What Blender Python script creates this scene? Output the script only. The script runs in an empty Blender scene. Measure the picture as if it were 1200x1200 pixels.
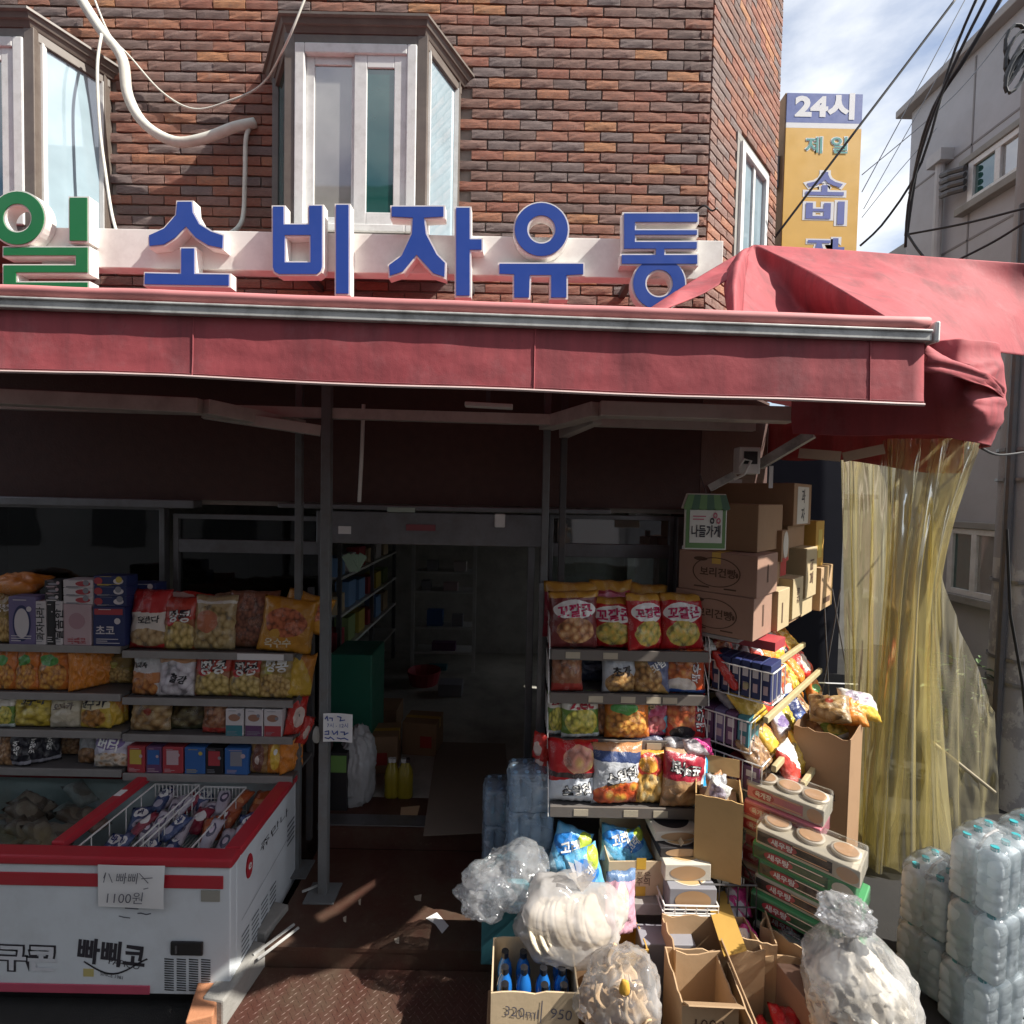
import bpy, bmesh, math, random
from mathutils import Vector, Matrix, noise
R = math.radians
rnd = random.Random(7)
SC = bpy.context.scene
COL = SC.collection
V = Vector

# ---------------------------------------------------------------- camera
CAM = V((0, 0, 2.55)); PITCH = R(-1.9); ROLL = R(1.15)
_f = V((0, math.cos(PITCH), math.sin(PITCH))); _r0 = V((1, 0, 0)); _u0 = _r0.cross(_f)
_r = _r0 * math.cos(ROLL) + _u0 * math.sin(ROLL); _u = _u0 * math.cos(ROLL) - _r0 * math.sin(ROLL)
cd = bpy.data.cameras.new('camera'); cam = bpy.data.objects.new('camera', cd); COL.objects.link(cam)
cd.sensor_width = 36; cd.lens = 18; cd.clip_start = 0.05; cd.clip_end = 1000
m = Matrix((_r, _u, -_f)).transposed().to_4x4(); m.translation = CAM; cam.matrix_world = m
SC.camera = cam
# ---------------------------------------------------------------- world, sun, exposure
SUN = V((1.0, -0.27, 1.06)).normalized()          # towards the sun
w = bpy.data.worlds.new('World'); SC.world = w; w.use_nodes = True
nt = w.node_tree; nt.nodes.clear()
def N(nt, t, **k):
    n = nt.nodes.new(t)
    for a, b in k.items():
        if a[0] == 'i' and a[1:].isdigit(): n.inputs[int(a[1:])].default_value = b
        else: setattr(n, a, b)
    return n
sky = N(nt, 'ShaderNodeTexSky', sky_type='NISHITA', sun_disc=False)
sky.sun_elevation = math.asin(SUN.z); sky.sun_rotation = math.atan2(SUN.x, SUN.y)
sky.air_density = 1.0; sky.dust_density = 1.5; sky.altitude = 50
tc = N(nt, 'ShaderNodeTexCoord'); mp = N(nt, 'ShaderNodeMapping'); mp.inputs['Scale'].default_value = (1.4, 1.4, 3.2)
nz = N(nt, 'ShaderNodeTexNoise'); nz.inputs['Scale'].default_value = 2.1; nz.inputs['Detail'].default_value = 7; nz.inputs['Roughness'].default_value = .55
cr = N(nt, 'ShaderNodeValToRGB'); cr.color_ramp.elements[0].position = .36; cr.color_ramp.elements[1].position = .64
mx = N(nt, 'ShaderNodeMix', data_type='RGBA'); mx.inputs['B'].default_value = (6.7, 6.9, 7.2, 1)
bg = N(nt, 'ShaderNodeBackground'); bg.inputs['Strength'].default_value = 0.080
wo = N(nt, 'ShaderNodeOutputWorld')
L = nt.links.new
L(tc.outputs['Generated'], mp.inputs['Vector']); L(mp.outputs[0], nz.inputs['Vector']); L(nz.outputs['Fac'], cr.inputs[0])
L(cr.outputs[0], mx.inputs['Factor']); L(sky.outputs[0], mx.inputs['A']); L(mx.outputs['Result'], bg.inputs['Color']); L(bg.outputs[0], wo.inputs[0])
sl = bpy.data.lights.new('sun', 'SUN'); sl.energy = 4.1; sl.angle = R(0.5); sl.color = (1.0, .95, .86)
so = bpy.data.objects.new('sun', sl); COL.objects.link(so); so.location = (30, -8, 32)
so.rotation_euler = (-SUN).to_track_quat('-Z', 'Y').to_euler()
vs = SC.view_settings; vs.view_transform = 'Standard'; vs.look = 'None'; vs.gamma = 1; vs.exposure = 1.08
SC.cycles.max_bounces = 6; SC.cycles.diffuse_bounces = 3; SC.cycles.glossy_bounces = 3; SC.cycles.transparent_max_bounces = 16; SC.cycles.transmission_bounces = 4
SC.cycles.caustics_reflective = False; SC.cycles.caustics_refractive = False

# ---------------------------------------------------------------- helpers
def P(px, py, Y):
    d = _f + _r * ((px - 600) / 600) + _u * ((600 - py) / 600)
    return CAM + d * (Y / d.y)
def PZ(px, py, z):
    d = _f + _r * ((px - 600) / 600) + _u * ((600 - py) / 600)
    return CAM + d * ((z - CAM.z) / d.z)

class MB:
    def __init__(s): s.v = []; s.f = []; s.m = []; s.uv = {}
    def add(s, vs, fs, mi=0):
        o = len(s.v); s.v += [tuple(v) for v in vs]
        for f in fs: s.f.append(tuple(i + o for i in f)); s.m.append(mi)
        return s
    def box(s, x0, x1, y0, y1, z0, z1, mi=0, M=None):
        vs = [V((x, y, z)) for x in (x0, x1) for y in (y0, y1) for z in (z0, z1)]
        if M: vs = [M @ v for v in vs]
        return s.add(vs, [(0, 1, 3, 2), (4, 6, 7, 5), (0, 4, 5, 1), (2, 3, 7, 6), (0, 2, 6, 4), (1, 5, 7, 3)], mi)
    def bar(s, a, b, w, h, mi=0, up=(0, 0, 1)):
        a = V(a); b = V(b); d = (b - a).normalized(); up = V(up)
        if abs(d.dot(up)) > .98: up = V((0, 1, 0))
        x = d.cross(up).normalized(); y = x.cross(d)
        c = [x * w / 2 + y * h / 2, -x * w / 2 + y * h / 2, -x * w / 2 - y * h / 2, x * w / 2 - y * h / 2]
        return s.add([a + k for k in c] + [b + k for k in c], [(0, 1, 2, 3), (7, 6, 5, 4), (0, 4, 5, 1), (1, 5, 6, 2), (2, 6, 7, 3), (3, 7, 4, 0)], mi)
    def tube(s, pts, r, n=8, mi=0, rs=None):
        pts = [V(p) for p in pts]; vs = []; fs = []; k = len(pts); prev = None
        for i, p in enumerate(pts):
            d = (pts[min(i + 1, k - 1)] - pts[max(i - 1, 0)]).normalized()
            if prev is None:
                a = V((0, 0, 1)) if abs(d.z) < .9 else V((1, 0, 0)); x = d.cross(a).normalized()
            else: x = (prev - d * prev.dot(d)).normalized()
            prev = x; y = d.cross(x); rr = rs[i] if rs else r
            vs += [p + (x * math.cos(t) + y * math.sin(t)) * rr for t in [2 * math.pi * j / n for j in range(n)]]
        for i in range(k - 1):
            for j in range(n): fs.append((i * n + j, i * n + (j + 1) % n, (i + 1) * n + (j + 1) % n, (i + 1) * n + j))
        fs.append(tuple(range(n))[::-1]); fs.append(tuple((k - 1) * n + j for j in range(n)))
        return s.add(vs, fs, mi)
    def prism(s, poly, y0, y1, mi=0, M=None):     # poly in x,z
        n = len(poly); vs = [V((x, y0, z)) for x, z in poly] + [V((x, y1, z)) for x, z in poly]
        if M: vs = [M @ v for v in vs]
        fs = [tuple(range(n)), tuple(range(2 * n - 1, n - 1, -1))] + [(i, i + n, (i + 1) % n + n, (i + 1) % n) for i in range(n)]
        return s.add(vs, fs, mi)
    def grid(s, fn, nu, nv, mi=0):
        vs = [fn(i / nu, j / nv) for j in range(nv + 1) for i in range(nu + 1)]
        fs = [(j * (nu + 1) + i, j * (nu + 1) + i + 1, (j + 1) * (nu + 1) + i + 1, (j + 1) * (nu + 1) + i) for j in range(nv) for i in range(nu)]
        return s.add(vs, fs, mi)
    def lathe(s, prof, n=12, c=(0, 0, 0), mi=0, sq=0.0):
        vs = []; fs = []; c = V(c)
        for r, z in prof:
            for j in range(n):
                t = 2 * math.pi * j / n; q = 1 + sq * (1 / max(abs(math.cos(t)), abs(math.sin(t))) - 1)
                vs.append(c + V((math.cos(t) * r * q, math.sin(t) * r * q, z)))
        for i in range(len(prof) - 1):
            for j in range(n): fs.append((i * n + j, i * n + (j + 1) % n, (i + 1) * n + (j + 1) % n, (i + 1) * n + j))
        return s.add(vs, fs, mi)
    def mesh(s, name, mats, smooth=False):
        me = bpy.data.meshes.new(name); me.from_pydata(s.v, [], s.f)
        for k in (mats if isinstance(mats, (list, tuple)) else [mats]): me.materials.append(k)
        if any(s.m): me.polygons.foreach_set('material_index', s.m)
        if smooth: me.polygons.foreach_set('use_smooth', [True] * len(s.f))
        me.update(); return me
    def build(s, name, mats, parent=None, smooth=False, local=False, bev=0):
        """parent None: a top-level mesh, origin moved to its base."""
        if parent is None and not local:
            xs = [v[0] for v in s.v]; ys = [v[1] for v in s.v]; zs = [v[2] for v in s.v]
            o = V(((min(xs) + max(xs)) / 2, (min(ys) + max(ys)) / 2, min(zs)))
            s.v = [(v[0] - o.x, v[1] - o.y, v[2] - o.z) for v in s.v]
        else: o = V((0, 0, 0))
        ob = link(s.mesh(name, mats, smooth), name, parent, local)
        if parent is None: ob.location = o
        if bev:
            b = ob.modifiers.new('bevel', 'BEVEL'); b.width = bev; b.segments = 2; b.limit_method = 'ANGLE'
        return ob

def link(me, name, parent=None, local=False):
    ob = bpy.data.objects.new(name, me); COL.objects.link(ob)
    if parent:
        ob.parent = parent
        if not local:
            mw = parent.matrix_basis.copy(); q = parent.parent
            if q: mw = q.matrix_basis @ parent.matrix_parent_inverse @ mw
            ob.matrix_parent_inverse = mw.inverted()
    return ob
def tag(o, label=None, cat=None, group=None, kind=None):
    if label: o['label'] = label
    if cat: o['category'] = cat
    if group: o['group'] = group
    if kind: o['kind'] = kind
    return o
def thing(name, label, cat, loc=(0, 0, 0), rot=(0, 0, 0), group=None):
    o = bpy.data.objects.new(name, None); COL.objects.link(o); o.empty_display_size = .1
    o.location = loc; o.rotation_euler = rot
    o.matrix_basis = Matrix.LocRotScale(V(loc), o.rotation_euler, None)
    return tag(o, label, cat, group)
def struct(o): o['kind'] = 'structure'; return o

# ---------------------------------------------------------------- materials
class G:
    """small node-graph helper"""
    def __init__(s, name):
        s.mat = bpy.data.materials.new(name); s.mat.use_nodes = True; s.t = s.mat.node_tree
        s.t.nodes.clear(); s.out = s.t.nodes.new('ShaderNodeOutputMaterial')
    def n(s, t, **k): return N(s.t, t, **k)
    def l(s, a, b): s.t.links.new(a, b)
    def sock(s, v, inp):
        if hasattr(v, 'is_linked') or isinstance(v, bpy.types.NodeSocket): s.l(v, inp)
        else: inp.default_value = v
    def math(s, op, a, b=0.0, c=None, clamp=False):
        q = s.n('ShaderNodeMath', operation=op, use_clamp=clamp); s.sock(a, q.inputs[0]); s.sock(b, q.inputs[1])
        if c is not None: s.sock(c, q.inputs[2])
        return q.outputs[0]
    def mix(s, f, a, b, mode='MIX'):
        q = s.n('ShaderNodeMix', data_type='RGBA', blend_type=mode); s.sock(f, q.inputs['Factor'])
        s.sock(a if not isinstance(a, tuple) else c4(a), q.inputs['A']); s.sock(b if not isinstance(b, tuple) else c4(b), q.inputs['B'])
        return q.outputs['Result']
    def noise(s, scale, detail=3, rough=.5, vec=None, dist=0):
        q = s.n('ShaderNodeTexNoise'); q.inputs['Scale'].default_value = scale; q.inputs['Detail'].default_value = detail
        q.inputs['Roughness'].default_value = rough; q.inputs['Distortion'].default_value = dist
        if vec: s.l(vec, q.inputs['Vector'])
        return q.outputs['Fac']
    def voro(s, scale, vec=None, feat='F1', out='Color'):
        q = s.n('ShaderNodeTexVoronoi', feature=feat); q.inputs['Scale'].default_value = scale
        if vec: s.l(vec, q.inputs['Vector'])
        return q.outputs[out]
    def ramp(s, f, stops, interp='LINEAR'):
        q = s.n('ShaderNodeValToRGB'); e = q.color_ramp; e.interpolation = interp
        while len(e.elements) < len(stops): e.elements.new(.5)
        for k, (p, c) in enumerate(stops): e.elements[k].position = p; e.elements[k].color = c4(c)
        s.l(f, q.inputs[0]); return q.outputs[0]
    def coord(s, kind='Object', scale=None):
        q = s.n('ShaderNodeTexCoord').outputs[kind]
        if scale:
            mpn = s.n('ShaderNodeMapping'); mpn.inputs['Scale'].default_value = scale; s.l(q, mpn.inputs['Vector']); q = mpn.outputs[0]
        return q
    def bump(s, h, strength=.3, dist=.01):
        q = s.n('ShaderNodeBump'); q.inputs['Strength'].default_value = strength; q.inputs['Distance'].default_value = dist
        s.l(h, q.inputs['Height']); return q.outputs[0]
    def bsdf(s, col, rough=.5, metal=0.0, normal=None, spec=.5, coat=0, trans=0, alpha=1, sheen=0):
        b = s.n('ShaderNodeBsdfPrincipled'); s.sock(c4(col) if isinstance(col, tuple) else col, b.inputs['Base Color'])
        s.sock(rough, b.inputs['Roughness']); s.sock(metal, b.inputs['Metallic']); b.inputs['Specular IOR Level'].default_value = spec
        b.inputs['Coat Weight'].default_value = coat; b.inputs['Transmission Weight'].default_value = trans; s.sock(alpha, b.inputs['Alpha'])
        if normal: s.l(normal, b.inputs['Normal'])
        return b.outputs[0]
    def done(s, sh): s.l(sh, s.out.inputs['Surface']); return s.mat
def c4(c): return (c[0], c[1], c[2], 1.0) if len(c) == 3 else c
_mc = {}
def sol(name, col, rough=.55, metal=0.0, var=.25, scale=6, bump=.0, bscale=80, coat=0, spec=.5, dirt=0, dirtcol=(.05, .04, .035)):
    """procedural base material: colour with noise variation, fine bump, optional dirt"""
    if name in _mc: return _mc[name]
    g = G(name); co = g.coord()
    a = tuple(max(0, k * (1 - var)) for k in col); b = tuple(min(1, k * (1 + var * .6)) for k in col)
    c = g.mix(g.noise(scale, 5, .6, co), a, b)
    if dirt:
        f = g.math('MULTIPLY', g.ramp(g.noise(scale * .7, 6, .7, co), [(.45, (0, 0, 0)), (.72, (1, 1, 1))]), dirt)
        c = g.mix(f, c, dirtcol)
    r = g.math('MULTIPLY_ADD', g.noise(scale * 2, 3, .5, co), .25, rough - .12)
    nn = g.bump(g.noise(bscale, 4, .6, co), bump, .004) if bump else None
    _mc[name] = g.done(g.bsdf(c, r, metal, nn, spec, coat)); return _mc[name]

# ---------------------------------------------------------------- text
_tc = {}
def glyphs(s, bold=0.0, res=4):
    """triangulated outline of a string, height about 1, centred on its own box"""
    k = (s, bold, res)
    if k in _tc: return _tc[k]
    cu = bpy.data.curves.new('glyph', 'FONT'); cu.body = s; cu.size = 1; cu.offset = bold; cu.resolution_u = res
    cu.align_x = 'CENTER'; cu.fill_mode = 'FRONT'
    ob = bpy.data.objects.new('glyph', cu); COL.objects.link(ob)
    dg = bpy.context.evaluated_depsgraph_get(); me = bpy.data.meshes.new_from_object(ob.evaluated_get(dg))
    vs = [(v.co.x, v.co.y) for v in me.vertices]; fs = [tuple(p.vertices) for p in me.polygons]
    bpy.data.objects.remove(ob); bpy.data.curves.remove(cu); bpy.data.meshes.remove(me)
    if vs:
        x0 = min(v[0] for v in vs); x1 = max(v[0] for v in vs); y0 = min(v[1] for v in vs); y1 = max(v[1] for v in vs)
        vs = [(x - (x0 + x1) / 2, y - (y0 + y1) / 2) for x, y in vs]; box = (x1 - x0, y1 - y0)
    else: box = (1, 1)
    _tc[k] = (vs, fs, box); return _tc[k]
def lettering(parent, s, mat, fn, width=None, height=None, bold=.015, rot=0, slant=0, local=True, name='lettering', res=3):
    """text mapped by fn(x, y) -> point; width or height in metres"""
    vs, fs, _ = glyphs(s, bold, res); bw, bh = glyphs(s, 0.0, res)[2]      # outline and fill of one word share a scale
    kx = width / bw if width else height / bh; ky = height / bh if height else kx
    c, sn = math.cos(rot), math.sin(rot); mb = MB(); pts = []
    for x, y in vs:
        x, y = x * kx + y * ky * slant, y * ky
        pts.append(fn(x * c - y * sn, x * sn + y * c))
    mb.add(pts, fs); return mb.build(name, mat, parent, local=local)
def plane_fn(o, ax, ay, off=V((0, 0, 0))):
    o = V(o); ax = V(ax).normalized(); ay = V(ay).normalized()
    return lambda x, y: o + ax * x + ay * y + off
def strokes(parent, lines, mat, fn, w=.004, name='lettering', local=True):
    """handwriting: polylines as thin flat ribbons"""
    mb = MB()
    for ln in lines:
        for (x0, y0), (x1, y1) in zip(ln, ln[1:]):
            d = V((x1 - x0, y1 - y0)); l_ = d.length or 1; d /= l_; nx, ny = -d.y * w / 2, d.x * w / 2; ex, ey = d.x * w / 2, d.y * w / 2
            mb.add([fn(x0 + nx - ex, y0 + ny - ey), fn(x0 - nx - ex, y0 - ny - ey), fn(x1 - nx + ex, y1 - ny + ey), fn(x1 + nx + ex, y1 + ny + ey)], [(0, 1, 2, 3)])
    return mb.build(name, mat, parent, local=local)
def disc(mb, fn, rx, ry, n=28, cx=0, cy=0, mi=0, r0=0.0):
    if r0: 
        o = [fn(cx + rx * math.cos(2 * math.pi * i / n), cy + ry * math.sin(2 * math.pi * i / n)) for i in range(n)]
        q = [fn(cx + rx * r0 * math.cos(2 * math.pi * i / n), cy + ry * r0 * math.sin(2 * math.pi * i / n)) for i in range(n)]
        mb.add(o + q, [(i, (i + 1) % n, (i + 1) % n + n, i + n) for i in range(n)], mi)
    else: mb.add([fn(cx + rx * math.cos(2 * math.pi * i / n), cy + ry * math.sin(2 * math.pi * i / n)) for i in range(n)], [tuple(range(n))], mi)
    return mb
# ================================================================ materials used widely
def brick_mat(name, src):
    g = G(name); co = g.coord()
    r = g.n('ShaderNodeObjectInfo').outputs['Random'] if src == 'obj' else g.n('ShaderNodeNewGeometry').outputs['Random Per Island']
    c = g.ramp(r, [(0, (.20, .135, .12)), (.12, (.27, .15, .12)), (.28, (.23, .175, .165)), (.42, (.38, .165, .11)), (.60, (.30, .175, .145)), (.74, (.36, .14, .095)), (.86, (.46, .20, .115)), (.95, (.54, .25, .12))], 'CONSTANT')
    st = g.coord('Object', (14, 14, 70)); n1 = g.noise(3, 6, .7, st)
    c = g.mix(g.math('MULTIPLY', g.ramp(n1, [(.46, (0, 0, 0)), (.66, (1, 1, 1))]), .55), c, (.11, .085, .08))
    c = g.mix(g.math('MULTIPLY', g.ramp(g.noise(14, 5, .7, co), [(.55, (0, 0, 0)), (.75, (1, 1, 1))]), .35), c, (.42, .36, .32))
    gp_ = g.n('ShaderNodeNewGeometry').outputs['Position']
    c = g.mix(g.math('MULTIPLY', g.ramp(g.noise(.9, 5, .6, gp_), [(.35, (0, 0, 0)), (.70, (1, 1, 1))]), .26), c, (.17, .11, .095))
    mps = g.n('ShaderNodeMapping'); mps.inputs['Scale'].default_value = (2.2, 2.2, .25); g.l(gp_, mps.inputs['Vector'])
    c = g.mix(g.math('MULTIPLY', g.ramp(g.noise(1.6, 5, .6, mps.outputs[0]), [(.52, (0, 0, 0)), (.72, (1, 1, 1))]), .25), c, (.42, .30, .25))
    nn = g.bump(g.noise(4, 6, .75, st), .8, .012)
    return g.done(g.bsdf(c, .82, 0, nn, .3))
M_BRICK = brick_mat('brick_single', 'obj'); M_BRICKS = brick_mat('brick_joined', 'isl')
M_MORTAR = sol('mortar', (.30, .26, .23), .9, var=.35, scale=12, bump=.5, bscale=120)
M_BROWN = sol('brown_window_metal', (.125, .10, .085), .42, var=.2, scale=10, spec=.5, dirt=.35, dirtcol=(.22, .19, .16))
M_WHITEFR = sol('white_pvc_frame', (.70, .70, .69), .45, var=.12, scale=14, dirt=.4, dirtcol=(.33, .31, .28))
M_STEEL = sol('dull_steel', (.21, .21, .22), .42, .65, var=.3, scale=7, bump=.1, dirt=.5, dirtcol=(.10, .08, .07))
M_STEELD = sol('dark_painted_steel', (.085, .082, .085), .5, .2, var=.3, scale=9, dirt=.5, dirtcol=(.16, .11, .08))
M_GREYP = sol('grey_painted_post', (.16, .17, .175), .45, .1, var=.25, scale=11, dirt=.5, dirtcol=(.10, .07, .05))
M_WHITE = sol('white_plastic', (.74, .73, .70), .45, var=.1, scale=9, dirt=.3, dirtcol=(.40, .36, .31))
M_ASPH = sol('asphalt', (.036, .035, .034), .95, var=.35, scale=3, bump=.8, bscale=220, dirt=.3, dirtcol=(.06, .055, .05), spec=.15)
M_CONC = sol('concrete', (.30, .29, .27), .88, var=.3, scale=4, bump=.5, bscale=90, dirt=.5, dirtcol=(.13, .12, .10))
M_BLACK = sol('black_plastic', (.015, .015, .016), .4, var=.3)
M_INK = sol('dark_ink', (.025, .022, .03), .7, var=.2)
M_PAPER = sol('white_paper', (.72, .71, .70), .8, var=.08, bump=.15, bscale=30)
M_INTW = sol('interior_wall', (.55, .54, .50), .8, var=.3, dirt=.3)
M_INTF = sol('interior_floor', (.46, .45, .40), .6, var=.4, scale=3, dirt=.5)
def glass_mat(name, tint, refl=.12, trans=.0, rough=.03, wave=.02, graze=.7):
    g = G(name); co = g.coord(); nn = g.bump(g.noise(3, 2, .5, co), wave, .05)
    lw = g.n('ShaderNodeLayerWeight'); lw.inputs['Blend'].default_value = .35; g.l(nn, lw.inputs['Normal'])
    gl = g.n('ShaderNodeBsdfGlossy'); gl.inputs['Roughness'].default_value = rough; gl.inputs['Color'].default_value = (.95, .97, 1, 1); g.l(nn, gl.inputs['Normal'])
    if trans:
        tr = g.n('ShaderNodeBsdfTransparent'); tr.inputs['Color'].default_value = c4(tint); base = tr.outputs[0]
    else:
        d = g.n('ShaderNodeBsdfDiffuse'); g.sock(g.mix(g.noise(5, 3, .5, co), tuple(k * .6 for k in tint), tint), d.inputs['Color']); base = d.outputs[0]
    ms = g.n('ShaderNodeMixShader'); g.l(g.math('MULTIPLY_ADD', lw.outputs['Facing'], graze, refl, clamp=True), ms.inputs[0]); g.l(base, ms.inputs[1]); g.l(gl.outputs[0], ms.inputs[2])
    return g.done(ms.outputs[0])
M_GLASS_D = glass_mat('dark_window_glass', (.02, .10, .09), .03)
M_GLASS_G = glass_mat('curtained_window_glass', (.36, .35, .33), .08)
M_GLASS_M = glass_mat('sky_painted_glass', (.42, .55, .62), .06)  # diffuse pale blue stands in for reflected sky
M_GLASS_T = glass_mat('clear_shop_glass', (.74, .80, .79), .05, 1)
M_GLASS_R = glass_mat('reflecting_transom_glass', (.10, .09, .08), .30)

# ================================================================ ground
mb = MB(); mb.box(-150, 150, -150, 150, -.4, 0)
tag(struct(mb.build('ground', M_ASPH)), 'dark grey asphalt ground in front of the shop')

# ================================================================ brick building
FY = 3.45; CX = 1.25; CU = V((.69, .724, 0)); CN = V((.724, -.69, 0)); CW = 1.35     # facade plane, corner, chamfer direction / outward normal / width
C0 = V((CX, FY, 0)); C1 = C0 + CU * CW
ZL0 = P(500, 637, FY).z; ZL1 = P(500, 600, FY).z; ZFL = .30
bld = thing('brick_building', 'red brown brick shop building with bay windows above the red awning', 'building', (0, FY, 0))
m_ = .014
foot = [(-5.2, FY + m_), (CX - .004, FY + m_), (C1.x - .01, C1.y + m_ * .5), (C1.x + .25, 10), (-5.2, 10)]
mb = MB()
n = len(foot); z0, z1 = ZL1 + .02, 7.0
mb.add([(x, y, z0) for x, y in foot] + [(x, y, z1) for x, y in foot], [(i, (i + 1) % n, (i + 1) % n + n, i + n) for i in range(n)] + [tuple(range(n)), tuple(range(2 * n - 1, n - 1, -1))])
wall = mb.build('upper_wall', M_MORTAR, bld)
# --- bricks
def brick_mesh(seed, l=.2055, h=.0525):
    r = random.Random(seed); mb = MB(); nx, nz = 4, 3; vs = []; fs = []
    for j in range(nz + 1):
        for i in range(nx + 1):
            e = .007 * r.random() + (.005 if j in (0, nz) or i in (0, nx) else 0)
            vs.append((l * (i / nx - .5), -.012 + e * .6, h * (j / nz - .5) + (r.random() - .5) * .004))
    fs = [(j * (nx + 1) + i, j * (nx + 1) + i + 1, (j + 1) * (nx + 1) + i + 1, (j + 1) * (nx + 1) + i) for j in range(nz) for i in range(nx)]
    k = len(vs); vs += [(-l / 2, .02, -h / 2), (l / 2, .02, -h / 2), (l / 2, .02, h / 2), (-l / 2, .02, h / 2)]
    fs += [tuple(range(nx, -1, -1)) + (k, k + 1), tuple(range(nz * (nx + 1), nz * (nx + 1) + nx + 1)) + (k + 2, k + 3)]
    fs += [tuple(j * (nx + 1) for j in range(nz + 1)) + (k + 3, k), tuple(j * (nx + 1) + nx for j in range(nz, -1, -1)) + (k + 1, k + 2)]
    mb.add(vs, fs); return mb
bvars = [brick_mesh(i) for i in range(4)]; bmesh_ = [b.mesh('brick', M_BRICK) for b in bvars]
PX_, PZ_ = .2126, .0664
cells = []; closers = []
zrow = ZL1 + .10; row = 0
BAYS = [(-1.62, -.36), (-3.95, -2.66)]
while zrow < 6.55:
    x = -5.1 + (row % 2) * PX_ / 2
    while x + .104 < CX:
        xx = x
        if not any(a + .05 < x < b - .05 and 4.15 < zrow < 5.35 for a, b in BAYS): cells.append((xx + (rnd.random() - .5) * .006, zrow, row))
        x += PX_
    gap = CX - .002 - (x - PX_ / 2)
    if gap > .02 and zrow > 3.42: closers.append((x - PX_ / 2 + gap / 2, zrow, (gap - .006) / .2055))
    zrow += PZ_; row += 1
cells = [c for c in cells if c[1] > 3.42]
def seen(c): return c[1] > 3.75 and c[0] > -2.75 and not any(a < c[0] < b and 4.0 < c[1] < 5.5 for a, b in BAYS)
vis = sorted([c for c in cells if seen(c)], key=lambda c: (c[0] + .2) ** 2 + (c[1] - 4.4) ** 2)
pick = set(vis[:300]); rest = [c for c in cells if c not in pick]
for i, c in enumerate(vis[:300]):
    o = link(bmesh_[rnd.randrange(4)], 'brick', wall, local=False)
    o.matrix_basis = Matrix.LocRotScale(V((c[0], FY + rnd.random() * .004, c[1])), Matrix.Rotation((rnd.random() - .5) * .02, 3, 'Y'), None)
mb = MB()
for c in rest:
    o = V((c[0], FY + rnd.random() * .004, c[1])); b = bvars[rnd.randrange(4)]
    mb.add([V(v) + o for v in b.v], b.f)
for cx_, cz_, k_ in closers:
    b = bvars[rnd.randrange(4)]; mb.add([V((v[0] * k_ + cx_, v[1] + FY + rnd.random() * .003, v[2] + cz_)) for v in b.v], b.f)
zr = 3.42; row = 0
while zr < 6.9:
    s = .108 + (row % 2) * PX_ / 2; ends = []
    if row % 2: ends.append((PX_ / 4 - .003 + .002, PX_ / 2 - .004))
    lim = CW - .104
    ns = int((lim - s) / PX_) + 1; e0 = s + ns * PX_ - PX_ / 2
    if CW - e0 > .02: ends.append(((e0 + CW) / 2, CW - e0 - .006))
    for sc_, ln_ in ends:
        o = C0 + CU * sc_ + V((0, 0, zr)); b = bvars[rnd.randrange(4)]
        mb.add([o + CU * (v[0] * ln_ / .2055) + CN * (-v[1]) + V((0, 0, v[2])) for v in b.v], b.f)
    while s < CW - .104:
        if not (.44 < s < 1.13 and 4.05 < zr < 5.22):
            o = C0 + CU * s + V((0, 0, zr)) + CN * .0; b = bvars[rnd.randrange(4)]
            mb.add([o + CU * v[0] + CN * (-v[1]) + V((0, 0, v[2])) for v in b.v], b.f)
        s += PX_
    zr += PZ_; row += 1
tag(mb.build('bricks', M_BRICKS, wall), kind='stuff')
M_FASC = sol('dark_brown_fascia', (.085, .042, .035), .75, var=.35, scale=18, bump=.6, bscale=70)
mb = MB(); mb.box(-5.2, CX + .002, FY - .012, FY + .013, ZL1 + .05, 3.38); mb.build('fascia_panel', M_FASC, bld)
mb = MB(); mb.bar(C0 + CN * .002 + V((0, 0, (ZL1 + 3.43) / 2)), C1 + CN * .002 + V((0, 0, (ZL1 + 3.43) / 2)), .02, 3.38 - ZL1 - .05); mb.build('fascia_panel', M_FASC, bld)

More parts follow.
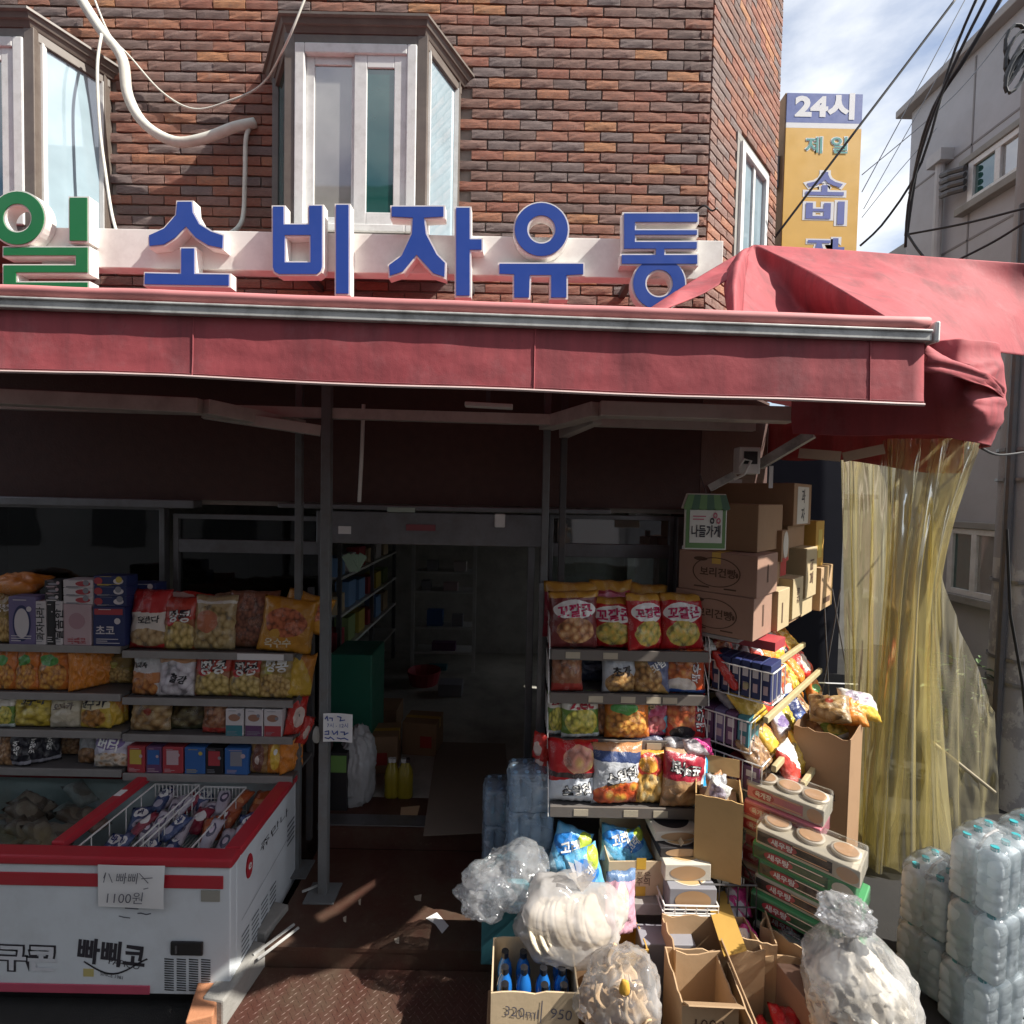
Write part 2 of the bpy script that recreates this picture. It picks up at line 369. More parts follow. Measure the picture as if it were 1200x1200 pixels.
# --- bay windows
def bay(xl, xr, dx, first):
    yf = 3.10; zb, zt = P(420, 277, yf).z, P(420, 44, yf).z; zh = P(420, 20, yf).z
    xl += dx; xr += dx; bl, br = xl - .24, xr + .17
    mb = MB(); fp = [(bl, FY), (xl, yf), (xr, yf), (br, FY)]
    for (a, b) in ((fp[0], fp[1]), (fp[1], fp[2]), (fp[2], fp[3])):         # top and bottom rails
        for z, h in ((zb - .02, .06), (zt - .03, .06)): mb.bar((a[0], a[1], z), (b[0], b[1], z), .05, h)
    for x, y in fp[1:3]: mb.box(x - .03, x + .03, y - .028, y + .05, zb - .045, zt)
    for x in (bl + .01, br - .01): mb.box(x - .025, x + .025, FY - .05, FY + .02, zb - .03, zt)
    bw = mb.build('bay_window', M_BROWN, bld, bev=.004)
    mb = MB(); poly = fp; n = 4
    mb.add([(x, y, zb - .06) for x, y in poly] + [(x, y, zb - .05) for x, y in poly], [(3, 2, 1, 0), (4, 5, 6, 7)] + [(i, (i + 1) % 4, (i + 1) % 4 + 4, i + 4) for i in range(4)])
    mb.build('window_sill', M_BROWN, bw)
    # moulded hood
    mb = MB(); prof = [(.0, .0), (.03, .0), (.045, .03), (.055, .033), (.065, .06), (.08, .064), (.08, .078), (0, .088)]
    rings = []
    for o_, z_ in prof: rings.append([(bl - o_ * 1.3, FY), (xl - o_ * .5, yf - o_), (xr + o_ * .5, yf - o_), (br + o_ * 1.3, FY)])
    for k in range(len(prof) - 1):
        za, zc = zt - .005 + prof[k][1], zt - .005 + prof[k + 1][1]
        for i in range(3):
            a, b = rings[k][i], rings[k][i + 1]; c, d = rings[k + 1][i + 1], rings[k + 1][i]
            mb.add([(a[0], a[1], za), (b[0], b[1], za), (c[0], c[1], zc), (d[0], d[1], zc)], [(0, 1, 2, 3)])
    a = rings[0]; mb.add([(p[0], p[1], zt - .005) for p in a], [(3, 2, 1, 0)])
    a = rings[-1]; mb.add([(p[0], p[1], zt + .083) for p in a], [(0, 1, 2, 3)])
    mb.build('window_hood', M_BROWN, bw)
    # white frame and two sashes
    x0, x1 = xl + .032, xr - .032; mb = MB(); t = .058; y0, y1 = yf - .035, yf + .03
    mb.box(x0, x0 + t, y0, y1, zb + .012, zt - .06); mb.box(x1 - t, x1, y0, y1, zb + .012, zt - .06)
    mb.box(x0 + t, x1 - t, y0, y1, zt - .06 - t, zt - .06); mb.box(x0 + t, x1 - t, y0, y1, zb + .012, zb + .012 + t * .8)
    mb.build('window_frame', M_WHITEFR, bw, bev=.006)
    xm = (x0 + x1) / 2 + .0
    for k, (a, b, gm, yy, st) in enumerate(((x0 + t, xm + .02, M_GLASS_G, yf + .005, .05), (xm - .01, x1 - t, M_GLASS_D, yf - .012, .075))):
        mb = MB(); za, zc = zb + .056, zt - .115
        mb.box(a, a + st, yy - .012, yy + .012, za, zc); mb.box(b - st, b, yy - .012, yy + .012, za, zc)
        mb.box(a + st, b - st, yy - .012, yy + .012, zc - st, zc); mb.box(a + st, b - st, yy - .012, yy + .012, za, za + st)
        mb.build('sash', M_WHITEFR, bw, bev=.004)
        mb = MB(); mb.box(a + st - .003, b - st + .003, yy - .003, yy + .003, za + st - .003, zc - st + .003); mb.build('pane', gm, bw)
    for (a, b, gm) in ((fp[0], fp[1], M_GLASS_D), (fp[2], fp[3], M_GLASS_M)):
        d = V((b[0] - a[0], b[1] - a[1], 0)); u = d.normalized(); A = V((a[0], a[1], 0)) + u * .04; B = V((b[0], b[1], 0)) - u * .04
        mb = MB(); mb.bar(A + V((0, 0, (zb + zt) / 2)), B + V((0, 0, (zb + zt) / 2)), .008, zt - zb - .11); mb.build('side_pane', gm, bw)
        nn = V((u.y, -u.x, 0)); mb = MB()
        for q in (A, B): mb.box(-.014, .014, -.014, .014, zb + .02, zt - .05, M=Matrix.Translation(q + nn * .012))
        mb.build('side_frame', M_BROWN if gm == M_GLASS_D else M_WHITEFR, bw)
    mb = MB(); mb.box(bl + .06, br - .05, FY - .012, FY + .006, zb, zt); mb.build('room_stand_in', sol('room_dark', (.05, .055, .055), .9), bw)  # plain dark panel in place of the room behind the bay
xl, xr = P(341, 160, 3.1).x, P(495, 160, 3.1).x
bay(xl, xr, 0, True); bay(xl, xr, -2.30, False)
# --- chamfer window
s0, s1, z0, z1 = .50, 1.07, 4.12, 5.15
MC = Matrix.Translation(C0) @ Matrix(((CU.x, -CN.x, 0), (CU.y, -CN.y, 0), (0, 0, 1))).to_4x4()
mb = MB()
for a, b, c, d in ((s0, s0 + .06, z0, z1), (s1 - .06, s1, z0, z1), (s0 + .06, s1 - .06, z1 - .06, z1), (s0 + .06, s1 - .06, z0, z0 + .06)): mb.box(a, b, -.035, .02, c, d, M=MC)
cwn = mb.build('corner_window', M_WHITEFR, bld, bev=.005)
mb = MB(); mb.box(s0 - .05, s1 + .05, -.012, .02, z1 + .002, z1 + .05, M=MC); mb.box(s0 - .05, s0 - .002, -.012, .02, z0, z1, M=MC); mb.box(s1 + .002, s1 + .05, -.012, .02, z0, z1, M=MC); mb.build('window_surround', M_CONC, cwn)
mb = MB(); mb.box(s0 + .06, s1 - .06, -.004, .004, z0 + .06, z1 - .06, M=MC); mb.build('pane', M_GLASS_M, cwn)
mb = MB(); mb.box((s0 + s1) / 2 - .02, (s0 + s1) / 2 + .02, -.02, .01, z0 + .06, z1 - .06, M=MC); mb.build('sash', M_WHITEFR, cwn)

# --- ground floor: walls around the shopfront, rooms, shutter box, frames
xd0, xd1 = P(386, 800, FY).x, P(612, 800, FY).x; xw1 = P(794, 700, FY).x
zt = ZL1 + .018; M_LOW = sol('lower_wall_tile', (.085, .05, .042), .7, var=.3, scale=14, bump=.3)
for q in ((-5.2, -3.6, FY + .02, FY + .2, 0, zt), (xw1 + .05, CX - .02, FY + .02, FY + .2, 0, zt), (-3.6, xd0 - .04, FY + .02, FY + .2, 0, .95), (xd1 + .14, xw1 + .049, FY + .021, FY + .2, 0, .55), (C1.x - .2, C1.x + .0, C1.y, 5.4, 0, zt), (C1.x - .2, C1.x + .0, 7.1, 10, 0, zt), (C1.x - .2, C1.x + .0, 5.401, 7.099, 0, .8)):  # gap in the lane side wall is added to let daylight in
    mb = MB(); mb.box(*q); mb.build('lower_wall', M_LOW, bld)
mb = MB(); A = C0 + CN * -.1; B = C1 + CN * -.1; mb.bar(A + V((0, 0, zt / 2)), B + V((0, 0, zt / 2)), .18, zt); mb.build('lower_wall', M_LOW, bld)
mb = MB(); mb.box(-3.7, 1.6, FY + .19, 7.2, 0, ZFL); mb.build('shop_floor', M_INTF, bld)
mb = MB(); mb.box(-3.7, 1.7, 7.2, 7.3, 0, 2.7); mb.box(-3.8, -3.7, FY + .2, 7.2, 0, 2.7); mb.box(1.6, 1.7, FY + .35, 5.5, 0, 2.7); mb.box(1.6, 1.7, 7.0, 7.2, 0, 2.7); mb.box(1.6, 1.7, 5.5, 7.0, 0, .9); mb.box(1.6, 1.7, 5.5, 7.0, 2.35, 2.7); mb.build('inner_wall', M_INTW, bld)  # unseen opening in the right wall, added to brighten the shop inside
mb = MB(); mb.box(-3.8, 1.7, FY + .2, 7.3, 2.5, 2.58); mb.build('shop_ceiling', M_INTW, bld)
mb = MB(); mb.box(xd0 - .06, xd1 + .14, FY - .10, FY + .015, ZL0, ZL1); mb.box(xd0 - .3, xd1 + .55, FY - .13, FY + .01, ZL1 + .012, ZL1 + .045)
sh = mb.build('shutter_box', M_STEEL, bld, bev=.006)
mb = MB(); a = P(476, 618, FY - .11); mb.box(a.x, a.x + .19, FY - .115, FY - .101, a.z - .02, a.z + .02); mb.build('red_sticker', sol('faded_red', (.22, .06, .07), .6), sh)
mb = MB(); a = P(585, 610, FY - .11); mb.box(a.x - .03, a.x + .04, FY - .125, FY - .101, a.z - .045, a.z + .045); mb.build('door_sensor', M_WHITE, sh, bev=.008)
mb = MB(); a = P(402, 622, FY - .11); mb.box(a.x - .03, a.x + .05, FY - .113, FY - .101, a.z - .02, a.z + .03); mb.build('white_sticker', M_PAPER, sh)
mb = MB(); a = P(470, 597, FY - .14); mb.box(a.x - .09, a.x + .09, FY - .137, FY - .131, a.z - .018, a.z + .012); mb.build('pale_sticker', sol('pale_green_sticker', (.35, .42, .36), .6), sh)
# door frame and sliding door leaf
mb = MB()
for x in (xd0 - .05, xd1 + .02, xd1 + .10): mb.box(x, x + .045, FY - .06, FY + .03, ZFL, ZL0)
mb.box(xw1 - .03, xw1 + .03, FY - .05, FY + .03, .3, ZL1); mb.box(xd0 - .05, xd1 + .1, FY - .08, FY + .04, ZFL - .03, ZFL + .012)
dfr = mb.build('door_frame', M_STEEL, bld, bev=.004)
# front windows
def panes(name, x0, x1, z0, z1, y, gm, fr=.04, mull=()):
    mb = MB()
    mb.box(x0, x0 + fr, y - .03, y + .03, z0, z1); mb.box(x1 - fr, x1, y - .03, y + .03, z0, z1)
    mb.box(x0 + fr, x1 - fr, y - .03, y + .03, z1 - fr, z1); mb.box(x0 + fr, x1 - fr, y - .03, y + .03, z0, z0 + fr)
    for q in mull: mb.box(x0 + fr, x1 - fr, y - .028, y + .028, q - .045, q + .045)
    fo = mb.build(name, M_STEEL, bld, bev=.003)
    zz = [z0 + fr] + [q for q in mull] + [z1 - fr]
    for k, (a, b) in enumerate(zip(zz, zz[1:])):
        mb = MB(); mb.box(x0 + fr - .002, x1 - fr + .002, y - .004, y + .004, a + (.045 if k else 0), b - (.045 if k < len(zz) - 2 else 0)); mb.build('pane', gm[k], fo)
xa, xb, xc = P(-200, 700, FY).x, P(196, 700, FY).x, xd0 - .06
M_GLASS_S = glass_mat('darkened_shop_glass', (.30, .31, .30), .015, 1, graze=.25)  # dark tint puts the dimness of the room into the glass
panes('shop_window', xb + .02, xc, .96, P(260, 603, FY).z, FY + .06, [M_GLASS_S, M_GLASS_S], .035, (P(270, 641, FY).z,))
panes('shop_window', xa, xb - .02, .96, P(100, 590, FY).z, FY + .03, [M_GLASS_S], .035)
panes('shop_window', xd1 + .16, xw1 - .032, .56, P(720, 604, FY).z, FY + .04, [M_GLASS_T, M_GLASS_R], .03, (P(720, 646, FY).z,))
mb = MB(); a = P(0, 585, FY - .05); b = P(232, 589, FY - .05); mb.box(-3.6, b.x, FY - .10, FY + .0, a.z - .035, a.z + .02); mb.build('shutter_rail', M_STEEL, bld, bev=.006)
# steps
M_RUST = None
def rust_mat():
    g = G('rusty_red_steel'); co = g.coord()
    c = g.mix(g.noise(5, 6, .65, co), (.062, .026, .02), (.105, .042, .03))
    c = g.mix(g.ramp(g.noise(2.4, 7, .7, co), [(.45, (0, 0, 0)), (.70, (1, 1, 1))]), c, (.10, .07, .048))
    c = g.mix(g.math('MULTIPLY', g.ramp(g.noise(22, 4, .7, co), [(.60, (0, 0, 0)), (.74, (1, 1, 1))]), .3), c, (.20, .15, .11))
    return g.done(g.bsdf(c, g.math('MULTIPLY_ADD', g.noise(9, 4, .6, co), .5, .25), .25, g.bump(g.noise(90, 4, .7, co), .35, .003)))
M_RUST = rust_mat()
xs0, xs1 = -1.30, 1.25
stp = thing('entrance_steps', 'rusty red steel plate steps before the shop door', 'steps', (-.4, 2.7, 0))
ZP = .16; YP = PZ(450, 1112, ZP).y; YD = FY - .10
mb = MB(); mb.box(xs0 + .05, xs1, YP, YD, ZP - .02, ZP); mb.box(xs0 + .05, xs1, YP + .004, YP + .02, .03, ZP - .021); mb.build('upper_tread', M_RUST, stp)
mb = MB(); mb.box(xs0 + .05, xs1, YD + .002, YD + .02, ZP + .002, ZFL - .002); mb.box(xs0 + .05, xs1, YD + .003, FY + .25, ZFL - .0, ZFL + .006); mb.build('door_riser', M_RUST, stp)
mb = MB(); mb.add([(xs0, 1.75, .012), (xs1, 1.75, .012), (xs1, YP - .002, .05), (xs0, YP - .002, .05), (xs0, 1.75, .004), (xs1, 1.75, .004), (xs1, YP - .002, .03), (xs0, YP - .002, .03)], [(0, 1, 2, 3), (7, 6, 5, 4), (0, 4, 5, 1), (1, 5, 6, 2), (2, 6, 7, 3), (3, 7, 4, 0)])
lt = mb.build('lower_tread', M_RUST, stp)
mb = MB(); r = random.Random(3)                                      # raised lozenges of the tread plate
def loz(x, y, z, a, sl):
    c, s = math.cos(a), math.sin(a); q = [(-.013, 0), (0, -.0035), (.013, 0), (0, .0035)]
    vs = [(x + c * px - s * py, y + s * px + c * py, z + sl * 0) for px, py in q] + [(x, y, z + .0022)]
    mb.add(vs, [(0, 1, 4), (1, 2, 4), (2, 3, 4), (3, 0, 4)])
def plate(x0, x1, y0, y1, zf):
    i = 0; y = y0
    while y < y1:
        x = x0 + (i % 2) * .017
        k = 0
        while x < x1:
            loz(x, y, zf(y), R(45) if (i + k) % 2 else R(-45), 0); x += .034; k += 1
        y += .019; i += 1
plate(xs0 + .03, .55, 1.9, YP - .03, lambda y: .0125 + (y - 1.75) / (YP - 1.752) * .038)
tag(mb.build('tread_pattern', M_RUST, stp), kind='stuff')
# tan cardboard sheets lying in the doorway
# ================================================================ cloth and sheet helpers
def cr1(p, t):
    n = len(p) - 1; x = min(max(t, 0), .99999) * n; i = int(x); f = x - i
    a, b, c, d = p[max(i - 1, 0)], p[i], p[i + 1], p[min(i + 2, n)]
    return (b * 2 + (c - a) * f + (a * 2 - b * 5 + c * 4 - d) * f * f + (b * 3 - a - c * 3 + d) * f ** 3) * .5
def net(rows):      # Catmull-Rom surface through rows of points
    return lambda u, v: cr1([cr1(r, u) for r in rows], v)
def PX(px, py, X):
    d = _f + _r * ((px - 600) / 600) + _u * ((600 - py) / 600)
    return CAM + d * (X / d.x)
def solidify(o, t):
    s = o.modifiers.new('thickness', 'SOLIDIFY'); s.thickness = t; s.offset = 0; return o
def canvas_mat():
    g = G('red_awning_canvas'); co = g.coord()
    c = g.mix(g.noise(1.7, 4, .6, co), (.35, .068, .082), (.45, .11, .12))
    st = g.coord('Object', (3.0, 3.0, .35))
    c = g.mix(g.math('MULTIPLY', g.ramp(g.noise(2.6, 5, .65, st), [(.46, (0, 0, 0)), (.70, (1, 1, 1))]), .6), c, (.15, .055, .062))
    c = g.mix(g.math('MULTIPLY', g.ramp(g.noise(6, 6, .75, co), [(.52, (0, 0, 0)), (.8, (1, 1, 1))]), .30), c, (.44, .25, .26))
    c = g.mix(g.math('MULTIPLY', g.ramp(g.noise(30, 3, .7, co), [(.68, (0, 0, 0)), (.76, (1, 1, 1))]), .5), c, (.14, .07, .07))
    nn = g.bump(g.math('ADD', g.noise(4, 4, .6, co), g.math('MULTIPLY', g.noise(320, 2, .5, co), .05)), .35, .02)
    b = g.bsdf(c, .72, 0, nn, .18); t = g.n('ShaderNodeBsdfTranslucent'); g.sock(c, t.inputs['Color'])
    ms = g.n('ShaderNodeMixShader'); ms.inputs[0].default_value = .06; g.l(b, ms.inputs[1]); g.l(t.outputs[0], ms.inputs[2])
    return g.done(ms.outputs[0])
M_CANVAS = canvas_mat()
M_ALU = sol('weathered_aluminium', (.56, .56, .54), .55, .05, var=.25, scale=9, dirt=.75, dirtcol=(.09, .08, .075))
M_PINK = sol('faded_pink_canvas', (.58, .22, .22), .7, var=.25, scale=7, dirt=.3, dirtcol=(.30, .14, .14))

# ================================================================ awning
GY = 1.62
gl, gr = P(0, 352, GY), P(1083, 391, GY)
def front(x): return V((x, GY, gl.z + (gr.z - gl.z) * (x - gl.x) / (gr.x - gl.x)))
XL_, XR_ = -4.2, gr.x
awn = thing('awning', 'faded red canvas awning on grey steel frame along the shop front', 'awning', (-1, 2.8, 0))
out1 = V((XR_, GY, 0)) + CU * 2.55
def roof(u, v):
    a = front(XL_ + (XR_ - XL_) * u); b = V((XL_ + (CX + .03 - XL_) * u, FY - .02, a.z + .30))
    p = a.lerp(b, v); p.z += .012 * math.sin(u * 40) * math.sin(v * math.pi) * (1 - u) - .03 * math.sin(v * math.pi); return p
mb = MB(); mb.grid(roof, 60, 8)
def roof2(u, v):
    zf = gr.z; a = V((XR_, GY, zf)) + CU * (2.55 * u); b = C0 + CU * (CW * u) + V((0, 0, zf + .30)) + CN * .03
    p = a.lerp(b, v); p.z -= .03 * math.sin(v * math.pi); return p
mb.grid(roof2, 24, 8)
mb.build('roof_canvas', M_CANVAS, awn, smooth=True)
mb = MB(); pts = [front(XL_ + (XR_ - XL_) * i / 90) + V((0, -.012 + .003 * noise.noise(V((i * .3, 0, 0))), .028 + .004 * noise.noise(V((i * .25, 3, 0))))) for i in range(91)]
mb.tube(pts, .017, 10); mb.build('rolled_hem', M_PINK, awn, smooth=True)
mb = MB(); a, b = front(XL_), front(XR_); dz = V((0, -.012, -.016))
mb.bar(a + dz, b + dz, .04, .032); mb.bar(a + dz + V((0, -.022, .014)), b + dz + V((0, -.022, .014)), .006, .009); mb.build('gutter_bar', M_ALU, awn, bev=.004)
mb = MB(); q = b + V((.008, -.012, -.005)); mb.box(q.x, q.x + .014, q.y - .026, q.y + .026, q.z - .032, q.z + .034); mb.build('gutter_end_cap', M_WHITE, awn, bev=.008)
def valance(u, v):
    x = XL_ + (XR_ - XL_ - .01) * u; a = front(x); h = .198 + .010 * noise.noise(V((x * 1.3, 0, 5)))
    y = GY - .012 + .007 * noise.noise(V((x * 1.1, v * .8, 0))) * (v + .2) + .002 * noise.noise(V((x * 9, v * 4, 2))) - .006 * v
    return V((x, y, a.z - .03 - h * v))
mb = MB(); mb.grid(valance, 150, 14); solidify(mb.build('front_valance', M_CANVAS, awn, smooth=True), .003)
for x in (-3.1, -2.05, -1.0, .06, 1.1):
    u_ = (x - XL_) / (XR_ - XL_ - .01); mb = MB(); mb.tube([valance(u_, i / 10) + V((0, -.0025, 0)) for i in range(11)], .0022, 5); mb.build('valance_seam', M_CANVAS, awn)
mb = MB(); mb.tube([valance(i / 120, .93) + V((0, -.002, 0)) for i in range(121)], .0013, 4); mb.build('hem_stitching', sol('dark_thread', (.20, .05, .06), .8), awn)
mb = MB(); mb.tube([valance(i / 120, 1.0) + V((0, -.003, .004)) for i in range(121)], .005, 6); mb.build('valance_piping', sol('pale_piping', (.55, .42, .40), .7), awn)
# valance round the chamfered corner, bunched and bulging
def val2(u, v):
    p = V((XR_, GY, gr.z - .03)) + CU * (2.55 * u); e = math.sin(min(1, u / .62) * math.pi) ** .7 if u < .62 else 0
    bul = (.17 * e) * math.sin(min(1, v * 1.3 + .1) * math.pi * .5) + .035 * noise.noise(V((u * 5, v * 3, 0))) * v + .014 * math.sin(v * 11 + u * 9) * e + .02 * ((1 - abs(noise.noise(V((u * 7, v * 5, 4))))) ** 3) * e
    tt = min(1, max(0, (u - .38) / .25)); hh = .09
    return p + CN * bul + V((0, 0, -hh * v + .02 * noise.noise(V((u * 6, 2, v * 2)))))
mb = MB(); mb.grid(val2, 46, 24); solidify(mb.build('corner_valance', M_CANVAS, awn, smooth=True), .003)
dr = net([[P(*q) for q in r] for r in ([(926, 440, 2.3), (1000, 424, 2.15), (1080, 403, 2.0), (1112, 398, 1.95), (1140, 398, 1.93), (1168, 402, 2.02), (1172, 408, 2.4)],
    [(927, 462, 2.3), (1000, 452, 2.15), (1080, 436, 1.99), (1112, 432, 1.92), (1142, 434, 1.88), (1171, 436, 2.0), (1172, 440, 2.4)],
    [(928, 486, 2.3), (1000, 482, 2.15), (1080, 474, 1.98), (1112, 473, 1.88), (1142, 476, 1.85), (1172, 480, 2.0), (1166, 484, 2.4)],
    [(929, 508, 2.3), (1000, 511, 2.15), (1080, 509, 2.0), (1112, 512, 1.93), (1140, 518, 1.95), (1160, 523, 2.05), (1146, 526, 2.4)])])
def drape(u, v):
    p = dr(u, v); k = min(1, max(0, (u - .38) * 5)) * math.sin(min(1, v * 1.3) * math.pi * .8)
    w_ = .030 * ((1 - abs(noise.noise(V((u * 3.2, v * 6.5 + u * 2, 1.5))))) ** 4) + .016 * noise.noise(V((u * 6, v * 7, 3))) + .012 * math.sin(v * 15 + u * 4)
    return p + V((.2, -1, .1)) * (w_ * k * .65) + V((0, .012, 0)) * noise.noise(V((u * 8, v * 2, 0)))
mb = MB(); mb.grid(drape, 80, 40); solidify(mb.build('corner_drape', M_CANVAS, awn, smooth=True), .003)
def val3(u, v):
    a = out1 + V((0, 0, gr.z - .02)); b = C1 + V((0, 0, gr.z + .15)); p = a.lerp(b, u)
    return p + V((0, .02 * math.sin(u * 17), -(.30 + .02 * math.sin(u * 9)) * v))
mb = MB(); mb.grid(val3, 26, 8); solidify(mb.build('end_valance', M_CANVAS, awn, smooth=True), .003)
# steel frame: beams, knee braces, posts
def part(name, mat, fn, parent=None, **k):
    mb = MB(); fn(mb); return mb.build(name, mat, parent, **k)
YB = 2.62; zb = P(100, 466, YB).z
pA, pB, pC, pD = P(350, 690, 3.16), P(382, 690, 2.97), P(637, 690, 3.12), P(657, 690, 3.22)
bm = [(P(-60, 463, YB), P(238, 477, YB)), (P(238, 477, YB), P(352, 500, 3.16)), (P(928, 487, YB), P(702, 480, YB)), (P(702, 480, YB), P(640, 497, 3.12))]
M_BEAM = sol('grey_beam', (.58, .54, .50), .5, .1, var=.2, scale=6, dirt=.4, dirtcol=(.13, .09, .08))
for a, b in bm: part('frame_beam', M_BEAM, lambda mb: mb.bar(a, b, .10, .075), awn, bev=.004)
for a, b in ((P(238, 484, YB + .15), P(376, 505, 2.97)), (P(700, 490, YB + .2), P(660, 508, 3.22))): part('knee_brace', M_BEAM, lambda mb: mb.bar(a, b, .06, .06), awn, bev=.003)
part('cross_beam', M_BEAM, lambda mb: mb.bar(V((-3.6, 3.0, gl.z - .10)), V((1.4, 3.0, gr.z - .10)), .05, .06), awn)
for x in (-3.2, -2.2, -1.17, -.1, .9): part('rafter', M_STEELD, lambda mb: mb.bar(front(x) + V((0, .05, -.05)), V((x, FY - .06, front(x).z + .22)), .04, .05), awn)
for c, r_, zb_, mt in ((pA, .030, ZP, M_GREYP), (pB, .040, ZP, M_GREYP), (pC, .032, ZP, M_GREYP), (pD, .030, ZP, M_STEELD)):
    po = part('post', mt, lambda mb: mb.box(c.x - r_ / 1.5, c.x + r_ / 1.5, c.y - r_ / 1.5, c.y + r_ / 1.5, zb_, gr.z + .12), awn, bev=.004)
    part('base_plate', mt, lambda mb: mb.box(c.x - .09, c.x + .09, c.y - .09, c.y + .07, zb_ + .001, zb_ + .012), po, bev=.003)
tb = thing('fluorescent_lamp', 'unlit white tube lamp under the awning above the door', 'lamp', P(572, 476, 2.5))
part('lamp_housing', M_WHITE, lambda mb: mb.bar(P(545, 474, 2.5), P(601, 477, 2.5), .05, .022), tb, bev=.004)
part('lamp_hanger', M_STEELD, lambda mb: mb.bar(P(572, 474, 2.5), P(572, 474, 2.5) + V((0, 0, .26)), .02, .01), tb)
tag(part('hanging_pipe', M_WHITE, lambda mb: mb.tube([P(426, 474, 3.2), P(424, 530, 3.2), P(421, 588, 3.25)], .012, 8)), 'thin white pipe hanging below the awning left of the door', 'pipe')

# diagonal strut with camera box and small things right of the door
cc = thing('junction_box', 'white open junction box on the slanted pipe under the awning', 'box', P(876, 540, 2.9))
part('box_body', M_WHITE, lambda mb: mb.box(-.06, .06, -.03, .05, -.075, .075, M=Matrix.Translation(P(876, 540, 2.9))), cc, bev=.006)
part('dark_opening', M_BLACK, lambda mb: mb.box(-.035, .04, -.034, -.0305, -.02, .05, M=Matrix.Translation(P(876, 540, 2.9))), cc)
part('cable_knot', M_WHITE, lambda mb: mb.tube([P(866, 548, 2.86), P(872, 538, 2.85), P(880, 540, 2.85), P(872, 556, 2.85), P(860, 562, 2.87)], .008, 6), cc)
part('slanted_pipe', M_ALU, lambda mb: (mb.bar(P(890, 545, 2.93), P(952, 508, 2.75), .05, .05), mb.bar(P(832, 572, 3.05), P(862, 556, 2.97), .04, .04)), cc)
M_STRIP = sol('pale_wood_strip', (.42, .36, .27), .7)
for k, (a, b) in enumerate((((936, 531), (985, 535)), ((988, 536), (1036, 526)))):
    tag(part('wooden_strip', M_STRIP, lambda mb: mb.bar(P(*a, 3.5), P(*b, 3.4), .02, .065)), ('pale wooden strip under the awning beside the brown cartons', 'pale wooden strip meeting the top of the yellow curtain')[k], 'strip')
tag(part('paper_tag', M_PAPER, lambda mb: mb.bar(P(904, 546, 2.9), P(903, 572, 2.9), .022, .004, up=(0, 1, 0))), 'narrow white paper tag hanging under the slanted pipe', 'tag')

# ================================================================ tarp over the corner
def px_(r): return [P(a, b, 3.05 - (3.05 - c) * 1.5) for a, b, c in r]
PATCH = [([px_([(884, 287, 3.05), (985, 293, 3.0), (1090, 301, 2.95), (1230, 311, 2.92), (1330, 318, 2.86)]),
           px_([(948, 318, 2.76), (1030, 331, 2.78), (1110, 343, 2.84), (1230, 352, 2.95), (1330, 358, 2.97)]),
           px_([(1064, 387, 2.08), (1088, 399, 2.20), (1118, 406, 2.50), (1230, 420, 2.86), (1330, 428, 2.92)])], 70, 36),
         ([px_([(878, 290, 3.02), (881, 288, 3.04), (884, 287, 3.05)]), px_([(872, 335, 2.70), (905, 331, 2.94), (948, 318, 2.76)]), px_([(868, 381, 2.42), (965, 386, 2.70), (1064, 387, 2.08)])], 40, 30),
         ([px_([(862, 300, 2.92), (870, 293, 2.93), (878, 290, 3.02)]), px_([(849, 332, 2.55), (862, 330, 2.42), (872, 335, 2.70)]), px_([(856, 381, 2.30), (862, 381, 2.22), (868, 381, 2.42)])], 14, 24),
         ([px_([(762, 361, 2.36), (825, 321, 2.72), (884, 287, 3.05)]), px_([(764, 364, 2.30), (822, 333, 2.58), (872, 305, 2.80)]), px_([(768, 367, 2.26), (820, 346, 2.44), (856, 326, 2.52)])], 36, 14)]
mb = MB()
for rws, nu, nv in PATCH:
    fn_ = net(rws)
    def tarp(u, v):
        p = fn_(u, v); k = math.sin(v * math.pi) * min(1, 4 * u, 4 * (1 - u))
        return p + V((0, -.3, 1)) * ((.035 * noise.noise(p * 2.7) + .014 * noise.noise(p * 7) + .02 * ((1 - abs(noise.noise(p * 2.2 + V((4, 0, 0))))) ** 4)) * max(0, k))
    mb.grid(tarp, nu, nv)
tp = solidify(mb.build('tarp', M_CANVAS, smooth=True), .003); tag(tp, 'loose red tarp thrown over the awning corner with a raised peak', 'tarp')

# ================================================================ shop sign with channel letters
M_LBLUE = sol('sign_blue', (.018, .066, .34), .35, var=.12, scale=4, dirt=.15, dirtcol=(.10, .14, .40))
M_LGREEN = sol('sign_green', (.008, .17, .05), .35, var=.15, scale=4, dirt=.15, dirtcol=(.08, .25, .12))
M_LWHITE = sol('sign_white_side', (.80, .78, .74), .45, var=.08, scale=8, dirt=.45, dirtcol=(.50, .45, .42))
M_RIM = sol('sign_rim', (.62, .63, .60), .4, .2, var=.15)
def shape(polys, ext, off=0.0):
    cu = bpy.data.curves.new('shape', 'CURVE'); cu.dimensions = '2D'; cu.fill_mode = 'BOTH'; cu.extrude = ext; cu.offset = off
    for pl in polys:
        sp = cu.splines.new('POLY'); sp.points.add(len(pl) - 1); sp.use_cyclic_u = True
        for k, (x, y) in enumerate(pl): sp.points[k].co = (x, y, 0, 1)
    ob = bpy.data.objects.new('shape', cu); COL.objects.link(ob)
    dg = bpy.context.evaluated_depsgraph_get(); me = bpy.data.meshes.new_from_object(ob.evaluated_get(dg))
    r = ([tuple(v.co) for v in me.vertices], [tuple(p.vertices) for p in me.polygons])
    bpy.data.objects.remove(ob); bpy.data.curves.remove(cu); bpy.data.meshes.remove(me); return r
def ring(cx, cy, r, n=36): return [(cx + r * math.cos(2 * math.pi * i / n), cy + r * math.sin(2 * math.pi * i / n)) for i in range(n)]
def zz(pts, ox): return [(ox + x / 3, y / 3) for x, y in pts]
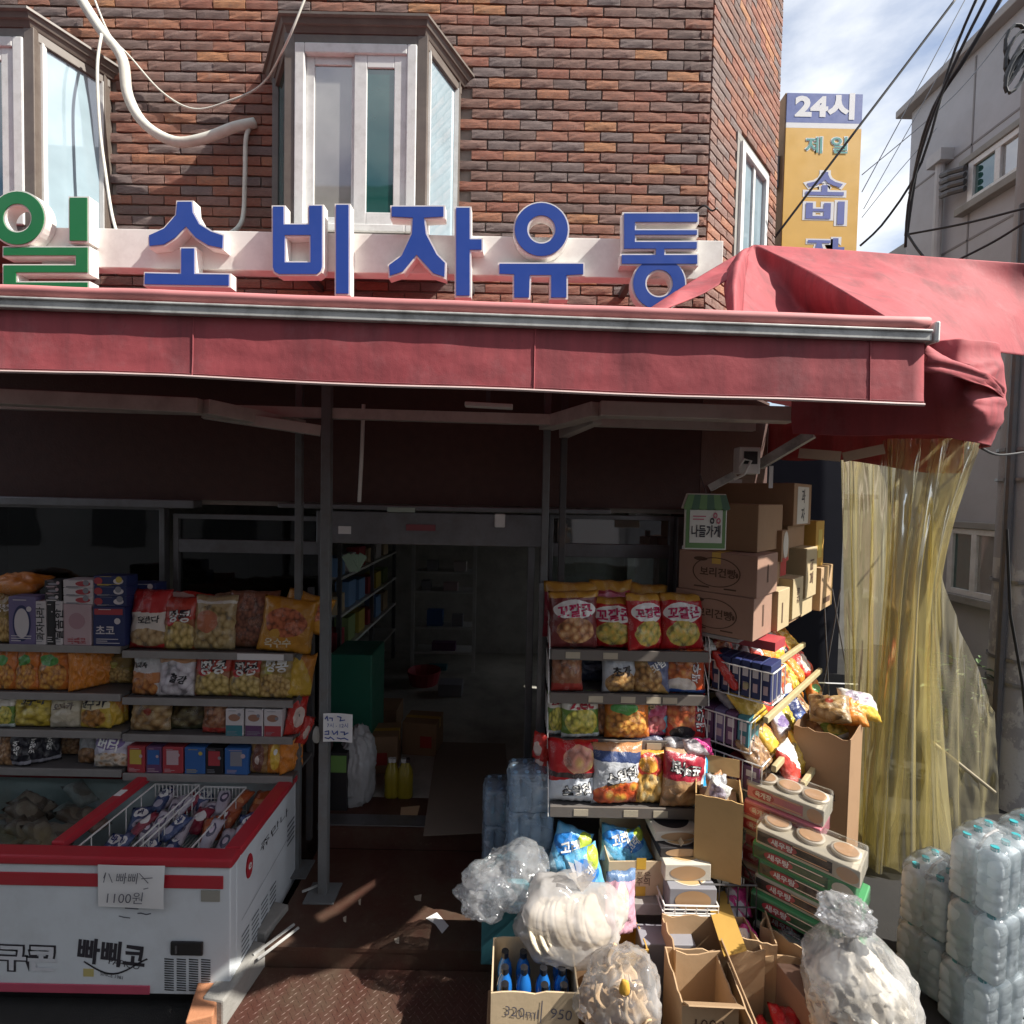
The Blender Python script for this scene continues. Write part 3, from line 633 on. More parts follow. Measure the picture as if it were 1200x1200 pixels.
LET = [('green letter with round ring and zigzag base', 'g', [
         [ring(21, 256, 33), ring(21, 256, 15)], [[(80, 230), (104, 230), (104, 284), (80, 284)]],
         [[(2, 288), (104, 288), (104, 321), (20, 321), (20, 329), (104, 329), (104, 342), (2, 342), (2, 309), (87, 309), (87, 301), (2, 301)]]]),
       ('blue letter shaped like a roof over a stand', 'b', [
         [zz([(620, 705), (680, 705), (683, 745), (705, 785), (745, 810), (790, 825), (788, 880), (730, 868), (685, 840), (655, 805), (622, 840), (580, 866), (522, 872), (520, 825), (575, 800), (615, 755)], 0)],
         [zz([(632, 868), (688, 868), (688, 958), (810, 960), (810, 1010), (503, 1005), (505, 955), (632, 958)], 0)]]),
       ('blue letter made of a bucket and an upright bar', 'b', [
         [zz([(55, 722), (103, 722), (103, 785), (182, 785), (182, 719), (238, 719), (238, 940), (232, 958), (215, 970), (80, 970), (62, 960), (55, 942)], 300), zz([(107, 833), (187, 833), (187, 918), (107, 918)], 300)],
         [zz([(276, 715), (331, 715), (331, 1038), (276, 1038)], 300)]]),
       ('blue letter with spread legs and a hooked bar', 'b', [
         [zz([(472, 722), (665, 722), (665, 768), (597, 772), (603, 822), (640, 893), (670, 923), (668, 982), (620, 966), (565, 905), (520, 960), (466, 978), (463, 930), (508, 897), (543, 822), (546, 772), (472, 768)], 300)],
         [zz([(698, 725), (757, 725), (757, 836), (799, 836), (799, 884), (757, 884), (757, 1045), (698, 1045)], 300)]]),
       ('blue letter with round ring over two short legs', 'b', [
         [zz(ring(1003, 808, 99), 300), zz(ring(1003, 808, 44), 300)],
         [zz([(850, 922), (1156, 922), (1156, 970), (1097, 973), (1097, 1052), (1032, 1052), (1032, 973), (968, 973), (965, 1052), (902, 1052), (902, 970), (850, 968)], 300)]]),
       ('blue letter with barred top and ring at the tarp edge', 'b', [
         [zz([(388, 746), (657, 746), (657, 787), (437, 787), (437, 805), (655, 805), (655, 832), (437, 832), (437, 846), (655, 846), (654, 881), (540, 881), (540, 892), (656, 892), (656, 934), (380, 934), (380, 892), (500, 892), (500, 881), (388, 881)], 600)],
         [zz(ring(517, 997, 97), 600), zz(ring(517, 997, 43), 600)]])]
YLT = 2.92; DL = .065
sg = thing('shop_sign', 'shop sign of blue and green block letters on a white beam', 'sign', P(480, 320, 3.0))
bz0, bz1 = P(480, 326, 3.05).z, P(480, 281, 3.05).z
part('sign_beam', M_LWHITE, lambda mb: mb.box(P(60, 300, 3.05).x, P(842, 310, 3.05).x, YLT + DL + .002, YLT + DL + .09, bz0, bz1), sg, bev=.004)
for x in (-2.3, -1.3, -.3, .7): part('beam_bracket', M_STEELD, lambda mb: mb.box(x - .02, x + .02, YLT + DL + .09, FY, bz0 + .06, bz0 + .10), sg)
for lab, colr, strokes_ in LET:
    mb = MB(); fc = MB()
    for si, polys in enumerate(strokes_):
        yo = si * .0025
        q = [[(lambda w_: (w_.x, w_.z))(P(x, y, YLT)) for x, y in pl] for pl in polys]
        vs, fs = shape(q, DL / 2); mb.add([(x, YLT + yo + DL / 2 - z, y) for x, y, z in vs], [f[::-1] for f in fs], 0)
        vs, fs = shape(q, .002, -.009); fc.add([(x, YLT + yo - .003 - z, y) for x, y, z in vs], [f[::-1] for f in fs])
    o = mb.build('letter', M_LWHITE, sg); o['label'] = lab
    fc.build('letter_face', M_LGREEN if colr == 'g' else M_LBLUE, o)
# ================================================================ upright 24-hour sign on the side wall
YS = 5.0; a, b = P(921, 108, YS), P(1012, 107, YS)
vsn = thing('projecting_sign', 'tall orange and blue upright sign beside the brick wall', 'sign', (a.x, YS, 3.6))
x0, x1 = a.x, b.x; zt = a.z; zlo = 3.9
M_ORANGE = sol('sign_orange', (.74, .43, .075), .4, var=.12, scale=3, dirt=.2, dirtcol=(.45, .28, .10))
M_SIGNB = sol('sign_slate_blue', (.12, .16, .40), .4, var=.12)
M_SIGNW = sol('sign_white_print', (.72, .72, .74), .5, var=.05)
part('sign_cabinet', sol('sign_side_tan', (.36, .25, .17), .5, var=.2, dirt=.4), lambda mb: mb.box(x0, x1, YS + .004, YS + .24, zlo, zt), vsn, bev=.006)
part('orange_panel', M_ORANGE, lambda mb: mb.box(x0 + .01, x1 - .01, YS - .008, YS + .003, zlo, zt - .335), vsn)
part('blue_panel', M_SIGNB, lambda mb: mb.box(x0 + .01, x1 - .01, YS - .008, YS + .003, zt - .285, zt - .012), vsn)
part('white_stripe', M_SIGNW, lambda mb: mb.box(x0 + .01, x1 - .01, YS - .008, YS + .003, zt - .334, zt - .286), vsn)
xm = (x0 + x1) / 2
def sgn(t, px, py, h, mat, bold=.03, off=.010, wd=None):
    c = P(px, py, YS); lettering(vsn, t, mat, plane_fn((c.x, YS - off, c.z), (1, 0, 0), (0, 0, 1)), height=h, width=wd, bold=bold, local=False)
sgn('24시', 966, 125, .225, M_SIGNW, .045, wd=.54)
for t, x in (('제', 953), ('일', 983)): sgn(t, x, 171, .15, M_SIGNW, .06, .0095, .15); sgn(t, x, 171, .15, sol('sign_teal', (.05, .30, .28), .5), .015, .012, .15)
for t, y in (('소', 216), ('비', 250), ('자', 293)):
    sgn(t, 966, y, .205, M_SIGNW, .085, .0095, .345); sgn(t, 966, y, .205, sol('sign_blue_print', (.07, .10, .38), .5), .025, .012, .345)
part('bracket_box', M_STEEL, lambda mb: mb.box(x0 - .07, x0 - .002, YS + .06, YS + .15, zt - .85, zt - .55), vsn, bev=.005)
part('mounting_arm', M_STEELD, lambda mb: (mb.box(C1.x - .05, x0, YS + .1, YS + .15, zt - .75, zt - .70),), vsn)

# ================================================================ grey house on the right
HX = 4.8; y0, y1 = 4.75, PX(1066, 200, HX).y
M_HOUSE = sol('grey_house_render', (.42, .42, .44), .85, var=.15, scale=2.5, bump=.3, bscale=60, dirt=.35, dirtcol=(.28, .26, .25))
zt = PX(1067, 134, HX).z
hs = thing('grey_house', 'pale grey rendered house behind the utility pole', 'house', (HX + 1, 5.3, 0))
part('wall', M_HOUSE, lambda mb: mb.box(HX, HX + 4, y0, y1, 0, zt), hs)
part('roof_edge', sol('roof_trim', (.33, .31, .30), .7, var=.2), lambda mb: mb.box(HX - .12, HX + 4.1, y0 - .1, y1 + .12, zt + .002, zt + .09), hs, bev=.01)
for z in (3.3, 4.35, 5.35, 6.35): part('wall_groove', sol('groove_grey', (.24, .23, .23), .9), lambda mb: mb.box(HX - .006, HX, y0, y1, z, z + .022), hs)
part('wall_groove', sol('groove_grey', (.24, .23, .23), .9), lambda mb: mb.box(HX - .006, HX, 5.55, 5.567, 4.4, zt - .05), hs)
def hwin(ya, yb, za, zb, label):
    mb = MB(); t = .06
    for q in ((ya, ya + t, za, zb), (yb - t, yb, za, zb), (ya + t, yb - t, zb - t, zb), (ya + t, yb - t, za, za + t), ((ya + yb) / 2 - .03, (ya + yb) / 2 + .03, za + t, zb - t)): mb.box(HX - .05, HX + .0, q[0], q[1], q[2], q[3])
    wn = mb.build('window', M_WHITEFR, hs, bev=.004); wn['label'] = label
    part('window_sill', M_CONC, lambda mb: mb.box(HX - .10, HX, ya - .1, yb + .1, za - .08, za - .002), wn, bev=.006)
    part('lintel_moulding', M_CONC, lambda mb: mb.box(HX - .07, HX, ya - .1, yb + .1, zb + .002, zb + .07), wn, bev=.006)
    for k in (0, 1):
        c0, c1 = (ya + t, (ya + yb) / 2 - .03) if k == 0 else ((ya + yb) / 2 + .03, yb - t)
        part('pane', M_GLASS_D if k else M_GLASS_G, lambda mb: mb.box(HX - .02, HX - .012, c0, c1, za + t, zb - t), wn)
a, b = PX(1117, 618, HX), PX(1172, 706, HX); hwin(PX(1180, 650, HX).y, a.y, PX(1117, 694, HX).z, a.z, 'sliding window seen between curtain and pole')
a, b = PX(1140, 200, HX), PX(1215, 150, HX); hwin(b.y, a.y, PX(1145, 236, HX).z, PX(1145, 188, HX).z, 'strip window under the roof of the grey house')
dp = PX(1107, 240, HX)
part('downpipe', sol('pale_pipe', (.45, .44, .44), .5), lambda mb: (mb.tube([(HX - .07, dp.y, .1), (HX - .07, dp.y, PX(1107, 195, HX).z)], .045, 10), mb.box(HX - .15, HX + .0, dp.y - .1, dp.y + .1, PX(1107, 195, HX).z, PX(1107, 182, HX).z)), hs)
cl = part('pipe_cluster', M_STEELD, lambda mb: [mb.tube([(HX - .12, PX(1116, y, HX).y, PX(1116, y, HX).z), (HX - .14, PX(1128, y - 3, HX).y, PX(1128, y - 4, HX).z), (HX - .1, PX(1142, y - 8, HX).y, PX(1142, y - 9, HX).z)], .03, 7) for y in (206, 214, 222, 230)], hs)
lr = thing('distant_roof', 'dark tiled roof edge rising behind the red tarp', 'roof', (6.5, 9, 3))
a = P(1040, 292, 9); part('roof_slope', sol('dark_roof', (.09, .085, .09), .8), lambda mb: mb.prism([(a.x - .3, a.z - .3), (a.x + .45, a.z + .22), (a.x + 1.5, a.z + .22), (a.x + 1.5, a.z - .3)], 9, 12), lr)
part('gable_wall', M_HOUSE, lambda mb: mb.box(a.x - .1, a.x + 1.4, 9.1, 12, 0, a.z - .301), lr)
# far end of the lane
tag(part('side_sheet', sol('dark_blue_sheet', (.012, .013, .019), .95, spec=.1), lambda mb: mb.box(2.32, 3.15, 4.86, 4.88, .9, 3.25)), 'added dark blue sheet darkening the gap behind the far cartons', 'sheet')  # sheet added to keep this bright gap dark
lane = thing('lane_wall', 'low plastered wall closing the lane behind the yellow curtain', 'wall', (3.6, 9.0, 0))
part('wall_panel', M_CONC, lambda mb: mb.box(2.5, 6.2, 8.8, 9.0, 0, 2.6), lane)
part('wall_coping', M_STEELD, lambda mb: mb.box(2.45, 6.25, 8.75, 9.05, 2.601, 2.68), lane)

# ================================================================ utility pole and wires
pc = P(1193, 800, 4.3)
def pole_mat():
    g = G('utility_pole_concrete'); co = g.coord()
    c = g.mix(g.noise(4, 5, .6, co), (.22, .215, .22), (.34, .33, .33))
    f = g.ramp(g.noise(3.2, 5, .7, g.coord('Object', (2.2, 2.2, 1.3))), [(.48, (0, 0, 0)), (.53, (1, 1, 1))])
    low = g.n('ShaderNodeSeparateXYZ'); g.l(co, low.inputs[0])
    hgt = g.math('SMOOTH_MIN', g.math('LESS_THAN', low.outputs['Z'], 2.1), 1.0, .1)
    c = g.mix(g.math('MULTIPLY', g.math('MULTIPLY', f, hgt), .8), c, (.46, .45, .43))
    return g.done(g.bsdf(c, .85, 0, g.bump(g.noise(30, 5, .7, co), .5, .01)))
pol = thing('utility_pole', 'grey concrete utility pole with torn posters right of the tarp', 'pole', (pc.x, pc.y, 0))
part('shaft', pole_mat(), lambda mb: mb.lathe([(.205, 0), (.19, 3), (.17, 6), (.14, 9), (.12, 9.6), (0, 9.6)], 20, (pc.x, pc.y, 0)), pol, smooth=True)
for z in (1.05, 1.25, 1.9, 2.75, 3.0): part('steel_band', M_STEEL, lambda mb: mb.lathe([(.203, z), (.212, z), (.212, z + .025), (.203, z + .025)], 20, (pc.x, pc.y, 0)), pol, smooth=False)
part('cable_conduit', M_STEELD, lambda mb: mb.tube([(pc.x - .225, pc.y - .06, 0), (pc.x - .22, pc.y - .06, 2.2), (pc.x - .21, pc.y - .05, 5)], .03, 8), pol)
part('pole_wire', M_BLACK, lambda mb: mb.tube([P(1180, 620, 3.7), P(1184, 720, 3.68), P(1198, 800, 3.7), P(1204, 860, 3.7)], .009, 6), pol)
part('cable_coil', M_BLACK, lambda mb: [mb.tube([P(1192 + 14 * math.cos(t * .5 + q), 55 + q * 7 + 26 * math.sin(t * .5 + q * .4), 3.75 - .02 * q) for t in range(13)], .012, 6) for q in range(5)], pol)
part('transformer_box', M_STEELD, lambda mb: mb.box(pc.x - .16, pc.x + .2, pc.y - .35, pc.y - .17, P(1196, 85, 3.7).z, P(1196, 10, 3.7).z), pol, bev=.01)
WIRES = [('thick black wire running from top right to the sign', .011, [(1125, -8, 4.2), (1060, 78, 4.25), (990, 170, 4.3), (905, 282, 4.45)]),
  ('black bundled wire along the grey roof edge dropping to the tarp', .016, [(1178, -10, 3.8), (1130, 70, 4.0), (1095, 125, 4.2), (1075, 190, 4.4), (1062, 276, 4.6)]),
  ('black wire just left of the bundled wire', .011, [(1160, -10, 3.8), (1118, 75, 4.0), (1088, 150, 4.2), (1066, 230, 4.4), (1061, 290, 4.5)]),
  ('black wire bending down to the sign foot', .011, [(1148, -10, 4.0), (1115, 70, 4.2), (1080, 190, 4.4), (1038, 258, 4.6), (1008, 288, 4.7)]),
  ('straight dark wire from the house corner to the pole', .009, [(1062, 275, 4.6), (1130, 262, 4.2), (1205, 243, 3.85)]),
  ('short dark wire falling from the house corner to the tarp', .010, [(1062, 272, 4.6), (1075, 292, 4.4), (1090, 310, 4.2)]),
  ('dark wire rising behind the tarp to the pole', .009, [(1120, 306, 4.2), (1165, 283, 4.0), (1205, 258, 3.8)]),
  ('thin grey wire crossing the sky beside the thick wire', .005, [(1135, -8, 5.5), (1080, 95, 5.6), (1010, 225, 5.8)]),
  ('thinnest grey wire in the middle of the sky', .004, [(1150, -8, 5.5), (1085, 115, 5.6), (1012, 245, 5.8)]),
  ('thin grey wire from the sky to the house corner', .005, [(1200, 10, 5.2), (1120, 110, 5.3), (1010, 205, 5.5)]),
  ('thin grey wire low over the red tarp by the sign', .004, [(1098, 150, 5.4), (1050, 205, 5.5), (1010, 255, 5.6)]),
  ('black wire from pole to the awning end under the tarp', .008, [(1150, 525, 3.3), (1170, 533, 3.5), (1200, 530, 3.75)])]
for lab, r_, pts in WIRES:
    q = [P(*p) for p in pts]; q = [cr1(q, i / 14) for i in range(15)]
    mb = MB(); mb.tube(q, r_, 6); tag(mb.build('overhead_wire', sol('wire_black' if r_ > .0055 else 'wire_grey', (.02, .02, .022) if r_ > .0055 else (.30, .32, .34), .6), smooth=True), lab, 'wire', 'overhead wires')
# ================================================================ hose and cables on the facade
M_HOSE = sol('white_hose', (.66, .65, .58), .55, var=.12, scale=12, dirt=.4, dirtcol=(.38, .36, .31))
def run(pts, r_, n=40, seg=10):
    q = [P(*p) for p in pts]; q = [cr1(q, i / n) for i in range(n + 1)]; mb = MB(); mb.tube(q, r_, seg); return mb
h = run([(88, -12, 3.30), (118, 35, 3.30), (143, 68, 3.31), (150, 112, 3.33), (170, 146, 3.34), (205, 166, 3.35), (240, 162, 3.36), (275, 149, 3.38), (299, 144, 3.43)], .031)
tag(h.build('insulation_hose', M_HOSE, smooth=True), 'thick white insulated hose curving down the brick wall', 'hose')
tag(run([(292, 150, 3.42), (288, 165, 3.40), (287, 210, 3.40), (284, 258, 3.38), (268, 275, 3.20)], .014, 24, 8).build('drain_pipe', M_HOSE, smooth=True), 'short white drain pipe running from hose end to the sign beam', 'pipe')
tag(run([(108, -8, 3.40), (128, 40, 3.40), (152, 66, 3.41), (190, 108, 3.42), (228, 128, 3.42), (270, 118, 3.41), (308, 98, 3.36), (335, 52, 3.02), (360, -8, 2.98)], .0065, 50, 6).build('slack_cable', M_HOSE, smooth=True), 'thin slack grey cable drooping between the two bay windows', 'cable')
tag(run([(119, 40, 3.25), (114, 80, 3.22), (117, 150, 3.22), (124, 205, 3.22), (131, 250, 3.20), (138, 276, 3.12)], .0085, 30, 6).build('drop_cable', M_HOSE, smooth=True), 'white cable hanging in front of the left bay window pane', 'cable')
tag(run([(818, 245, 3.44), (826, 241, 3.42), (834, 247, 3.40), (840, 244, 3.36)], .006, 10, 6).build('cut_wire_end', M_BLACK), 'short cut black wire at the brick corner', 'wire')

# ================================================================ yellow plastic curtain
def film(name, tint, body, trans=.4, gloss=.25, rough=.12, bsc=6, amp=.5, ridge=.4, bdist=.02, cs=None):
    """thin plastic film: transparent + diffuse/translucent + gloss, streaked by a wrinkle field"""
    g = G(name); co = g.coord('Object', cs)
    n1 = g.noise(bsc, 3, .55, co, .6); nn = g.bump(n1, amp, bdist)
    tr = g.n('ShaderNodeBsdfTransparent'); tr.inputs['Color'].default_value = c4(tint)
    df = g.n('ShaderNodeBsdfDiffuse'); df.inputs['Color'].default_value = c4(body); g.l(nn, df.inputs['Normal'])
    tl = g.n('ShaderNodeBsdfTranslucent'); tl.inputs['Color'].default_value = c4(body)
    gl_ = g.n('ShaderNodeBsdfGlossy'); gl_.inputs['Roughness'].default_value = rough; g.l(nn, gl_.inputs['Normal'])
    m1 = g.n('ShaderNodeMixShader'); m1.inputs[0].default_value = .5; g.l(df.outputs[0], m1.inputs[1]); g.l(tl.outputs[0], m1.inputs[2])
    m2 = g.n('ShaderNodeMixShader'); f = g.math('MULTIPLY_ADD', g.ramp(n1, [(.40, (1, 1, 1)), (.62, (0, 0, 0))]), ridge, trans - ridge * .5, clamp=True)
    g.l(f, m2.inputs[0]); g.l(m1.outputs[0], m2.inputs[1]); g.l(tr.outputs[0], m2.inputs[2])
    lw = g.n('ShaderNodeLayerWeight'); lw.inputs['Blend'].default_value = .4; g.l(nn, lw.inputs['Normal'])
    m3 = g.n('ShaderNodeMixShader'); g.l(g.math('MULTIPLY', lw.outputs['Fresnel'], gloss * 2.2, clamp=True), m3.inputs[0]); g.l(m2.outputs[0], m3.inputs[1]); g.l(gl_.outputs[0], m3.inputs[2])
    return g.done(m3.outputs[0])
M_CURT = film('yellow_plastic_film', (.99, .95, .70), (.92, .80, .44), .66, .22, .15, 2.2, .4, .3, cs=(3, 3, .22))
M_FILM = film('clear_plastic_film', (.98, .985, 1), (.92, .93, .95), .74, .26, .06, 7, .35, .22)
M_FILMW = film('milky_plastic_film', (.97, .96, .97), (.94, .91, .89), .50, .20, .10, 6, .3, .25)
cur = thing('plastic_curtain', 'hanging yellowish clear plastic curtain at the awning corner', 'curtain', (2.9, 3.6, 0))
def sheet(top, bot, folds, seed, amp=.05, nu=90, nv=26, name='curtain_sheet', mid=None):
    nf_ = net([top, mid, bot]) if mid else None
    def fn(u, v):
        p = nf_(u, v) if mid else cr1(top, u).lerp(cr1(bot, u), v)
        ph = u * folds * 6.283 + 2.2 * noise.noise(V((u * 6 + seed, v * .5, seed)))
        a = amp * (.55 + .6 * v) * (1 + .5 * noise.noise(V((u * 9, seed, 3))))
        return p + V((.35 * math.cos(ph * .7), -1, 0)) * (a * math.sin(ph)) + V((.02, .03, 0)) * noise.noise(V((u * 16, v * 7, seed)))
    mb = MB(); mb.grid(fn, nu, nv); return mb.build(name, M_CURT, cur, smooth=True)
sheet([P(985, 522, 4.2), P(1018, 518, 3.95), P(1045, 516, 3.7)], [P(998, 958, 4.1), P(1010, 985, 3.8), P(1035, 1010, 3.5)], 2.5, 1, .06, 60)
sheet([P(1040, 514, 3.62), P(1095, 514, 3.45), P(1152, 512, 3.35)], [P(1000, 1012, 3.5), P(1050, 1020, 3.4), P(1112, 1000, 3.45)], 4, 5, .04, 110, mid=[P(1034, 700, 3.5), P(1066, 700, 3.42), P(1100, 700, 3.42)])
sheet([P(1090, 580, 3.42), P(1108, 690, 3.5), P(1138, 765, 3.7), P(1166, 835, 3.95)], [P(1075, 1005, 3.45), P(1110, 995, 3.55), P(1140, 975, 3.75), P(1167, 952, 4.0)], 3, 9, .025, 60)
a, b = P(1062, 880, 3.5), P(1165, 928, 3.8)
tag(part('slanted_rod', sol('bamboo_rod', (.34, .29, .20), .6), lambda mb: mb.tube([P(1090, 868, 3.5), b], .014, 8)), 'thin slanted rod between curtain and pole foot', 'rod')
# plants behind the curtain
M_LEAF = sol('leaf_green', (.07, .13, .035), .55, var=.5, scale=20)
def plant(name, label, c, h, spread, nl, seed):
    r = random.Random(seed); t = thing(name, label, 'plant', c); st = MB(); lf = MB()
    for k in range(7):
        a = r.random() * 6.28; tip = V((math.cos(a) * spread * r.random(), math.sin(a) * spread * r.random(), h * (.7 + .4 * r.random())))
        st.tube([(0, 0, 0), tip * .5 + V((0, 0, .05)), tip], .006, 5)
    for k in range(nl):
        a = r.random() * 6.28; q = r.random() ** .6; p = V((math.cos(a) * spread * q, math.sin(a) * spread * q, h * (.25 + .8 * r.random()))); d = V((math.cos(a + r.random()), math.sin(a + r.random()), .4 * (r.random() - .3))).normalized(); s = .03 + .04 * r.random()
        x = d.cross(V((0, 0, 1))).normalized()
        lf.add([p, p + d * s + x * s * .4, p + d * s * 2.1 - V((0, 0, s * .5)), p + d * s - x * s * .4], [(0, 1, 2, 3)])
    st.build('stem', M_LEAF, t, local=True); lf.build('foliage', M_LEAF, t, local=True)
plant('potted_bush', 'green leafy plant behind the yellow curtain near the pole', V((P(1125, 900, 4.6).x, 4.6, 0)), 1.1, .28, 260, 4)
# ================================================================ printed bags
_bm = {}
def bag_mat(key, base, layers, rough=.28):
    if key in _bm: return _bm[key]
    g = G('bag_print_' + key); uv = g.coord('UV'); co = g.coord()
    w_ = g.n('ShaderNodeTexNoise'); w_.inputs['Scale'].default_value = 7; g.l(uv, w_.inputs['Vector'])
    sp = g.n('ShaderNodeSeparateXYZ'); g.l(uv, sp.inputs[0]); wo_ = g.math('MULTIPLY_ADD', w_.outputs['Fac'], .05, -.025)
    u = g.math('ADD', sp.outputs['X'], wo_); v = g.math('ADD', sp.outputs['Y'], wo_)
    c = g.mix(g.noise(5, 3, .5, uv), tuple(k * .78 for k in base), base)
    def ell(cu, cv, ru, rv):
        a = g.math('DIVIDE', g.math('SUBTRACT', u, cu), ru); b = g.math('DIVIDE', g.math('SUBTRACT', v, cv), rv)
        return g.math('LESS_THAN', g.math('ADD', g.math('MULTIPLY', a, a), g.math('MULTIPLY', b, b)), 1.0)
    for ly in layers:
        k = ly[0]
        if k == 'e': c = g.mix(ell(*ly[1:5]), c, ly[5])
        elif k == 'f':
            col = g.ramp(g.voro(ly[7], uv, out='Distance'), [(.1, ly[5]), (.6, ly[6]), (.9, tuple(q * .35 for q in ly[6]))])
            c = g.mix(ell(*ly[1:5]), c, col)
        elif k == 'b': c = g.mix(g.math('MULTIPLY', g.math('GREATER_THAN', v, ly[1]), g.math('LESS_THAN', v, ly[2])), c, ly[3])
        elif k == 'd': c = g.mix(g.math('GREATER_THAN', g.math('ADD', g.math('MULTIPLY', u, ly[1]), g.math('MULTIPLY', v, ly[2])), ly[3]), c, ly[4])
    fp_ = g.math('GREATER_THAN', g.noise(60, 1, .5, g.coord('UV', (1, 3.2, 1))), .60); zone = g.math('GREATER_THAN', g.noise(3.3, 1, .5, uv), .55)
    c = g.mix(g.math('MULTIPLY', g.math('MULTIPLY', fp_, zone), .55), c, (.72, .70, .66))
    wv = g.math('SINE', g.math('MULTIPLY', sp.outputs['X'], 190)); ed = g.math('GREATER_THAN', g.math('ABSOLUTE', g.math('SUBTRACT', sp.outputs['Y'], .5)), .455)
    h = g.math('MULTIPLY_ADD', g.math('MULTIPLY', wv, ed), .05, g.noise(9, 4, .6, uv, 1.2))
    _bm[key] = g.done(g.bsdf(c, rough, 0.0, g.bump(h, .45, .01), .5)); return _bm[key]
W_ = (.78, .77, .74); RED = (.50, .015, .02); GOLD = (.55, .30, .05); ORG = (.68, .20, .03); YEL = (.72, .46, .06); NAVY = (.02, .035, .14); BLU = (.02, .16, .48); SKY = (.14, .45, .72); PINK = (.70, .22, .32); GRN = (.10, .32, .08); TAN = (.48, .33, .17); CRM = (.66, .58, .42); BRN = (.20, .09, .04); BLK = (.02, .02, .024); SIL = (.50, .52, .55); PUR = (.18, .08, .22)
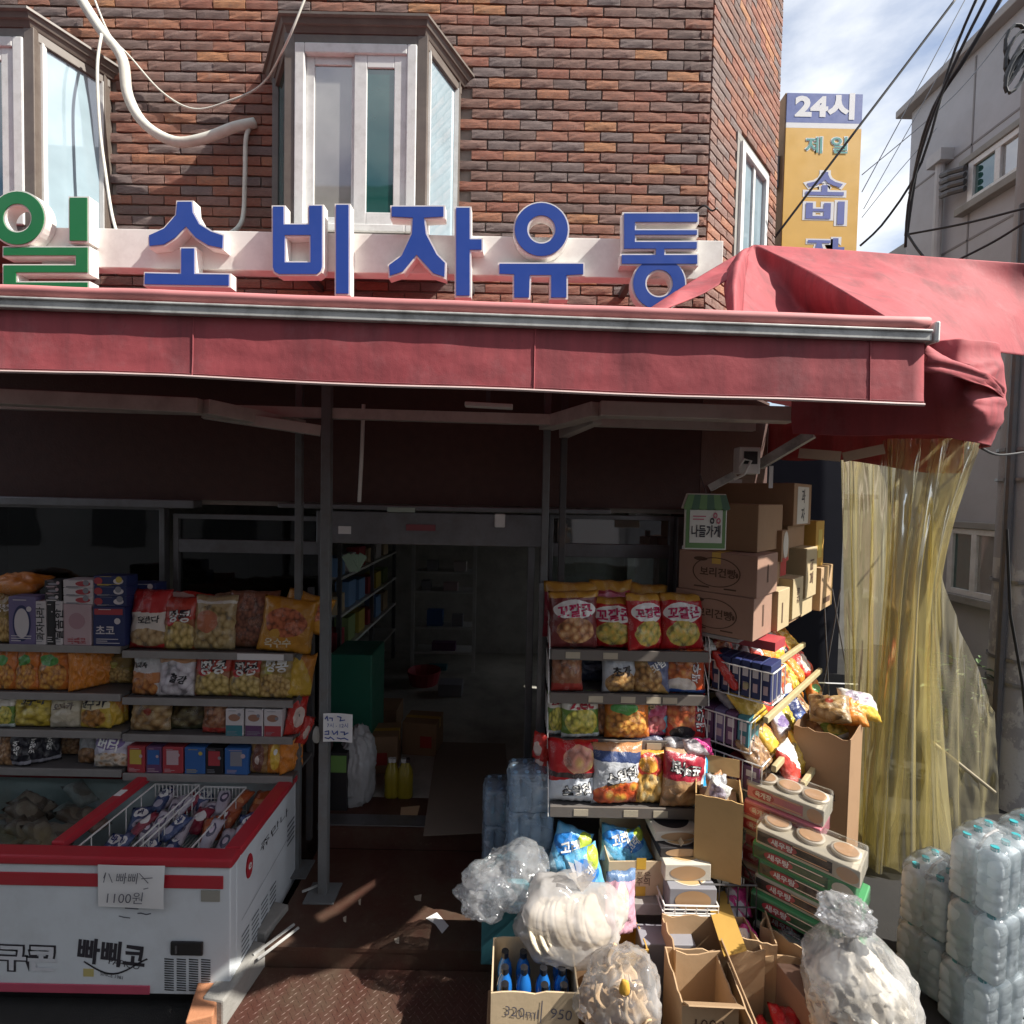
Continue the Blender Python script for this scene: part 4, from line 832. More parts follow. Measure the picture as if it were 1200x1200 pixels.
D = {  # key: (base, layers, [(text, u, v, width, colour, rot, outline colour)])
 'corn_red': (RED, [('b', .86, 1.1, GOLD), ('e', .5, .66, .44, .17, W_), ('f', .5, .30, .38, .22, (.80, .50, .10), (.50, .42, .10), 9)], [('꼬깔콘', .5, .66, .70, (.50, .01, .10), .06, None)]),
 'corn_brown': ((.20, .04, .04), [('b', .88, 1.1, GOLD), ('e', .5, .68, .44, .16, W_), ('f', .52, .32, .38, .22, (.80, .52, .25), (.40, .16, .06), 9)], [('꼬깔콘', .5, .66, .70, (.50, .01, .10), .06, None)]),
 'corn_back': ((.42, .03, .06), [('b', .80, 1.1, GOLD), ('e', .5, .66, .4, .1, PINK)], []),
 'gold_back': (GOLD, [('b', .7, .8, (.30, .08, .03))], []),
 'shrimp': ((.62, .10, .03), [('f', .42, .62, .44, .34, (.75, .40, .12), (.55, .14, .04), 7), ('e', .40, .16, .36, .20, (.75, .68, .62)), ('b', 0, .10, (.04, .12, .42))], [('새우깡', .76, .55, .60, (.80, .80, .78), 1.45, (.25, .02, .02))]),
 'shrimp2': ((.52, .05, .03), [('f', .35, .6, .40, .36, (.72, .36, .12), (.45, .10, .04), 7), ('e', .36, .16, .3, .16, BLK), ('d', 1, 0, .66, RED)], [('새우깡', .82, .5, .72, (.82, .82, .80), 1.5, BLK)]),
 'orange_noodle': (ORG, [('f', .45, .35, .45, .33, (.78, .45, .10), (.55, .22, .05), 10), ('e', .4, .68, .3, .12, GRN)], []),
 'silver_snack': (SIL, [('f', .5, .25, .45, .28, (.60, .38, .15), (.35, .18, .06), 9)], [('초가', .5, .55, .5, BLK, .05, None)]),
 'nut_blue': ((.40, .24, .08), [('d', 1, .8, 1.0, (.10, .12, .22)), ('f', .35, .35, .45, .35, (.66, .42, .16), (.36, .18, .06), 9)], [('맛밤', .7, .68, .4, W_, .5, None)]),
 'zec': ((.14, .26, .05), [('b', .62, .92, (.70, .66, .58)), ('f', .5, .36, .44, .28, (.75, .62, .12), (.45, .42, .08), 9), ('b', 0, .12, (.55, .62, .60))], [('Zec', .5, .76, .62, (.36, .02, .04), 0, None)]),
 'brown_plain': ((.24, .10, .05), [('f', .5, .45, .4, .4, (.42, .20, .08), (.22, .08, .03), 8)], []),
 'pink_green': ((.58, .10, .20), [('d', -1, 1, .35, (.12, .16, .05)), ('e', .75, .3, .2, .2, (.10, .40, .55)), ('f', .4, .3, .3, .2, (.70, .32, .30), (.55, .12, .14), 8)], [('왕새우', .5, .78, .6, CRM, .2, None)]),
 'swing_red': (RED, [('d', .15, -1, -.34, (.62, .66, .72)), ('f', .62, .72, .32, .22, (.80, .55, .18), (.70, .30, .22), 5), ('b', .42, .50, (.05, .03, .03))], [('스윙칩', .58, .24, .56, W_, .12, BLK)]),
 'swing_silver': ((.56, .58, .62), [('d', .05, 1, .74, (.03, .05, .14)), ('d', .05, 1, .90, (.45, .22, .10)), ('f', .6, .16, .6, .24, (.80, .50, .08), (.65, .10, .03), 6)], [('스윙칩', .55, .50, .60, W_, .25, BLK)]),
 'orange_white': ((.72, .35, .05), [('e', .5, .75, .42, .22, (.45, .05, .03)), ('f', .5, .3, .45, .3, (.80, .66, .35), (.70, .40, .10), 6), ('f', .45, .76, .28, .15, (.85, .55, .1), (.6, .25, .03), 5)], []),
 'poca': ((.46, .28, .16), [('b', .50, .95, (.35, .02, .04)), ('f', .4, .24, .42, .22, (.60, .40, .2), (.42, .24, .12), 5), ('d', 1, -.25, .66, (.62, .70, .74)), ('d', 1, -.1, .80, (.04, .38, .75))], [('포카칩', .42, .70, .60, W_, 3.0, BLK)]),
 'navy_roll': ((.035, .045, .09), [('e', .5, .5, .4, .1, (.12, .13, .2))], []),
 'blue_bag': (SKY, [('e', .45, .62, .45, .24, (.02, .18, .52)), ('e', .8, .80, .2, .2, (.40, .50, .06)), ('d', -1, -1, -.38, (.50, .72, .85))], [('고래', .45, .6, .5, W_, .4, None)]),
 'peanut_red': ((.48, .05, .03), [('b', 0, .56, (.30, .10, .04)), ('f', .5, .24, .52, .30, (.74, .58, .24), (.42, .30, .09), 9), ('e', .3, .55, .14, .10, RED)], [('땅콩', .55, .64, .62, W_, .04, BLK)]),
 'red_label': ((.50, .03, .03), [('b', .12, .62, (.66, .60, .54)), ('f', .55, .2, .5, .15, (.60, .45, .25), (.40, .26, .12), 9)], [('오란다', .6, .5, .5, BLK, .08, None)]),
 'beige_clear': ((.44, .34, .18), [('f', .5, .42, .5, .40, (.58, .46, .24), (.36, .25, .10), 9), ('e', .4, .52, .26, .2, (.46, .16, .08)), ('b', .84, .9, (.60, .58, .52))], []),
 'brown_grain': ((.25, .11, .06), [('f', .5, .5, .44, .42, (.34, .14, .08), (.20, .08, .05), 16)], []),
 'orange_amber': ((.58, .27, .03), [('f', .5, .55, .40, .26, (.58, .18, .08), (.44, .12, .05), 14), ('e', .32, .34, .10, .08, GOLD)], [('옥수수', .4, .18, .5, CRM, .1, None)]),
 'white_orange': ((.62, .60, .60), [('b', .3, .52, (.50, .20, .07)), ('f', .4, .18, .5, .22, (.60, .28, .08), (.40, .14, .04), 8)], [('쌀과자', .35, .68, .45, BLK, .1, None)]),
 'white_puff': ((.62, .58, .60), [('b', .78, 1.1, (.50, .25, .12)), ('f', .5, .4, .5, .4, (.72, .70, .72), (.54, .5, .54), 6)], [('찰강', .62, .42, .42, BLK, -.2, None)]),
 'olive_peanut': ((.40, .28, .05), [('b', .55, 1.1, (.30, .20, .06)), ('f', .5, .26, .5, .28, (.70, .52, .22), (.42, .26, .08), 10), ('e', .35, .62, .14, .10, (.45, .42, .10))], [('땅콩', .58, .72, .6, W_, .04, None)]),
 'yellow_chip': ((.62, .46, .05), [('f', .5, .38, .48, .34, (.76, .62, .14), (.50, .38, .05), 6)], [('고구마', .55, .78, .6, BLK, .05, None)]),
 'cream_cookie': ((.60, .54, .40), [('b', .86, 1.1, (.10, .20, .40)), ('b', 0, .22, (.50, .46, .36))], [('모나카', .5, .64, .6, (.20, .16, .14), .04, None)]),
 'yellow_potato': ((.60, .42, .06), [('f', .5, .32, .4, .26, (.55, .28, .08), (.34, .15, .03), 7), ('b', .56, .9, (.66, .58, .38))], [('고구마', .5, .72, .78, BLK, .06, None)]),
 'clear_cookie': ((.36, .25, .13), [('f', .5, .5, .55, .5, (.50, .36, .18), (.28, .16, .06), 6), ('e', .55, .6, .1, .1, (.25, .04, .02))], []),
 'dark_green': ((.07, .075, .035), [('f', .5, .4, .5, .35, (.20, .17, .08), (.10, .07, .03), 7)], []),
 'rust_bag': ((.30, .12, .06), [('f', .5, .6, .4, .3, (.44, .26, .14), (.30, .12, .06), 7), ('b', 0, .2, (.36, .04, .03))], []),
 'black_bar': ((.022, .022, .03), [('b', .06, .16, (.3, .3, .34))], [('오징어', .5, .55, .75, W_, 1.5, None)]),
 'white_purple': ((.60, .58, .66), [('e', .45, .72, .4, .16, (.22, .16, .34)), ('f', .5, .22, .5, .26, (.48, .26, .10), (.70, .62, .52), 7)], [('버터', .45, .70, .5, W_, -.1, None)]),
 'grey_nut': ((.36, .37, .38), [('f', .5, .25, .5, .26, (.36, .20, .09), (.20, .1, .04), 6)], []),
 'orange_yel': ((.62, .22, .03), [('e', .5, .5, .26, .36, YEL), ('e', .5, .6, .1, .08, W_)], []),
 'brown_yel': ((.30, .17, .06), [('e', .5, .45, .3, .4, (.16, .06, .04)), ('e', .5, .4, .1, .12, (.6, .5, .45))], []),
 'plain_yellow': (YEL, [('d', 1, 1, 1.25, (.55, .22, .04))], []),
 'plain_red': ((.62, .04, .03), [('e', .5, .45, .3, .25, (.70, .55, .48))], []),
 'plain_orange': ((.75, .26, .04), [], []), 'plain_navy': (NAVY, [('e', .5, .3, .3, .15, (.04, .08, .25))], []),
 'white_yellow': ((.72, .70, .66), [('b', 0, .35, YEL), ('f', .5, .65, .4, .25, (.70, .66, .70), (.45, .38, .48), 6)], []),
 'brown_snack': ((.34, .2, .1), [('f', .5, .5, .5, .5, (.46, .30, .16), (.25, .13, .06), 8)], []),
 'silver_grey': ((.42, .42, .44), [('f', .5, .5, .4, .3, (.2, .2, .22), (.5, .5, .52), 6)], []),
 'red_white': ((.60, .07, .05), [('d', 1, 1, 1.0, W_)], []),
 'ice_blue': ((.05, .08, .20), [('e', .5, .7, .36, .16, W_), ('e', .5, .32, .3, .14, (.42, .40, .48))], [('바', .5, .7, .3, NAVY, 0, None)]),
 'ice_white': ((.50, .46, .52), [('e', .5, .6, .3, .2, (.06, .05, .10)), ('e', .5, .62, .18, .1, (.6, .5, .58))], []),
 'ice_orange': ((.44, .10, .03), [('e', .5, .5, .4, .1, (.55, .22, .08))], []),
 'ice_red': ((.32, .03, .06), [('e', .5, .6, .35, .18, W_)], []),
 'ice_brown': ((.20, .13, .10), [('e', .5, .5, .36, .3, (.36, .26, .2))], []),
 'ice_grey': ((.33, .33, .32), [('e', .5, .5, .36, .3, (.2, .17, .15))], []),
 'pink_pack': ((.72, .40, .50), [('e', .45, .5, .22, .36, (.80, .72, .55)), ('b', .86, 1.1, (.12, .20, .35))], []),
 'red_ramen': ((.58, .02, .03), [('d', 1, -1, .55, W_), ('e', .5, .6, .3, .2, (.40, .01, .02))], []),
 'pink_white': ((.72, .66, .68), [('d', 1, .6, .85, (.65, .05, .25))], [])}
def bag_surface(w, h, t, seed, twist=.0):
    def f(u, v):      # front depth 0..t/2
        a = max(0, 1 - abs(2 * u - 1) ** 2.6); b = max(0, 1 - abs(2 * v - 1) ** 3.2)
        d = t * .5 * (a ** .62) * (b ** .62)
        q = V((u * w * 20 + seed * 3.1, v * h * 20, seed * 1.7))
        cr_ = (1 - abs(noise.noise(q))) ** 3
        edge = 1 - a * b
        return d * (1 + .16 * noise.noise(q * .6)) + .016 * (cr_ - .35) * (a * b) ** .3 + .007 * ((1 - abs(noise.noise(q * 2.1))) ** 4 - .2) * (a * b) ** .3 + .006 * math.sin(u * 40 + seed) * max(0, abs(2 * v - 1) - .7) * 3 * a
    def xy(u, v):     # silhouette pulls in where the bag is fat; corners stick out
        pin = 1 - .055 * math.sin(v * math.pi); x = (u - .5) * w * pin + .004 * noise.noise(V((v * 7, seed, u)))
        z = v * h + .01 * noise.noise(V((u * 4, seed * 2.0, v))) * (1 if v > .5 else .2) - .02 * h * math.sin(u * math.pi) * (v > .9)
        return x, z
    def pt(u, v, side=1, off=0.0):
        x, z = xy(u, v); return V((x, -side * (f(u, v) + off), z))
    return pt
def make_bag(label, cat, loc, w, h, t, key, rot=(0, 0, 0), seed=None, group=None, name='snack_bag', nu=18, nv=22, text=True):
    base, layers, texts = D[key]; seed = rnd.random() * 90 if seed is None else seed
    pt = bag_surface(w, h, t, seed); o = thing(name, label, cat, loc, rot, group)
    mb = MB(); vs = []; uv = []
    for side in (1, -1):
        for j in range(nv + 1):
            for i in range(nu + 1):
                if side < 0 and (i in (0, nu) or j in (0, nv)): continue
                vs.append(pt(i / nu, j / nv, side)); uv.append((i / nu, j / nv))
    n1 = (nu + 1) * (nv + 1)
    def idx(i, j, side):
        if side > 0 or i in (0, nu) or j in (0, nv): return j * (nu + 1) + i
        return n1 + (j - 1) * (nu - 1) + (i - 1)
    fs = []
    for j in range(nv):
        for i in range(nu):
            fs.append((idx(i, j, 1), idx(i + 1, j, 1), idx(i + 1, j + 1, 1), idx(i, j + 1, 1)))
            fs.append((idx(i, j, -1), idx(i, j + 1, -1), idx(i + 1, j + 1, -1), idx(i + 1, j, -1)))
    mb.add(vs, fs); me = mb.mesh('wrapper', bag_mat(key, base, layers), True)
    ul = me.uv_layers.new(name='UVMap'); li = [0] * len(me.loops); me.loops.foreach_get('vertex_index', li)
    ul.data.foreach_set('uv', [q for k in li for q in uv[k]])
    link(me, 'wrapper', o, True)
    if text:
        for s, u0, v0, wd, col, ro, outl in texts:
            def fn(x, y, off): 
                return pt(min(max(u0 + x / w, .02), .98), min(max(v0 + y / h, .02), .98), 1, off)
            cm = sol('print_%d_%d_%d' % tuple(int(k * 100) for k in col), col, .4, var=.05)
            if outl: lettering(o, s, sol('print_%d_%d_%d' % tuple(int(k * 100) for k in outl), outl, .4, var=.05), lambda x, y: fn(x, y, .0025), width=w * wd, bold=.085, rot=ro, res=2)
            lettering(o, s, cm, lambda x, y: fn(x, y, .004), width=w * wd, bold=.03, rot=ro, res=2)
    return o
def pbag(x0, x1, yt, yb, Y, key, label, z=None, lean=.12, rz=0.0, roll=0.0, t=None, group=None, cat='snack bag', fat=1.0, **k):
    """a bag that fills the given stretch of the picture at depth Y, standing on height z"""
    b = P((x0 + x1) / 2, yb, Y); w = (x1 - x0) * Y / 600 * 1.13; h = (yb - yt) * Y / 600 * 1.08
    if z is not None: b.z = z
    t = t or min(.11, .36 * w + .015) * fat
    b.y = Y + t * .45
    return make_bag(label, cat, b, w, h, t, key, (-lean, roll, rz + (rnd.random() - .5) * .14), group=group, **k)

# ================================================================ cartons
def kraft(name, col=(.50, .34, .20), var=.14):
    if name in _mc: return _mc[name]
    g = G(name); co = g.coord()
    c = g.mix(g.noise(3, 5, .6, co), tuple(k * (1 - var) for k in col), col)
    c = g.mix(g.math('MULTIPLY', g.ramp(g.noise(9, 5, .7, co), [(.5, (0, 0, 0)), (.8, (1, 1, 1))]), .3), c, tuple(k * .62 for k in col))
    h = g.math('ADD', g.noise(5, 4, .6, co), g.math('MULTIPLY', g.noise(160, 2, .5, g.coord('Object', (1, 1, .05))), .06))
    _mc[name] = g.done(g.bsdf(c, .82, 0, g.bump(h, .3, .01), .25)); return _mc[name]
M_KR = kraft('kraft_card'); M_KRL = kraft('pale_kraft_card', (.62, .48, .31)); M_KRD = kraft('dark_kraft_card', (.34, .21, .12)); M_KRY = kraft('yellowish_card', (.55, .33, .08)); M_KRW = kraft('white_card', (.62, .57, .48)); M_KRP = kraft('brown_pink_card', (.36, .22, .16))
M_TAPE = sol('yellow_tape', (.60, .36, .05), .4)
M_PRB = sol('brown_print', (.10, .05, .03), .8, var=.2); M_PRR = sol('red_print', (.42, .04, .03), .7); M_PRBL = sol('blue_print', (.03, .07, .30), .6); M_PRO = sol('orange_print', (.62, .16, .03), .7)
def rotM(loc, rz=0, rx=0, ry=0): return Matrix.LocRotScale(V(loc), (Matrix.Rotation(rz, 3, 'Z') @ Matrix.Rotation(rx, 3, 'X') @ Matrix.Rotation(ry, 3, 'Y')).to_quaternion(), None)
def carton(label, loc, w, d, h, rz=0, mat=None, name='carton', cat='carton', group=None, prints=(), side=(), tape=False, rx=0, ry=0, bev=.004, top=()):
    """closed box; prints on the front (-y): (text, x, z, width, material, rot); side: the same on +x; top on +z"""
    o = thing(name, label, cat, loc, (rx, ry, rz), group); mat = mat or M_KR
    mb = MB(); k = .004
    mb.box(-w / 2, w / 2, -d / 2, d / 2, 0, h); mb.build('carton_body', mat, o, local=True, bev=bev)
    if tape:
        mb = MB(); mb.box(-w / 2 - .001, w / 2 + .001, -.025, .025, h + .0006, h + .0012); mb.box(w / 2 + .0006, w / 2 + .0014, -.025, .025, h * .72, h + .0012); mb.box(-w / 2 - .0014, -w / 2 - .0006, -.025, .025, h * .72, h + .0012); mb.build('packing_tape', M_TAPE, o, local=True)
    for lst, fo, ax, ay in ((prints, (0, -d / 2 - .0016, 0), (1, 0, 0), (0, 0, 1)), (side, (w / 2 + .0016, 0, 0), (0, 1, 0), (0, 0, 1)), (top, (0, 0, h + .0016), (1, 0, 0), (0, 1, 0))):
        for p in lst:
            if p[0] == '#o':          # ring outline: x, z, rx, rz
                mb = MB(); disc(mb, plane_fn(V(fo) + V(ax) * p[1] + V(ay) * p[2], ax, ay), p[3], p[4], 32, r0=p[6] if len(p) > 6 else .93); mb.build('printed_ring', p[5], o, local=True)
            elif p[0] == '#d':
                mb = MB(); disc(mb, plane_fn(V(fo) + V(ax) * p[1] + V(ay) * p[2], ax, ay), p[3], p[4], 28); mb.build('printed_oval', p[5], o, local=True)
            elif p[0] == '#r':
                f2 = plane_fn(V(fo) + V(ax) * p[1] + V(ay) * p[2] , ax, ay); mb = MB(); mb.add([f2(-p[3], -p[4]), f2(p[3], -p[4]), f2(p[3], p[4]), f2(-p[3], p[4])], [(0, 1, 2, 3)]); q = mb.build('printed_panel', p[5], o, local=True); 
            else:
                off = V(ax).cross(V(ay)).normalized() * .0008
                lettering(o, p[0], p[4], plane_fn(V(fo) + V(ax) * p[1] + V(ay) * p[2] + off, ax, ay), width=p[3], rot=p[5] if len(p) > 5 else 0, bold=.02, res=2)
    return o
def open_carton(label, loc, w, d, h, rz=0, mat=None, flaps=(), t=.006, name='open_carton', cat='carton', group=None, rx=0, ry=0, prints=(), inner=None, cut=0.0):
    """open box; flaps: (side, length, angle from upright in radians outward) with side in n e s w"""
    o = thing(name, label, cat, loc, (rx, ry, rz), group); mat = mat or M_KR; r = random.Random(hash(label) % 997 if False else len(label) * 7 + int(w * 1000))
    def wall(x0, x1, y0, y1, ax):
        mb = MB(); nseg = 8; vs = []; fs = []
        for i in range(nseg + 1):
            f = i / nseg; hh = h - cut * r.random() - .002 * r.random()
            for (px, py) in (((x0 + (x1 - x0) * f, y0), (x0 + (x1 - x0) * f, y1)) if ax == 'x' else ((x0, y0 + (y1 - y0) * f), (x1, y0 + (y1 - y0) * f))):
                vs += [(px, py, .001), (px, py, hh)]
        for i in range(nseg):
            a = i * 4; b = a + 4
            fs += [(a, b, b + 1, a + 1), (a + 3, b + 3, b + 2, a + 2), (a + 1, b + 1, b + 3, a + 3), (a, a + 2, b + 2, b)]
        e = nseg * 4; fs += [(0, 1, 3, 2), (e, e + 2, e + 3, e + 1)]
        mb.add(vs, fs); mb.build('side_panel', mat, o, local=True)
    wall(-w / 2, w / 2, -d / 2, -d / 2 + t, 'x'); wall(-w / 2, w / 2, d / 2 - t, d / 2, 'x')
    wall(-w / 2, -w / 2 + t, -d / 2 + t + .0005, d / 2 - t - .0005, 'y'); wall(w / 2 - t, w / 2, -d / 2 + t + .0005, d / 2 - t - .0005, 'y')
    mb = MB(); mb.box(-w / 2 + t, w / 2 - t, -d / 2 + t, d / 2 - t, .002, .008); mb.build('bottom_panel', mat, o, local=True)
    for sd, ln, an in flaps:
        if sd in 'ns':
            sg_ = 1 if sd == 'n' else -1; M_ = Matrix.Translation((0, sg_ * (d / 2 - t / 2), h + .001)) @ Matrix.Rotation(-sg_ * an, 4, 'X'); wd = w / 2 - .004
            mb = MB(); mb.box(-wd, wd, -t * .4, t * .4, 0, ln, M=M_)
        else:
            sg_ = 1 if sd == 'e' else -1; M_ = Matrix.Translation((sg_ * (w / 2 - t / 2), 0, h + .001)) @ Matrix.Rotation(sg_ * an, 4, 'Y'); wd = d / 2 - .004
            mb = MB(); mb.box(-t * .4, t * .4, -wd, wd, 0, ln, M=M_)
        mb.build('flap', mat, o, local=True)
    for p in prints: 
        if p[0] == '#r':
            f2 = plane_fn((p[1], -d / 2 - .0015, p[2]), (1, 0, 0), (0, 0, 1)); mb = MB(); mb.add([f2(-p[3], -p[4]), f2(p[3], -p[4]), f2(p[3], p[4]), f2(-p[3], p[4])], [(0, 1, 2, 3)]); mb.build('printed_panel', p[5], o, local=True)
        else: lettering(o, p[0], p[4], plane_fn((p[1], -d / 2 - .0022, p[2]), (1, 0, 0), (0, 0, 1)), width=p[3], rot=p[5] if len(p) > 5 else 0, bold=p[6] if len(p) > 6 else .0, res=2)
    return o
# ================================================================ crumpled film bags
def blob(c, rad, seed, wr=.10, low=.22, sub=5, sq=0.0):
    bm_ = bmesh.new(); bmesh.ops.create_icosphere(bm_, subdivisions=sub, radius=1); c = V(c); mb = MB()
    vs = []
    for v in bm_.verts:
        d = v.co.normalized(); q = d * 1.3 + V((seed, seed * .7, -seed))
        rr = 1 + low * noise.noise(q * 1.1) + wr * ((1 - abs(noise.noise(q * 2.6))) ** 3 - .4) + wr * .6 * ((1 - abs(noise.noise(q * 5.5))) ** 3 - .4)
        p = V((d.x * rad[0], d.y * rad[1], d.z * rad[2])) * rr
        if p.z < -rad[2] * .72: p.z = -rad[2] * .72 + (p.z + rad[2] * .72) * .12
        vs.append(c + p)
    mb.add(vs, [[v.index for v in f.verts] for f in bm_.faces]); bm_.free(); return mb
# ================================================================ left wall shelf above the freezer
M_SHELF = sol('shelf_grey', (.30, .285, .27), .55, .15, var=.2, scale=8, dirt=.35, dirtcol=(.14, .12, .11))
M_SHELFD = sol('shelf_dark', (.12, .11, .105), .55, .1, var=.25, scale=8)
SY = 3.06; SD = 3.37
LA = [P(70, y, SY).z for y in (757, 813, 857, 902)]; LB = [P(240, y, SY).z for y in (765, 820, 863, 909)]
xA0, xA1, xB1 = -3.35, P(142, 800, SY).x, P(343, 800, SY).x
for lab, xa, xb, lev in (('left wall shelf above the freezer, the part at the picture edge', xA0, xA1 - .006, LA), ('left wall shelf above the freezer, the part beside the grey post', xA1 + .006, xB1, LB)):
    s_ = thing('wall_shelf', lab, 'shelf', (xa, SY, lev[3]))
    for z in lev:
        b = part('shelf_board', M_SHELFD, lambda mb: mb.box(xa, xb, SY + .012, SD, z - .022, z - .002), s_)
        part('price_rail', M_SHELF, lambda mb: mb.box(xa, xb, SY - .002, SY + .011, z - .04, z + .004), b, bev=.002)
    for x in (xa + .02, xb - .02): part('upright', M_STEELD, lambda mb: mb.box(x - .018, x + .018, SD, SD + .03, .2, lev[0] + .35), s_)
    part('back_panel', M_SHELFD, lambda mb: mb.box(xa, xb, SD + .031, SD + .04, lev[3] - .05, lev[0] + .02), s_)
tagb = P(300, 768, SY); tag(part('price_tag', M_PAPER, lambda mb: mb.box(tagb.x - .11, tagb.x + .17, SY - .008, SY - .0035, LB[0] - .036, LB[0] + .002)), 'white price strip under the orange bags on the top shelf', 'price tag')
TB = 'boxes and bags on the left shelf'
def pr(n, c): return sol('print_' + n, c, .5, var=.1)
def sbox(x0, x1, yt, yb, z, Y, d, mat, label, prints=(), name='snack_carton'):
    b = P((x0 + x1) / 2, yb, Y); w = (x1 - x0) * Y / 600; h = (yb - yt) * Y / 600
    o = carton(label, (b.x, Y + d / 2, z), w, d, h, (rnd.random() - .5) * .06, mat, name, 'box', TB, prints)
    fq = plane_fn((0, -d / 2 - .0026, 0), (1, 0, 0), (0, 0, 1)); lc = rnd.choice([PWHT, PYEL, PGREY, PPINK]) if mat is not PWHT else PGREY; ln = []
    for q in range(3): zq = h * (.08 + .05 * q); ln.append([(-w * .38, zq), (w * (.38 - .5 * rnd.random()), zq)])
    ln.append([(-w * .3, h * .93), (w * .25 * rnd.random(), h * .93)]); strokes(o, ln, lc, fq, max(.0022, h * .018), 'printed_line')
    mb = MB(); disc(mb, fq, w * .10, w * .10, 14, w * (.22 + .1 * rnd.random()), h * (.6 + .2 * rnd.random())); mb.build('printed_spot', lc, o, local=True)
    return o
PNAVY, PPINK, PWHT, PBLK, PPUR, PRED = pr('navy', (.02, .03, .11)), pr('pale_pink', (.52, .38, .40)), pr('white', (.62, .58, .58)), pr('black', (.02, .018, .02)), pr('violet', (.16, .13, .26)), pr('red', (.40, .05, .06))
PBLUE, PTEAL, PPLUM = pr('mid_blue', (.04, .13, .36)), pr('teal', (.05, .20, .24)), pr('plum', (.14, .06, .14)); PYEL = pr('yellow', (.55, .42, .08)); PGREY = pr('grey', (.25, .25, .28))
za, zb_ = LA[0], LB[0]; k1 = SY + .015
sbox(10, 42, 697, 754, za, k1, .09, PPUR, 'violet carton with a pale oval on the top left shelf', [('#d', 0, .13, .045, .09, PWHT), ('#o', 0, .13, .055, .11, PNAVY, .85)])
sbox(42, 54, 703, 755, za, k1, .12, PWHT, 'narrow white carton spine with black print left of the pink carton', [('과자나라', 0, .13, .20, PBLK, 1.57)])
sbox(55, 64, 703, 755, za, k1, .12, PBLK, 'narrow black carton standing between two white spines')
sbox(65, 73, 703, 755, za, k1, .12, PWHT, 'narrow white carton spine touching the pink carton', [('달콤한', 0, .13, .18, PBLK, 1.57)])
sbox(74, 107, 706, 755, za, k1, .10, PPINK, 'pale pink carton standing on the top left shelf', [('빼빼로', 0, .03, .11, PRED), ('#d', 0, .15, .05, .05, pr('rose', (.42, .25, .28)))])
sbox(109, 146, 711, 758, za, k1, .10, PNAVY, 'navy carton with white figures, lowest beside the red bag', [('#r', 0, .21, .085, .018, PRED), ('초코', -.02, .10, .11, PWHT)])
hz = (755 - 706) * k1 / 600
for i in range(3):
    sbox(74, 109, 696.5, 706, za + hz + .001 + i * .0495, k1 + .005, .10, PWHT, ('lowest', 'middle', 'topmost')[i] + ' of three flat pink white packs on the pink carton', [('#d', .03, .025, .045, .016, PRED)])
hz2 = (758 - 711) * k1 / 600
for i in range(3):
    sbox(110, 148, 699, 711, za + hz2 + .001 + i * .062, k1 + .005, .10, PNAVY, ('lowest', 'middle', 'topmost')[i] + ' of three flat navy packs with orange print', [('#d', -.07, .03, .025, .022, PRED), ('#d', .05, .03, .03, .018, PWHT)])
sbox(150, 183, 672, 690, za + .27, k1 + .12, .1, PNAVY, 'dark navy pack lying behind the red bags on the top shelf')
carton('dark brown carton behind the navy and red snacks on the top shelf', (P(166, 760, 3.2).x, 3.27, LB[0]), .19, .12, .268, 0, M_KRD, 'snack_carton', 'box', TB)
hz3 = (755 - 703) * k1 / 600
for i in range(3): sbox(52, 72, 695, 703, za + hz3 + .001 + i * .042, k1 + .006, .1, PBLK, ('lowest', 'middle', 'topmost')[i] + ' of three flat black packs left of the pink stack', [('#d', 0, .02, .03, .008, PGREY)])
pbag(-14, 9, 700, 754, k1, 'olive_peanut', 'dull yellow bag cut by the picture edge on the top shelf', za, group=TB)
pbag(-30, 30, 672, 700, k1 + .16, 'plain_orange', 'dim orange bag lying behind the violet carton', za + .28, 1.1, group=TB, text=False)
pbag(146, 190, 696, 762, k1, 'red_label', 'red bag with a wide white label on the top shelf', zb_, group=TB)
pbag(188, 224, 704, 763, k1, 'peanut_red', 'red topped peanut bag between white label bag and beige bag', zb_, group=TB)
pbag(222, 268, 703, 764, k1, 'beige_clear', 'beige clear snack bag with a red patch on the top shelf', zb_, group=TB)
pbag(262, 318, 700, 764, k1 + .05, 'brown_grain', 'plain brown grain bag right of the beige bag', zb_, group=TB)
pbag(300, 356, 705, 766, k1 - .02, 'orange_amber', 'big amber corn bag at the top shelf end', zb_, rz=.15, roll=.12, group=TB)
pbag(322, 372, 700, 742, k1 + .05, 'orange_amber', 'second amber bag poking out beyond the shelf end', zb_ + .12, rz=.3, roll=.35, group=TB, text=False)
pbag(158, 232, 690, 712, k1 + .18, 'plain_red', 'red bag lying flat behind the peanut bag', zb_ + .21, 1.0, group=TB)
pbag(240, 300, 692, 715, k1 + .2, 'brown_snack', 'tan bag lying behind the beige bag', zb_ + .2, .9, group=TB)
# second level
z1, z2 = LA[1], LB[1]
pbag(-12, 14, 764, 812, k1, 'orange_noodle', 'orange noodle bag cut by the picture edge on the second shelf', z1, group=TB)
pbag(14, 40, 763, 812, k1, 'orange_noodle', 'orange noodle bag, second from the picture edge', z1, group=TB)
pbag(40, 76, 762, 812, k1, 'orange_noodle', 'orange bag with green oval beside the row of orange bags', z1, group=TB)
for i in range(5): pbag(80 + i * 9, 94 + i * 9, 764, 809 - i * 2, k1 + .02 + i * .03, 'plain_orange', 'plain orange bag, number %s in the row standing edge on' % ('one', 'two', 'three', 'four', 'five')[i], z1, 0, rz=.9, group=TB)
pbag(122, 150, 766, 800, k1 + .14, 'olive_peanut', 'olive bag at the back of the second shelf gap', z1, group=TB, text=False)
pbag(150, 186, 768, 818, k1, 'white_orange', 'white bag with orange band on the second shelf', z2, group=TB)
